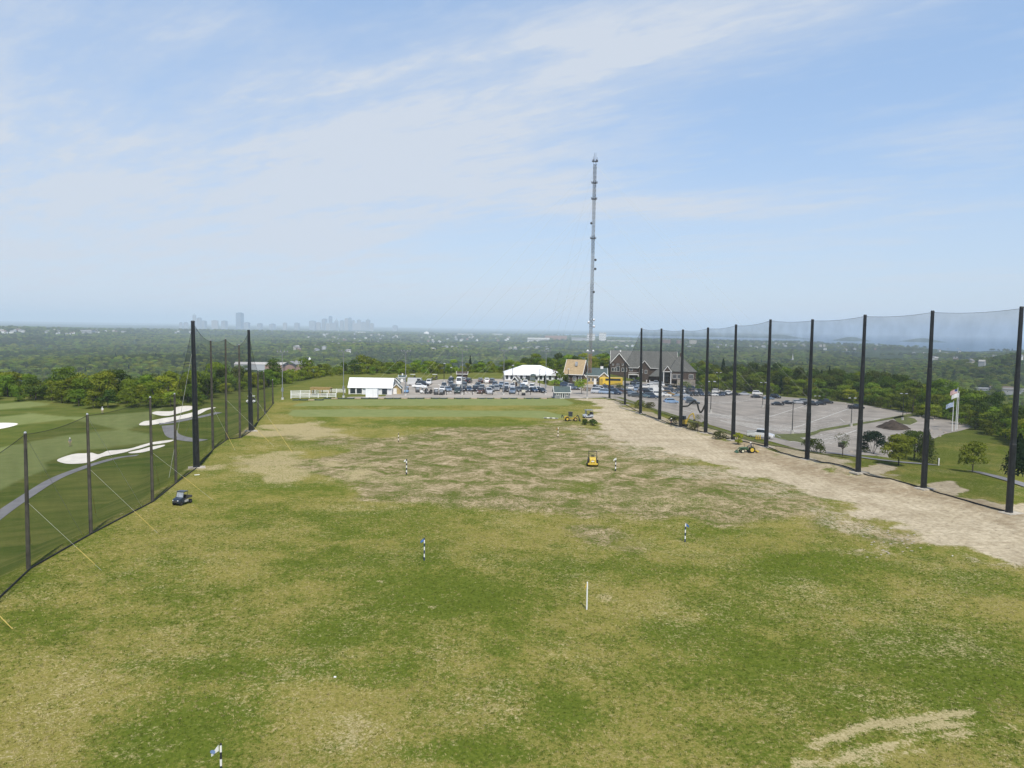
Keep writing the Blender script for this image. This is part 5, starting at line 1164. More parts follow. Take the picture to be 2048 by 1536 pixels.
for a in [(0, 48, 661, 668, 12, 'small pale house on the hazy ridge at the far left edge', 'houses on the far left ridge'), (82, 152, 663, 671, 10, 'small pale house on the wooded ridge left of the black pole', 'houses on the ridge by the flat grey roof'), (185, 255, 663, 669, 9, 'small pale house on the wooded ridge before the towers', 'houses on the ridge before the towers'),
          (345, 385, 664, 668, 5, 'small white house on the ridge beside the nearer black pole', 'houses beside the nearer black pole'), (560, 600, 699, 707, 5, 'white house among the trees above the school roof', 'houses above the school'), (600, 770, 662, 690, 34, 'small pale house in the wooded suburb below the city skyline', 'houses below the skyline'), (620, 760, 690, 708, 9, 'white house showing through the woods above the pavilion', 'houses above the pavilion'),
          (760, 900, 668, 695, 22, 'small pale house in the suburb left of the harbour', 'houses left of the harbour'), (905, 1050, 674, 683, 18, 'small white house on the harbour shore', 'houses on the harbour shore'), (868, 935, 698, 703, 8, 'white house in a row in the woods above the van lot', 'houses above the van lot'), (1015, 1110, 696, 704, 12, 'small house in the row above the marquee', 'houses above the marquee'),
          (1215, 1300, 690, 700, 6, 'small pale house in the woods left of the far net poles', 'houses above the clubhouse'), (1320, 1480, 688, 700, 10, 'small pale house seen through the right net, above the clubhouse end', 'houses through the net'), (1480, 1640, 685, 698, 18, 'small pale house near the bay, through the right net', 'houses near the bay'), (1640, 1770, 692, 702, 12, 'small pale house on the near shore of the bay', 'houses on the near shore'), (1790, 1960, 699, 716, 10, 'white house on the wooded slope near the second pole', 'houses on the right slope'), (1860, 2040, 716, 732, 12, 'pale house in the valley above the condominium roofs', 'houses above the condominiums')]:
    hamlet(*a)
def block(px, py, wpx, hpx, m, label, cat='building', name='far_building', floors=0, dep=18, up=4, extra=None):
    p = lifted(px, py, up); s = mpp(p); w, h = wpx * s, hpx * s; e = empty(name, p, R(random.uniform(-6, 6)), label, cat); b = MB(); b.box((0, dep / 2, h / 2 - 6), (w, dep, h + 12)); b.build('wall', m, e); r = MB(); r.box((0, dep / 2, h + .5), (w * 1.02, dep * 1.02, 1.2)); r.build('roof', HR[2], e)
    g = MB(); n = max(3, int(w / 7)); 
    for k in range(n):
        for f in range(max(1, floors)): g = MB(); g.box((-w / 2 + w * (k + .5) / n, -.1, h * (f + .55) / max(1, floors)), (w / n * .5, .3, h / max(1, floors) * .4)); g.build('window', M_GLASS, e) if n * max(1, floors) <= 40 else None
    return e
WH = HW[0]
block(1077, 685, 44, 9, WH, 'long white columned hall in the woods above the marquee', floors=1, dep=30); block(1112, 680, 44, 8, HW[3], 'long brown office block beside the white hall', floors=2); block(1160, 684, 34, 8, HW[2], 'low pale building left of the white towers, behind the mast', floors=2)
block(1182, 684, 16, 16, WH, 'white hospital block right of the mast', floors=4); block(1205, 683, 14, 17, WH, 'taller white block, second right of the mast', floors=4); block(1246, 687, 62, 5, HW[1], 'very long low yellow white roofed store right of the mast', floors=1, dep=40); block(1333, 690, 16, 10, HW[3], 'brown apartment block behind the ninth pole', floors=4); block(1358, 690, 9, 9, HW[3], 'brown apartment tower, middle of three through the net', floors=4); block(1386, 691, 14, 10, HW[1], 'tan apartment tower, right of three through the net', floors=4)
block(172, 668, 22, 7, HW[2], 'wide flat grey roofed building on the left ridge', floors=1, dep=40); block(930, 671, 30, 3, WH, 'low white terminal on the harbour', floors=1); block(995, 671, 20, 3, WH, 'low white warehouse on the harbour', floors=1); block(865, 686, 3, 7, WH, 'thin white chimney block in the suburb', floors=1, dep=8); block(720, 668, 20, 4, WH, 'long white building under the skyline', floors=1)
def tank():
    p = lifted(853, 671, 2); s = mpp(p); e = empty('storage_tank', p, 0, 'big white domed storage tank left of the harbour', 'tank'); b = MB(); b.lathe([(5.2 * s, -5), (5.2 * s, 5.5 * s), (3.6 * s, 7.2 * s), (.3 * s, 8 * s)], (0, 0, 0), 20); b.build('tank_wall', WH, e, smooth=True); k = MB(); k.lathe([(5.25 * s, 2 * s), (5.25 * s, 2.8 * s)], (0, 0, 0), 20); k.build('band', HR[0], e)
tank()
def steeple():
    p = lifted(1585, 726, 2); s = mpp(p); e = empty('church', p, 0, 'white church spire rising from the woods through the right net', 'church'); n = MB(); n.box((0, 10, 3), (9, 18, 10)); n.build('nave_wall', WH, e); b = MB(); b.box((0, 0, 6 * s - 2), (3.4, 3.4, 12 * s)); b.build('tower', WH, e); c = MB(); c.cyl((0, 0, 11.5 * s - 2), (0, 0, 20 * s), 1.9, .1, 8); c.build('spire', WH, e); gable(e, -4.5, 4.5, 1, 19, 8, 12, 'y', HR[0], .4, .2, False)
steeple()
def school():
    p = lifted(545, 742, 7); s = mpp(p); KEEP.extend([(p.x + k * s, p.y) for k in (-75, -55, -36, -18, 18, 36, 55, 72)]); X = lambda px: (px - 545) * s; e = empty('school', p, R(4), 'long brick school with pale roofs and a white cupola beyond the left net', 'school')
    for (a, b, z, m) in ((470, 530, 8, HW[2]), (530, 570, 7, HW[3]), (566, 592, 9, HW[3]), (586, 612, 9.5, HW[3])): w = MB(); w.box(((X(a) + X(b)) / 2, 10, z * s / 2 - 4), (X(b) - X(a), 20, z * s + 8)); w.build('wall', m, e)
    gable(e, X(470), X(572), 0, 20, 8 * s, 12 * s, 'x', HR[2], .5, .3, False); gable(e, X(566), X(592), -3, 20, 9 * s, 15 * s, 'y', HR[0], .5, .3, False); gable(e, X(588), X(614), 0, 20, 9.5 * s, 16 * s, 'x', HR[0], .5, .3, False)
    c = MB(); c.box((X(617), 6, 10 * s), (5 * s, 5 * s, 16 * s)); c.build('cupola_tower', HW[3], e); d = MB(); d.lathe([(2.6 * s, 18 * s), (2.4 * s, 20 * s), (.2, 24 * s)], (X(617), 6, 0), 8); d.build('cupola', WH, e)
school()
def condos():
    for i, (px, py, w, h, lab) in enumerate([(1968, 792, 62, 16, 'grey roofed condominium row beyond the wood, left of two'), (2022, 800, 70, 26, 'taller brown roofed condominium block at the right edge')]):
        p = T(px, py); d = ray(px, py - h); k = (p.xy.length + 60) / math.hypot(d.x, d.y); q = Vector((d.x * k, d.y * k, CAMH + d.z * k)); s = mpp(q); ww = w * s; e = empty('condominium', Vector((q.x, q.y, H(q.x, q.y))), R(-24), lab, 'apartment block', None); z = q.z - e.location.z; b = MB(); b.box((0, 6, z * .35), (ww, 12, z * .7 + 3)); b.build('wall', HW[2], e); gable(e, -ww / 2, ww / 2, 0, 12, z * .66, z, 'x', HR[1 if i else 0], .6, .25, False); KEEP.append((q.x, q.y))
        gw = MB(); gw.prism([(0.05, z * .66), (11.95, z * .66), (6, z * .97)], -ww / 2 + .1, ww / 2 - .1, 'x'); gw.build('gable_wall', HW[2], e)
        for kx in np.linspace(-.4, .4, 6): window(e, kx * ww, z * .36, 1.4, 1.4, -.03, frame=M_TRIM)
condos()
# skyline: every tower on its own
def tower(px, ty, wpx, label, peak=0, m=0, by=656, dist=12000, depth=1.0, step=False):
    d = ray(px, by); k = dist / math.hypot(d.x, d.y); x, y = d.x * k, d.y * k; z0 = H(x, y); p = Vector((x, y, z0)); s = mpp(p); h = top_z(p, px, ty); w = wpx * s
    e = empty('city_tower', p, R(random.uniform(-25, 25)), label, 'skyscraper'); M_ = [mat('tower_grey', (.22, .28, .36), .5, var=.08, scale=.02), mat('tower_glass_blue', (.08, .16, .27), .25, var=.1, scale=.02), mat('tower_tan', (.34, .35, .37), .6, var=.08, scale=.02)][m]
    b = MB(); hh = h * (1 - peak); b.box((0, 0, hh / 2), (w, w * depth, hh)); b.build('shaft', M_, e)
    c = MB()
    if peak: c.cyl((0, 0, hh), (0, 0, h), w * .5, w * .06, 4 if not step else 12)
    else: c.box((0, 0, hh + 4), (w * .55, w * .5 * depth, 8))
    c.build('crown_block', M_, e)
    g = stripes('tower_bands%d' % m, [(.2, .22, .24), (.06, .12, .2), (.28, .26, .24)][m], (.36, .38, .4), .08, 'Z', .4, .35); q = MB(); q.box((0, -w * depth / 2 - .5, hh / 2), (w * .86, 1.0, hh * .94)); q.build('facade_panel', g, e)
TW = [(389, 626, 7, 'slim pale tower with a rounded top, tallest at the left of the skyline', .12, 0), (399, 636, 8, 'squat pale tower right of the slim rounded one', 0, 0), (408, 642, 9, 'low broad tower, third from the left of the skyline', 0, 0), (372, 645, 9, 'low hazy block left of the slim rounded tower', 0, 0), (362, 645, 6, 'lowest hazy block at the left end of the skyline', 0, 0), (430, 641, 12, 'wide hazy block midway to the broad glass tower', 0, 2), (449, 642, 10, 'hazy block just left of the broad glass tower', 0, 0), (480, 626, 12, 'broad blue glass slab, widest tall tower of the skyline', 0, 1), (494, 645, 10, 'low block right of the broad blue glass slab', 0, 0),
      (520, 647, 9, 'low hazy block right of the farther black pole', 0, 0), (545, 648, 10, 'low hazy block in the gap between the two tower groups', 0, 0), (570, 646, 7, 'small block in the middle of the skyline gap', 0, 2), (594, 646, 9, 'small block at the right of the skyline gap', 0, 0), (625, 642, 12, 'first broad block of the downtown group', 0, 0), (637, 645, 8, 'low block, second in the downtown group', 0, 2), (649, 638, 9, 'dark square tower of the downtown group, left of the tallest', 0, 0), (661, 633, 7, 'tallest downtown tower, flat topped and blue', 0, 1), (673, 636, 8, 'pointed downtown tower right of the tallest', .25, 0), (684, 641, 8, 'medium downtown tower right of the pointed one', 0, 0), (693, 637, 7, 'pale downtown tower, left of a close pair', 0, 2), (700, 636, 6, 'blue downtown tower, right of a close pair', 0, 1), (707, 641, 6, 'slim downtown tower right of the close pair', 0, 0), (718, 640, 8, 'grey downtown tower, third from the right end', 0, 0), (727, 644, 9, 'low wide downtown block, second from the right end', 0, 0), (736, 637, 8, 'stepped tall tower at the right end of downtown', .12, 0), (744, 647, 7, 'last low block at the right end of downtown', 0, 2), (667, 646, 16, 'wide low block before the tallest downtown tower', 0, 0), (712, 647, 18, 'wide low block before the right downtown towers', 0, 2), (655, 647, 12, 'wide low block before the dark square tower', 0, 2), (790, 651, 9, 'tiny lone block right of downtown', 0, 0)]
for t in TW: tower(t[0], t[1], t[2], t[3], t[4], t[5], depth=.8)

def woods():
    rng = np.random.default_rng(21); K = np.array(KEEP); pts = []
    def fill(r0, r1, n, smin, smax, spread=0.68):
        r = np.sqrt(rng.uniform(r0 * r0, r1 * r1, n)); a = rng.uniform(-spread, spread, n); x, y = np.sin(a) * r, np.cos(a) * r; s = rng.uniform(smin, smax, n); return x, y, s
    X = []; 
    for f in ((150, 620, 3800, .8, 1.15), (620, 1300, 13000, .9, 1.6), (1300, 2600, 17000, 1.2, 2.4), (2600, 5000, 18000, 1.7, 3.2), (5000, 9500, 12000, 2.2, 3.6)): X.append(fill(*f))
    x = np.concatenate([q[0] for q in X]); y = np.concatenate([q[1] for q in X]); s = np.concatenate([q[2] for q in X])
    ind = SITES[NIND:]; x = np.concatenate([x, [q[1] for q in ind]]); y = np.concatenate([y, [q[2] for q in ind]]); s = np.concatenate([s, rng.uniform(.75, 1.05, len(ind))]); must = np.zeros(len(x), bool); must[-len(ind):] = True
    px = 1024 + FPX * x / np.maximum(y, 1); d = y - np.interp(px, TL_PX, TL_Y); r = np.hypot(x, y); z = height(x, y)
    ok = must | (d > 64); ok &= z > SEA + 3.5
    clear = fbm(x / 260 + 7, y / 260, 3); ok &= must | (clear > -.42)
    for (kx, ky) in K:
        rr = math.hypot(kx, ky); ux, uy = kx / rr, ky / rr; along = x * ux + y * uy - rr; side = np.abs(x * uy - y * ux); w = 9 + rr * .0022
        ok &= ~((along > -70 - rr * .012) & (along < 26) & (side < w))
    x, y, s, z, r, px = x[ok], y[ok], s[ok], z[ok], r[ok], px[ok]; n = len(x)
    me = bpy.data.meshes.new('woodland'); me.vertices.add(n); me.vertices.foreach_set('co', np.stack([x, y, z - .3], 1).astype(np.float32).ravel())
    w = np.array([5, 4, 1.6, 4, .4, 2.0, .12]); far = fbm(x / 180, y / 180, 2); kind = rng.choice(7, n, p=w / w.sum()); kind = np.where((far > .16) & (rng.random(n) < .8), np.where(rng.random(n) < .975, 3, 6), kind); kind = np.where((far < -.22) & (rng.random(n) < .7), np.where(rng.random(n) < .5, 5, 2), kind)
    sc = np.stack([s * rng.uniform(.9, 1.2, n), s * rng.uniform(.9, 1.2, n), np.minimum(s, 1.25 + .1 * s) * rng.uniform(.8, 1.15, n)], 1); rot = np.stack([np.zeros(n), np.zeros(n), rng.uniform(0, 6.28, n)], 1)
    for nm, tp, arr in (('tkind', 'INT', kind.astype(np.int32)), ('tscale', 'FLOAT_VECTOR', sc.astype(np.float32).ravel()), ('trot', 'FLOAT_VECTOR', rot.astype(np.float32).ravel())):
        at = me.attributes.new(nm, tp, 'POINT'); at.data.foreach_set('value' if tp == 'INT' else 'vector', arr)
    o = link('woodland', me); tag(o, 'wide woods of the lowland running to the hazy horizon', 'woods', None, 'stuff')
    ng = bpy.data.node_groups.new('woodland', 'GeometryNodeTree'); ng.interface.new_socket('Geometry', in_out='INPUT', socket_type='NodeSocketGeometry'); ng.interface.new_socket('Geometry', in_out='OUTPUT', socket_type='NodeSocketGeometry')
    N = ng.nodes.new; L = ng.links.new; gi, go, jn = N('NodeGroupInput'), N('NodeGroupOutput'), N('GeometryNodeJoinGeometry')
    def na(nm, tp): a = N('GeometryNodeInputNamedAttribute'); a.data_type = tp; a.inputs['Name'].default_value = nm; return a.outputs['Attribute']
    k, sc_, ro = na('tkind', 'INT'), na('tscale', 'FLOAT_VECTOR'), na('trot', 'FLOAT_VECTOR')
    for i in range(7):
        oi = N('GeometryNodeObjectInfo'); oi.transform_space = 'ORIGINAL'; oi.inputs['Object'].default_value = CROWN[i]; oi.inputs['As Instance'].default_value = True
        c = N('FunctionNodeCompare'); c.data_type = 'INT'; c.operation = 'EQUAL'; L(k, c.inputs[2]); c.inputs[3].default_value = i
        ip = N('GeometryNodeInstanceOnPoints'); L(gi.outputs[0], ip.inputs['Points']); L(c.outputs[0], ip.inputs['Selection']); L(oi.outputs['Geometry'], ip.inputs['Instance']); L(ro, ip.inputs['Rotation']); L(sc_, ip.inputs['Scale']); L(ip.outputs[0], jn.inputs[0])
    L(jn.outputs[0], go.inputs[0]); md = o.modifiers.new('woodland', 'NODES'); md.node_group = ng; return o
woods()

# ------------------------------------------------------------------ cars
def paint(name, c, rough=.28): return mat('paint_' + name, c, rough, var=.03, scale=.5, coat=.6, spec=.5)
PAINT = {'black': paint('black', (.012, .013, .016)), 'dark blue': paint('dark_blue', (.025, .045, .085)), 'blue grey': paint('blue_grey', (.14, .19, .26)), 'silver': paint('silver', (.45, .47, .50), .3), 'silver blue': paint('silver_blue', (.26, .34, .45), .3), 'white': paint('white', (.76, .76, .75)),
         'dark grey': paint('dark_grey', (.06, .068, .075)), 'grey': paint('grey', (.20, .215, .23)), 'dark green': paint('dark_green', (.035, .06, .055)), 'maroon brown': paint('maroon_brown', (.10, .055, .04)), 'gold brown': paint('gold_brown', (.30, .19, .06)), 'pale grey': paint('pale_grey', (.58, .58, .57)), 'light blue': paint('light_blue', (.22, .34, .52)), 'teal grey': paint('teal_grey', (.10, .16, .19))}
M_STEEL = mat('dark_steel', (.05, .05, .05), .6, var=.15); M_TYRE = mat('tyre_rubber', (.015, .015, .016), .9); M_RIM = mat('wheel_rim', (.42, .43, .44), .35, .6); M_HEAD = mat('headlight_glass', (.72, .74, .76), .15); M_TAIL = mat('tail_light', (.35, .02, .02), .3); M_CARGL = mat('car_glass', (.03, .04, .05), .08, var=.1, spec=.8)
def car_proto(kind):
    L_, Wd, Hh = {'sedan': (4.75, 1.82, 1.46), 'hatchback': (4.3, 1.78, 1.52), 'suv': (4.7, 1.9, 1.78), 'pickup': (5.7, 2.0, 1.92), 'van': (5.6, 2.0, 2.55), 'wagon': (4.75, 1.82, 1.52)}[kind]; h = Hh
    belt = {'sedan': .93, 'hatchback': .97, 'suv': 1.08, 'pickup': 1.12, 'van': 1.25, 'wagon': .95}[kind]; f = -L_ / 2; r = L_ / 2          # front points to -x here turned later; x forward = -
    hood = {'sedan': 1.25, 'hatchback': 1.0, 'suv': 1.15, 'pickup': 1.35, 'van': .65, 'wagon': 1.2}[kind]; hw = Wd / 2
    def ring(x, zb, zt, w, tw): return [(x, -w * .93, zb), (x, -w, zb + .22), (x, -w, (zb + zt) / 2 + .05), (x, -w * tw, zt), (x, w * tw, zt), (x, w, (zb + zt) / 2 + .05), (x, w, zb + .22), (x, w * .93, zb)]
    b = MB(); zh = belt - (.14 if kind != 'van' else .02)
    st = [(f, .32, zh - .22, hw * .84, .9), (f + .12, .22, zh - .10, hw * .93, .92), (f + .7, .20, zh, hw, .92), (f + hood, .20, belt, hw, .93), (0.3, .20, belt, hw, .94), (r - .8, .20, belt + .02, hw, .94), (r - .12, .24, belt - .02, hw * .95, .93), (r, .34, belt - .14, hw * .88, .92)]
    b.loft([ring(*s) for s in st])
    x0, x1, x2, x3 = {'sedan': (f + hood - .1, f + hood + .75, r - 1.55, r - .75), 'hatchback': (f + hood - .1, f + hood + .7, r - .75, r - .12), 'suv': (f + hood - .1, f + hood + .6, r - .45, r - .10), 'pickup': (f + hood - .1, f + hood + .65, f + hood + 2.25, f + hood + 2.45), 'van': (f + hood - .2, f + hood + .55, r - .14, r - .04), 'wagon': (f + hood - .1, f + hood + .75, r - .55, r - .12)}[kind]
    wb, wt = hw * .90, hw * (.74 if kind != 'van' else .86); zb = belt - .03
    cab = [(x0, -wb, zb), (x3, -wb, zb), (x3, wb, zb), (x0, wb, zb), (x1, -wt, h), (x2, -wt, h), (x2, wt, h), (x1, wt, h)]
    b.add(cab, [(0, 3, 2, 1), (4, 5, 6, 7), (0, 1, 5, 4), (1, 2, 6, 5), (2, 3, 7, 6), (3, 0, 4, 7)])
    if kind == 'pickup':
        bx0, bx1 = x3 + .05, r - .1; b.box(((bx0 + bx1) / 2, 0, belt + .02), (bx1 - bx0, Wd * .86, .10)); b.box(((bx0 + bx1) / 2, -hw * .92, belt + .1), (bx1 - bx0, .12, .24)); b.box(((bx0 + bx1) / 2, hw * .92, belt + .1), (bx1 - bx0, .12, .24)); b.box((bx1, 0, belt + .1), (.1, Wd * .9, .24))
    if kind in ('suv', 'wagon'):
        for s in (-1, 1): b.box(((x1 + x2) / 2, s * wt * .86, h + .05), (x2 - x1 - .3, .05, .06))
    body = b.mesh('body', None, bevel=.035, smooth=False)
    V = [Vector(c) for c in cab]
    def pane(i, j, k, l, u0, u1, v0, v1, out):
        p = lambda u, v: (V[i] * (1 - u) + V[j] * u) * (1 - v) + (V[l] * (1 - u) + V[k] * u) * v
        q = [p(u0, v0), p(u1, v0), p(u1, v1), p(u0, v1)]; n = (q[1] - q[0]).cross(q[3] - q[0]).normalized(); n = n if n.dot(Vector(out)) > 0 else -n; m = MB(); m.add([a + n * .018 for a in q] + [a - n * .02 for a in q], [(0, 1, 2, 3), (7, 6, 5, 4), (0, 4, 5, 1), (1, 5, 6, 2), (2, 6, 7, 3), (3, 7, 4, 0)]); return m.mesh('window', M_CARGL)
    parts = [('windscreen', pane(0, 3, 7, 4, .06, .94, .10, .92, (-1, 0, 1))), ]
    if kind != 'van': parts += [('rear_window', pane(1, 2, 6, 5, .08, .92, .2, .9, (1, 0, 1)))]
    side = (.05, .30) if kind == 'van' else (.05, .95)
    parts += [('side_window', pane(0, 1, 5, 4, *side, .16, .88, (0, -1, 0))), ('side_window', pane(3, 2, 6, 7, *side, .16, .88, (0, 1, 0)))]
    for s in (-1, 1):
        m = MB(); m.box((f + .05, s * hw * .62, zh - .27), (.16, .34, .15)); parts.append(('headlight', m.mesh('headlight', M_HEAD)))
        m = MB(); m.box((r - .05, s * hw * .68, belt - .24), (.14, .26, .2)); parts.append(('tail_light', m.mesh('tail_light', M_TAIL)))
    if kind == 'pickup': m = MB(); m.box(((x3 + r) / 2, 0, belt + .10), (r - x3 - .35, Wd * .72, .08)); parts.append(('cargo_bed', m.mesh('cargo_bed', M_STEEL)))
    wr = .36 if kind in ('pickup', 'suv', 'van') else .32; wm = MB(); wm.cyl((0, -.11, 0), (0, .11, 0), wr, wr, 14); wmesh = wm.mesh('wheel', M_TYRE); rm = MB(); rm.cyl((0, -.125, 0), (0, .125, 0), wr * .6, wr * .6, 10); rmesh = rm.mesh('rim', M_RIM)
    wheels = [(x, s * (hw - .12), wr) for x in (f + .85, r - .95) for s in (-1, 1)]
    return body, parts, wmesh, rmesh, wheels
CARP = {k: car_proto(k) for k in ('sedan', 'hatchback', 'suv', 'pickup', 'van', 'wagon')}
FIRST = {}
for k in CARP: CARP[k][0].materials.append(PAINT['grey'])
def car(px, py, kind, col, head, label, group, name=None):
    """head: degrees; 0 = nose towards the camera, 90 = nose to the right, -90 = nose to the left"""
    p = T(px, py); p.z = H(p.x, p.y) + .045; body, parts, wm, rm, wh = CARP[kind]; e = empty(name or {'pickup': 'pickup_truck', 'van': 'van'}.get(kind, 'parked_car'), p, R(90 + head), label, {'pickup': 'pickup truck', 'van': 'van'}.get(kind, 'car'), group)
    b = link('body', body, None, e); b.material_slots[0].link = 'OBJECT'; b.material_slots[0].material = PAINT[col]
    for nm, me in parts: link(nm, me, None, e)
    for w in wh: o = link('wheel', wm, None, e, w); link('rim', rm, None, o)
    return e
def row(cars, where, group, jit=7):
    cars = sorted(cars)
    for i, c in enumerate(cars):
        px, py, kind, col = c[:4]; hd = (c[4] if len(c) > 4 else 0) + random.uniform(-jit, jit); car(px, py, kind, col, hd, f'{col} {kind}, {ORD[i]} from the left {where}', group)
g1 = 'cars in the lot before the tent'
row([(858,769,'suv','white',0),(902,765,'suv','black'),(927,765,'suv','dark grey',180),(938,766,'suv','black',180),(961,766,'suv','black',180),(973,766,'suv','white',180),(984,766.5,'suv','dark grey',180),(1032,766,'sedan','dark blue'),(1050.5,770.5,'suv','white')], 'in the back row by the far lawn', g1)
car(918.5, 769.5, 'van', 'white', 0, 'tall white van parked at the back of the lot before the tent', g1)
row([(832,771.5,'van','pale grey',90),(845,772.5,'suv','black',90),(839,776,'sedan','white',90)], 'in the group behind the golf carts', g1)
row([(888,774.5,'hatchback','dark grey'),(902,774,'suv','dark grey'),(929,775.5,'suv','black'),(956,773.5,'sedan','black'),(990,773.5,'suv','dark blue'),(1003,772.5,'sedan','silver blue'),(1013,776,'suv','silver'),(1025,775.5,'sedan','silver'),(1037,773,'sedan','dark blue'),(1045,777,'wagon','silver blue'),(1064,778.5,'suv','pale grey')], 'in the third row before the marquee', g1)
row([(884.5,782,'sedan','white'),(895,782.5,'sedan','blue grey',15),(908,780,'suv','black'),(925,782.5,'suv','black'),(938,782,'sedan','dark blue'),(951,782.5,'suv','black'),(964,781,'suv','dark grey'),(983,783,'suv','dark grey'),(993,781.5,'suv','grey',5),(999.5,778,'sedan','dark grey'),(1011.5,783.5,'suv','black'),(1035.5,782.5,'sedan','dark grey',20),(1051,784,'suv','dark grey',15),(1066.5,784,'sedan','dark blue',20),(1075,782,'sedan','white',20),(1083,785,'sedan','black',20)], 'in the second row from the rope fence', g1)
row([(915,786.5,'suv','dark green'),(961,787,'suv','maroon brown'),(977,787.5,'pickup','silver',10),(1025,787,'suv','blue grey')], 'in the front row along the rope fence', g1)
row([(1132,775,'suv','dark blue',30),(1140,778.5,'suv','silver'),(1147,779,'suv','dark blue'),(1154,779,'sedan','dark grey')], 'just behind the grey shingled shed', 'cars behind the grey shed')
g2 = 'cars in the lot before the clubhouse'
row([(1197,787,'suv','silver',80),(1213,788,'wagon','silver blue',80),(1229,789,'suv','dark blue',70),(1258,788,'wagon','blue grey',80),(1271,794.5,'sedan','dark grey',85),(1284,795,'sedan','teal grey',80),(1302,797,'suv','dark blue',80),(1318,792.5,'suv','white',80),(1329,793,'sedan','white',80),(1337,791,'suv','gold brown',70),(1350,793.5,'wagon','silver blue',82),(1367,793,'sedan','silver',75),(1379,792,'suv','black'),(1390,792,'suv','black'),(1402,791.5,'suv','dark blue')], 'in the front line before the clubhouse', g2)
row([(1193,781,'suv','dark blue'),(1200,783,'suv','pale grey',20),(1210,781,'suv','black'),(1222,781,'sedan','dark grey'),(1240,786,'wagon','maroon brown',60),(1262,779,'sedan','white',80),(1272,782,'sedan','silver blue'),(1280,786,'sedan','maroon brown'),(1292,787,'suv','black',80),(1301,786,'suv','silver'),(1313,783,'van','white',80),(1327,784,'suv','black'),(1334,784,'suv','dark blue'),(1343,785,'suv','black'),(1353,785,'sedan','dark grey'),(1361,785,'suv','dark blue'),(1367,784.5,'suv','white'),(1374,786,'suv','black'),(1384,785,'suv','maroon brown'),(1392,785,'wagon','silver'),(1399,786,'suv','dark blue')], 'in the second line before the clubhouse', g2)
row([(1254,775,'sedan','dark grey'),(1266,775,'suv','dark blue'),(1276,774.5,'suv','blue grey'),(1290,776,'sedan','white',80),(1303,776,'suv','white',85),(1320,777,'suv','black'),(1340,779,'suv','dark blue'),(1357,779,'suv','black'),(1369,779,'wagon','dark grey'),(1384,779,'suv','dark blue',80),(1396,778.5,'sedan','black')], 'in the rear line close under the clubhouse', g2)
car(1272,766.5,'sedan','black',85,'black sedan close under the clubhouse balcony',g2); car(1311,769,'pickup','silver',80,'silver pickup on the ramp before the clubhouse entry',g2); car(1323,772,'suv','white',10,'white suv at the foot of the clubhouse ramp',g2)
g3 = 'cars along the wood edge of the big lot'
row([(1417,791.5,'suv','black'),(1426,792,'sedan','white',80),(1433,792,'sedan','dark blue',80),(1434,786,'suv','white',85),(1444,791.5,'suv','dark blue'),(1449,791,'sedan','black',80),(1458,790,'suv','white',80),(1470,791,'sedan','black',80),(1489,790.5,'sedan','silver',85),(1515,789.5,'suv','white',80),(1513,796,'sedan','black',82),(1537,799,'sedan','blue grey',85),(1551,796.5,'suv','black',30)], 'in the line left along the woods', g3)
row([(1555,811,'sedan','black',84),(1576,808.5,'sedan','black',84),(1597,807.5,'wagon','silver',84),(1609,805,'wagon','grey',80),(1622,811,'pickup','black',80),(1639,810,'sedan','black',80),(1651,807,'pickup','black',75)], 'in the dark row behind the big lot', g3)
car(1712,818,'pickup','black',88,'lone black pickup standing at the right end of the big lot',g3)
car(1342,807,'hatchback','light blue',98,'light blue hatchback driving in the lane between net poles',g2); car(1379,802.5,'wagon','silver blue',98,'silver blue wagon behind the hanging net',g2); car(1385,809,'suv','dark grey',85,'dark grey suv framed by the hanging net loops',g2)
pk = car(1521,876,'pickup','white',58,'white crew cab pickup on the lane behind the fifth net pole','trucks by the soil strip'); pk.scale = (.86, .86, .9)

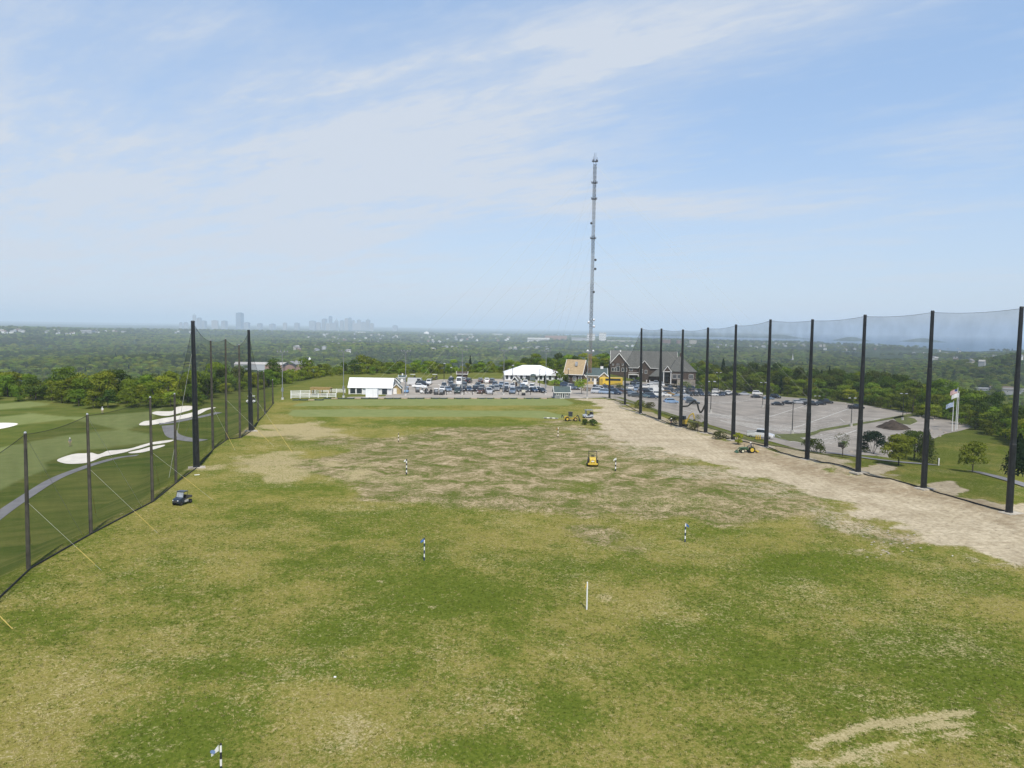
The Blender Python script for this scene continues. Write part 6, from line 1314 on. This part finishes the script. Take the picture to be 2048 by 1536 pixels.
# ------------------------------------------------------------------ carts, machines, people
M_JDY = mat('machine_yellow', (.58, .41, .05), .5, var=.06); M_JDG = mat('machine_green', (.05, .11, .05), .45, var=.1); M_STEEL = mat('dark_steel', (.05, .05, .05), .6, var=.15); M_CLEAR = mat('clear_windshield', (.30, .33, .36), .15, var=.1)
def wheel(par, x, y, r, w, rim=M_RIM, hub=.55):
    m = MB(); m.cyl((0, -w / 2, 0), (0, w / 2, 0), r, r, 16); o = m.build('wheel', M_TYRE, par, bevel=.02, loc=(x, y, r)); q = MB(); q.cyl((0, -w / 2 - .015, 0), (0, w / 2 + .015, 0), r * hub, r * hub, 12); q.build('rim', rim, o); return o
def cart(px, py, head, label, body, roof, group=None, name='golf_cart'):
    p = T(px, py); e = empty(name, p, R(90 + head), label, 'golf cart', group); b = MB(); b.prism([(-1.15, .32), (-1.15, .62), (-.95, .80), (-.55, .92), (-.45, .45), (.15, .45), (.2, .78), (1.1, .8), (1.15, .4), (1.0, .28)], -.58, .58); b.build('body', body, e, bevel=.04)
    s = MB(); s.box((.3, 0, .80), (.5, 1.05, .14)); s.box((.58, 0, 1.1), (.12, 1.05, .5)); s.build('seat', M_STEEL, e, bevel=.03)
    f = MB(); 
    for x in (-.55, .85):
        for y in (-.52, .52): f.cyl((x, y, .8), (x * .95, y, 1.78), .03, .03, 5)
    f.build('roof_frame', M_STEEL, e); r = MB(); r.box((.12, 0, 1.82), (1.75, 1.2, .09)); r.build('roof', roof, e, bevel=.04); w = MB(); w.box((-.55, 0, 1.32), (.03, 1.0, .75)); w.build('windscreen', M_CLEAR, e)
    st = MB(); st.cyl((-.5, -.25, .85), (-.2, -.25, 1.1), .03, .03, 5); st.lathe([(.16, 0), (.17, .03)], (-.2, -.25, 1.1), 10); st.build('steering_wheel', M_STEEL, e); bg = MB(); bg.box((.95, 0, 1.05), (.3, .9, .5)); bg.build('bag_rack', M_STEEL, e, bevel=.04)
    for x in (-.8, .75):
        for y in (-.5, .5): wheel(e, x, y, .23, .18)
    return e
g4 = 'golf carts at the corner of the lot'
cart(835,785,10,'dark golf cart with white roof, leftmost by the lot corner',M_STEEL,M_WHITE,g4); cart(848,787,-60,'white golf cart seen side on, second from the left by the lot corner',M_WHITE,M_WHITE,g4); cart(872,789.5,15,'dark golf cart at the front edge of the lot, left of two',M_STEEL,M_WHITE,g4); cart(884,790,-10,'dark golf cart at the front edge of the lot, right of two',M_STEEL,M_WHITE,g4); cart(857,788,-70,'cart with folded bag rack just right of the white golf cart',M_STEEL,M_STEEL,g4)
cart(825,758.5,-90,'roofed cart on the far lawn, left of two',M_WOOD,M_WHITE,'carts on the far lawn'); cart(869,758.5,-90,'roofed cart on the far lawn, right of two',M_WOOD,M_WHITE,'carts on the far lawn'); cart(813,786,0,'light blue cart beside the yellow gabled shed',mat('cart_blue',(.20,.36,.58),.4),mat('cart_blue',(.20,.36,.58)))
cart(1176,836,-75,'white golf cart parked at the edge of the bare soil',mat('cart_grey',(.42,.45,.50),.4),mat('cart_grey_roof',(.22,.24,.27),.5))
cart(502,806,-80,'white golf cart on the fairway behind the farther black pole',M_WHITE,M_WHITE)
def utility_cart():
    p = T(364, 1008); e = empty('utility_vehicle', p, R(90 - 16), 'dark blue utility cart with roof and windscreen on the turf by the left net', 'utility vehicle'); m = paint('navy', (.018, .030, .055), .4); L_ = 1.5
    b = MB(); b.loft([[(-1.5, -.55, .42), (-1.5, .55, .42), (-1.5, .55, .85), (-1.5, -.55, .85)], [(-1.2, -.70, .36), (-1.2, .70, .36), (-1.2, .66, .98), (-1.2, -.66, .98)], [(-.45, -.74, .34), (-.45, .74, .34), (-.45, .70, 1.15), (-.45, -.70, 1.15)], [(-.40, -.74, .34), (-.40, .74, .34), (-.40, .72, .62), (-.40, -.72, .62)], [(.75, -.74, .34), (.75, .74, .34), (.75, .72, .62), (.75, -.72, .62)]]); b.build('body', m, e, bevel=.04)
    d = MB(); e.scale = (.70, .70, .74); d.box((1.05, 0, .88), (.95, 1.36, .10)); d.box((1.05, -.67, 1.02), (.95, .06, .22)); d.box((1.05, .67, 1.02), (.95, .06, .22)); d.box((1.50, 0, 1.02), (.06, 1.36, .22)); d.box((.60, 0, 1.02), (.06, 1.36, .22)); d.build('cargo_bed', mat('bed_grey', (.07, .07, .075), .6), e)
    s = MB(); s.box((.15, -.33, .75), (.5, .55, .16)); s.box((.15, .33, .75), (.5, .55, .16)); s.box((.42, -.33, 1.1), (.12, .55, .6)); s.box((.42, .33, 1.1), (.12, .55, .6)); s.build('seat', M_STEEL, e, bevel=.03)
    f = MB()
    for y in (-.66, .66): f.tube([(-.55, y, 1.1), (-.25, y * .96, 1.88), (.5, y * .96, 1.88), (.55, y, .62)], .035, 6)
    f.cyl((-.25, -.63, 1.88), (-.25, .63, 1.88), .035, .035, 6); f.cyl((.5, -.63, 1.88), (.5, .63, 1.88), .035, .035, 6); f.build('roll_cage', M_STEEL, e)
    r = MB(); r.box((.14, 0, 1.94), (1.05, 1.42, .08)); r.build('roof', m, e, bevel=.035); w = MB(); w.add([(-.54, -.6, 1.14), (-.54, .6, 1.14), (-.29, .58, 1.82), (-.29, -.58, 1.82)], [(0, 1, 2, 3)]); w.add([(-.52, -.6, 1.14), (-.52, .6, 1.14), (-.27, .58, 1.82), (-.27, -.58, 1.82)], [(3, 2, 1, 0)]); w.build('windscreen', M_CLEAR, e)
    g = MB(); g.box((-1.51, 0, .66), (.05, .7, .26)); g.build('grille', M_STEEL, e)
    for y in (-.45, .45): h = MB(); h.box((-1.49, y, .80), (.08, .2, .12)); h.build('headlight', M_HEAD, e)
    for y in (-.735, .735): h = MB(); h.box((.15, y, .55), (.85, .03, .34)); h.build('door_panel', mat('door_pale', (.50, .49, .46), .5), e)
    for x in (-1.0, 1.15):
        for y in (-.62, .62): wheel(e, x, y, .32, .26, M_STEEL)
utility_cart()
def roller():
    p = T(1185, 931); s = 1.0; e = empty('vibratory_roller', p, R(90 - 4), 'yellow ride-on roller with black roll bar on the worn turf, seen from behind', 'roller')
    b = MB(); b.loft([[(-1.45, -.62, .62), (-1.45, .62, .62), (-1.45, .52, 1.35), (-1.45, -.52, 1.35)], [(-1.3, -.66, .52), (-1.3, .66, .52), (-1.3, .56, 1.52), (-1.3, -.56, 1.52)], [(-.1, -.66, .52), (-.1, .66, .52), (-.1, .60, 1.62), (-.1, -.60, 1.62)]]); b.build('engine_hood', M_JDY, e, bevel=.05)
    bp = MB(); bp.box((-1.42, 0, .52), (.34, 1.75, .34)); bp.build('rear_bumper', M_JDY, e, bevel=.05); fr = MB(); fr.box((.6, 0, .75), (1.4, .9, .4)); fr.build('chassis', M_STEEL, e); 
    dk = MB(); dk.box((.35, 0, 1.05), (1.0, 1.2, .12)); dk.build('platform', M_STEEL, e); st = MB(); st.box((.25, 0, 1.3), (.5, .55, .35)); st.box((.05, 0, 1.65), (.14, .55, .5)); st.build('seat', M_STEEL, e, bevel=.03)
    r = MB()
    for y in (-.72, .72): r.box((-.12, y, 1.75), (.1, .1, 1.75))
    r.box((-.12, 0, 2.66), (.1, 1.54, .1)); r.build('roll_bar', M_BLACK, e); d = MB(); d.cyl((1.55, -.85, .62), (1.55, .85, .62), .62, .62, 24); d.build('drum', M_STEEL, e); y_ = MB(); 
    for y in (-.95, .95): y_.box((1.05, y, .62), (1.3, .12, .22))
    y_.build('drum_yoke', M_JDY, e); sw = MB(); sw.cyl((.8, 0, 1.1), (.62, 0, 1.55), .03, .03, 5); sw.lathe([(.2, 0), (.2, .03)], (.62, 0, 1.55), 12); sw.build('steering_wheel', M_STEEL, e)
    e.scale = (.8, .8, .8); wheel(e, -.75, .78, .62, .42, M_STEEL); wheel(e, -.75, -.78, .62, .42, M_STEEL)
    q = MB(); q.box((-1.478, .02, 1.02), (.03, .5, .18)); q.build('name_plate', M_WHITE, e); v = MB(); v.box((-1.478, -.25, .76), (.03, .2, .1)); v.build('vent', M_BLACK, e); v = MB(); v.box((-1.478, .28, .76), (.03, .2, .1)); v.build('vent', M_BLACK, e); l = MB(); l.box((-1.46, 0, 1.27), (.04, .14, .10)); l.build('latch', M_BLACK, e)
roller()
def backhoe():
    p = T(1141, 842); e = empty('backhoe_tractor', p, R(4), 'yellow backhoe tractor with dark cab beside the mown tee strip', 'backhoe'); b = MB(); b.prism([(-2.2, .7), (-2.3, 1.2), (-1.9, 1.55), (-.7, 1.6), (-.4, 1.0), (1.1, 1.0), (1.3, 1.5), (2.0, 1.4), (2.1, .7)], -.55, .55); b.build('body', mat('dusty_yellow', (.46, .32, .03), .6, var=.25), e, bevel=.06)
    c = MB(); c.box((-.1, 0, 2.15), (1.35, 1.35, 1.3), 0, .92); c.build('cab', M_GLASS, e); r = MB(); r.box((-.1, 0, 2.85), (1.6, 1.5, .14)); r.build('cab_roof', M_STEEL, e, bevel=.04)
    f = MB(); f.tube([(1.6, .4, 1.2), (2.5, .4, 1.9), (3.1, .4, .6)], .10, 6); f.tube([(1.6, -.4, 1.2), (2.5, -.4, 1.9), (3.1, -.4, .6)], .10, 6); f.build('loader_arm', M_STEEL, e); k = MB(); k.prism([(2.9, .15), (3.6, .1), (3.2, .35), (3.0, .95), (2.85, .95)], -1.0, 1.0); k.build('bucket', M_STEEL, e)
    e.scale = (.64, .64, .68); a = MB(); a.tube([(-2.2, 0, .9), (-2.9, 0, 2.0), (-3.1, 0, 1.0)], .12, 6); a.build('digger_arm', M_STEEL, e)
    for y in (-.8, .8): wheel(e, -1.2, y, .72, .45, M_JDY); wheel(e, 1.6, y, .62, .40, mat('rim_tan', (.48, .34, .12), .5))
backhoe()
def tractor():
    p = T(1496, 905); e = empty('tractor', p, R(180 + 6), 'green tractor with yellow wheels driving on the soil bank beside the fifth pole', 'tractor'); b = MB(); b.prism([(.2, .7), (.3, 1.25), (1.9, 1.15), (2.0, .6)], -.36, .36); b.box((-.3, 0, .8), (1.1, .7, .4)); b.build('hood', M_JDG, e, bevel=.05)
    f = MB(); f.box((-.6, -.72, 1.25), (1.1, .4, .08)); f.box((-.6, .72, 1.25), (1.1, .4, .08)); f.build('fender', M_JDG, e, bevel=.03); s = MB(); s.box((-.55, 0, 1.15), (.5, .5, .12)); s.box((-.8, 0, 1.4), (.1, .5, .4)); s.build('seat', M_STEEL, e)
    r = MB(); r.tube([(-1.0, -.5, 1.1), (-1.0, -.5, 2.1), (-1.0, .5, 2.1), (-1.0, .5, 1.1)], .04, 6); r.cyl((1.0, .2, 1.2), (1.0, .2, 1.9), .04, .04, 6); r.build('roll_bar', M_STEEL, e); l = MB(); l.tube([(.4, .42, 1.0), (1.9, .42, 1.1), (2.6, .42, .35)], .07, 6); l.tube([(.4, -.42, 1.0), (1.9, -.42, 1.1), (2.6, -.42, .35)], .07, 6); l.build('loader_arm', M_JDG, e)
    k = MB(); k.prism([(2.5, .08), (3.0, .05), (2.7, .3), (2.55, .55)], -.8, .8); k.build('bucket', M_JDG, e); g = MB(); g.box((-2.0, 0, .35), (.5, 1.5, .25)); g.box((-1.5, 0, .5), (.8, .15, .15)); g.build('rear_grader', M_JDY, e)
    e.scale = (.72, .72, .72)
    for y in (-.72, .72): wheel(e, -.6, y, .72, .38, M_JDY, .6); wheel(e, 1.5, y * .85, .42, .26, mat('rim_white', (.66, .62, .45), .5), .6)
    return p
TRP = tractor()
def excavator():
    p = T(1367, 853); e = empty('mini_excavator', p, R(-20), 'yellow mini excavator with raised arm on the bank between net poles', 'excavator')
    for y in (-.55, .55): t = MB(); t.box((0, y, .25), (1.7, .32, .5)); t.build('track', M_TYRE, e, bevel=.12)
    b = MB(); b.box((-.1, 0, 1.0), (1.5, 1.3, .9)); b.build('house', M_JDY, e, bevel=.08); c = MB(); c.box((.1, .2, 1.8), (.8, .8, .8), 0, .9); c.build('cab', M_GLASS, e); a = MB(); a.tube([(.6, -.2, 1.0), (1.2, -.2, 2.4), (1.9, -.2, 2.9), (2.2, -.2, 1.7)], .13, 6); a.build('boom', M_JDY, e); k = MB(); k.prism([(2.05, 1.7), (2.5, 1.5), (2.2, 1.2), (1.95, 1.4)], -.45, .05); k.build('bucket', M_STEEL, e); l = MB(); l.box((-.86, 0, 1.05), (.05, .4, .35)); l.build('emblem_panel', M_STEEL, e)
excavator()
SKIN = mat('skin', (.45, .28, .20), .6)
def person(p, top, legs, hat, label, sit=False, rz=0, hgt=1.75, cat='person'):
    e = empty('person', p, rz, label, cat); bm = bmesh.new()
    J = {'pel': (0, 0, .95), 'ch': (0, 0, 1.28), 'nk': (0, -.01, 1.50), 'hd': (0, -.02, 1.62), 'tp': (0, -.02, 1.73), 'ls': (-.19, 0, 1.42), 'le': (-.26, .02, 1.14), 'lh': (-.25, -.10, .90), 'lf': (-.25, -.13, .80), 'rs': (.19, 0, 1.42), 're': (.27, .02, 1.14), 'rh': (.25, -.12, .92), 'rf': (.25, -.15, .82), 'll': (-.10, 0, .88), 'lk': (-.11, -.03, .50), 'la': (-.12, .02, .08), 'lt': (-.13, -.16, .04), 'rl': (.10, 0, .88), 'rk': (.12, -.02, .50), 'ra': (.13, .05, .08), 'rt': (.14, -.12, .04)}
    if sit:
        for k, v in {'lk': (-.14, -.45, .86), 'la': (-.14, -.50, .42), 'lt': (-.14, -.66, .38), 'rk': (.14, -.45, .86), 'ra': (.14, -.50, .42), 'rt': (.14, -.66, .38), 'lh': (-.18, -.38, 1.12), 'rh': (.18, -.38, 1.12), 'lf': (-.14, -.46, 1.12), 'rf': (.14, -.46, 1.12)}.items(): J[k] = v
    E = [('pel', 'ch'), ('ch', 'nk'), ('nk', 'hd'), ('hd', 'tp'), ('ch', 'ls'), ('ls', 'le'), ('le', 'lh'), ('lh', 'lf'), ('ch', 'rs'), ('rs', 're'), ('re', 'rh'), ('rh', 'rf'), ('pel', 'll'), ('ll', 'lk'), ('lk', 'la'), ('la', 'lt'), ('pel', 'rl'), ('rl', 'rk'), ('rk', 'ra'), ('ra', 'rt')]
    RD = {'pel': .15, 'ch': .16, 'nk': .06, 'hd': .105, 'tp': .08, 'ls': .075, 'rs': .075, 'le': .05, 're': .05, 'lh': .038, 'rh': .038, 'lf': .03, 'rf': .03, 'll': .10, 'rl': .10, 'lk': .07, 'rk': .07, 'la': .045, 'ra': .045, 'lt': .04, 'rt': .04}
    ks = list(J); me = bpy.data.meshes.new('body'); me.from_pydata([J[k] for k in ks], [(ks.index(a), ks.index(b)) for a, b in E], []); o = bpy.data.objects.new('body', me); C.objects.link(o); o.parent = e
    sk = o.modifiers.new('skin', 'SKIN'); 
    for i, k in enumerate(ks): me.skin_vertices[0].data[i].radius = (RD[k], RD[k] * (.75 if k in ('ch', 'pel') else 1)); me.skin_vertices[0].data[i].use_root = k == 'pel'
    o.modifiers.new('sub', 'SUBSURF').levels = 1; o.modifiers['sub'].render_levels = 1
    dg = bpy.context.evaluated_depsgraph_get(); m2 = bpy.data.meshes.new_from_object(o.evaluated_get(dg)); o.modifiers.clear(); o.data = m2; m2.materials.clear()
    for m in (SKIN, top, legs, M_STEEL): m2.materials.append(m)
    for f in m2.polygons:
        c = f.center; f.material_index = 3 if (c.z < .10 and not sit) else 2 if (c.z < .97 and abs(c.x) < .22) or (sit and c.z < .98) else 1 if 1.49 > c.z > 1.0 and (abs(c.x) < .24 or c.z > 1.15) else 0
    n = MB(); n.cyl((0, -.12, 1.63), (0, -.145, 1.60), .018, .012, 5); n.build('nose', SKIN, e)
    h = MB(); h.lathe([(.135, 1.66), (.13, 1.70), (.10, 1.77), (.03, 1.80)], (0, -.02, 0), 12); h.box((0, -.16, 1.67), (.18, .12, .02)); h.build('cap', hat, e); e.scale = (hgt / 1.78,) * 3; return e
DRK = mat('dark_cloth', (.03, .03, .035), .9); TANC = mat('tan_cloth', (.33, .27, .19), .9); GRC = mat('grey_cloth', (.25, .25, .26), .9)
person(T(1342, 853), DRK, DRK, M_WHITE, 'worker in dark clothes and white hard hat standing on the soil by the eighth pole', rz=R(20))
q = TRP.copy(); q.x += .4; q.z += .18; person(q, GRC, TANC, M_WHITE, 'driver in a white cap sitting on the green tractor', True, rz=R(-86), hgt=1.55)
for i, (x, y) in enumerate([(205, 828), (140, 893), (627, 0)][:2]): person(T(x, y), M_WHITE if i == 0 else GRC, TANC, M_WHITE, ['golfer in white standing on the fairway before the left wood', 'small golfer in grey on the near green left of the path bunker'][i], rz=R(40 * i))
# small things
def soil_mound():
    p = T(1785, 857); s = mpp(p); e = empty('soil_mound', p, 0, 'dark brown mound of soil heaped in the corner of the lot', 'soil heap'); rng = np.random.default_rng(4); mb = MB(); n = 28; vs = []; fs = []
    for j in range(12):
        t = j / 11
        for i in range(n):
            a = 2 * math.pi * i / n; r = (1 - t) * (1 + .14 * math.sin(3 * a + 1) + .08 * rng.uniform(-1, 1)); vs.append((r * 28 * s * math.cos(a) * (1.0 if math.cos(a) < 0 else 1.15), r * 4.4 * math.sin(a), 17 * s * (t ** .85) * (1 + .10 * rng.uniform(-1, 1))))
    for j in range(11):
        for i in range(n): fs.append((j * n + i, j * n + (i + 1) % n, (j + 1) * n + (i + 1) % n, (j + 1) * n + i))
    mb.add(vs, fs); mb.build('heap', mat('dark_soil', (.065, .048, .035), .95, var=.25, scale=.8, bump=.6, bscale=3), e, smooth=True)
soil_mound()
def rocks(pts, label, group):
    for i, (x, y, w, h) in enumerate(pts):
        p = T(x, y); s = mpp(p); rng = np.random.default_rng(int(x * 7 + y)); bm = bmesh.new(); bmesh.ops.create_icosphere(bm, subdivisions=2, radius=.5)
        for v in bm.verts: v.co *= rng.uniform(.8, 1.15); v.co.x *= w * s; v.co.y *= w * s * .7; v.co.z *= h * s * 2
        me = bpy.data.meshes.new('rock'); bm.to_mesh(me); bm.free(); me.materials.append(M_STONE); o = bpy.data.objects.new('rock', me); C.objects.link(o); o.location = p; tag(o, label, 'rock', group)
rocks([(1442, 790, 16, 9), (1456, 789, 14, 10), (1447, 781, 14, 8), (1466, 788, 12, 8), (1434, 778, 12, 6), (1428, 769, 14, 4), (1462, 778, 10, 8)], 'grey boulder of the outcrop right of the clubhouse', 'boulders of the outcrop')
rocks([(1862, 862, 7, 3), (1868, 868, 6, 3), (1880, 861, 6, 3), (1890, 866, 7, 3), (1879, 873, 7, 3)], 'pale flat boulder at the lot corner beside the flagpoles', 'boulders by the flagpoles')
rocks([(1702, 905, 12, 4)], 'flat white boulder right of the black bin', None)
rocks([(1012, 756, 7, 3), (1006, 757, 5, 2)], 'grey boulder left of the marquee', 'boulders by the marquee')
rocks([(1604, 798, 6, 2), (1640, 802, 5, 2), (1690, 808, 6, 2), (1760, 818, 6, 2), (1815, 828, 6, 2.5), (1840, 835, 6, 2), (1868, 840, 7, 2.5)], 'low pale stone along the wood edge of the lot', 'edging stones of the lot')
def bin_():
    p = T(1682, 895); e = empty('bin', p, R(8), 'black square bin beside the half bare sapling', 'bin'); b = MB(); b.box((0, 0, .55), (1.0, .9, 1.1), 0, 1.06); b.build('body', M_BLACK, e, bevel=.05); l = MB(); l.box((0, 0, 1.14), (1.1, 1.0, .10)); l.build('lid', M_STEEL, e, bevel=.03); s = MB(); s.box((-.02, -.49, .75), (.5, .03, .3)); s.build('label_plate', M_STEEL, e)
bin_()
def post_sign():
    p = T(1877, 931); e = empty('marker_post', p, 0, 'short white post beside the footpath, right of the second pole', 'post'); b = MB(); b.box((0, 0, .62), (.2, .16, 1.24)); b.build('post', M_WHITE, e, bevel=.02); c = MB(); c.box((-.13, 0, .62), (.05, .16, 1.2)); c.build('side_panel', M_BLACK, e)
post_sign()
for i, x in enumerate((1512, 1516, 1520)):
    p = T(x, 879.5); e = empty('barrier', p, 0, f'small yellow barrier before the white pickup, {ORD[i]} from the left', 'barrier', 'yellow barriers by the pickup'); b = MB(); b.box((0, 0, .45), (.24, .2, .9), 0, .6); b.build('panel', M_JDY, e); f = MB(); f.box((0, 0, .04), (.5, .4, .08)); f.build('foot', M_BLACK, e)
def pipes():
    a, b = T(1088, 837), T(1116, 838.5); e = empty('pole_bundle', a, 0, 'pale striped pole lying on the turf left of the backhoe', 'pole'); m = MB(); d = b - a; m.cyl((0, 0, .16), tuple(d + Vector((0, 0, .16))), .14, .14, 8); m.build('pole', stripe_mat('pale_bands', ((.22, .22, .2), (.66, .64, .58)), 1.2, 'X'), e)
pipes()
def dispenser():
    p = T(1047, 791); e = empty('ball_dispenser', p, 0, 'cream and black ball machine standing before the rope fence', 'ball machine'); b = MB(); b.box((0, 0, .35), (1.1, .7, .7)); b.build('base', M_BLACK, e); c = MB(); c.box((0, 0, 1.3), (1.1, .7, .7)); c.build('case', mat('cream_panel', (.58, .55, .45), .5), e, bevel=.04); l = MB(); l.box((-.5, 0, .9), (.1, .6, .6)); l.box((.5, 0, .9), (.1, .6, .6)); l.build('leg', M_STEEL, e)
dispenser()
def litter():
    for i, (x, y, lab) in enumerate([(670, 1355, 'tiny white scrap on the dark turf near the bottom'), (394, 950, 'small white board on the grass below the nearer black pole'), (1905, 1112, 'white stone on the turf at the soil edge')]):
        p = T(x, y); e = empty('white_scrap', p, R(30 * i), lab, 'scrap'); b = MB(); b.box((0, 0, .03), (.14 + .5 * (i == 1), .1 + .1 * (i == 1), .06)); b.build('piece', M_WHITE, e, bevel=.01)
    rng = np.random.default_rng(9)
    for i in range(34):
        x, y = rng.uniform(1715, 1845), rng.uniform(1050, 1118); p = T(x, y); bm = bmesh.new(); bmesh.ops.create_icosphere(bm, subdivisions=1, radius=.10)
        for v in bm.verts: v.co = Vector((v.co.x * rng.uniform(.8, 1.9), v.co.y * rng.uniform(.8, 1.7), v.co.z * .5))
        me = bpy.data.meshes.new('stone'); bm.to_mesh(me); bm.free(); me.materials.append(M_STONE); o = bpy.data.objects.new('stone', me); C.objects.link(o); o.location = p; tag(o, 'pale loose stone scattered on the worn turf beside the soil strip', 'stone', 'loose pale stones')
litter()
# ------------------------------------------------------------------ haze
def haze():
    mb = MB(); mb.box((0, 22000, (240 - 106) / 2), (96000, 60000, 240 + 106)); M = bpy.data.materials.new('haze'); M.use_nodes = True; nt = M.node_tree; nt.nodes.remove(nt.nodes['Principled BSDF']); v = nt.nodes.new('ShaderNodeVolumePrincipled'); v.inputs['Color'].default_value = (0.74, 0.87, 1.0, 1); v.inputs['Density'].default_value = HAZE; v.inputs['Anisotropy'].default_value = -0.2
    nt.links.new(v.outputs[0], nt.nodes['Material Output'].inputs['Volume']); o = mb.build('haze', M); tag(o, 'pale blue haze over the far lowland', 'haze', None, 'stuff'); o.display_type = 'WIRE'
HAZE = 0.95e-4
haze()
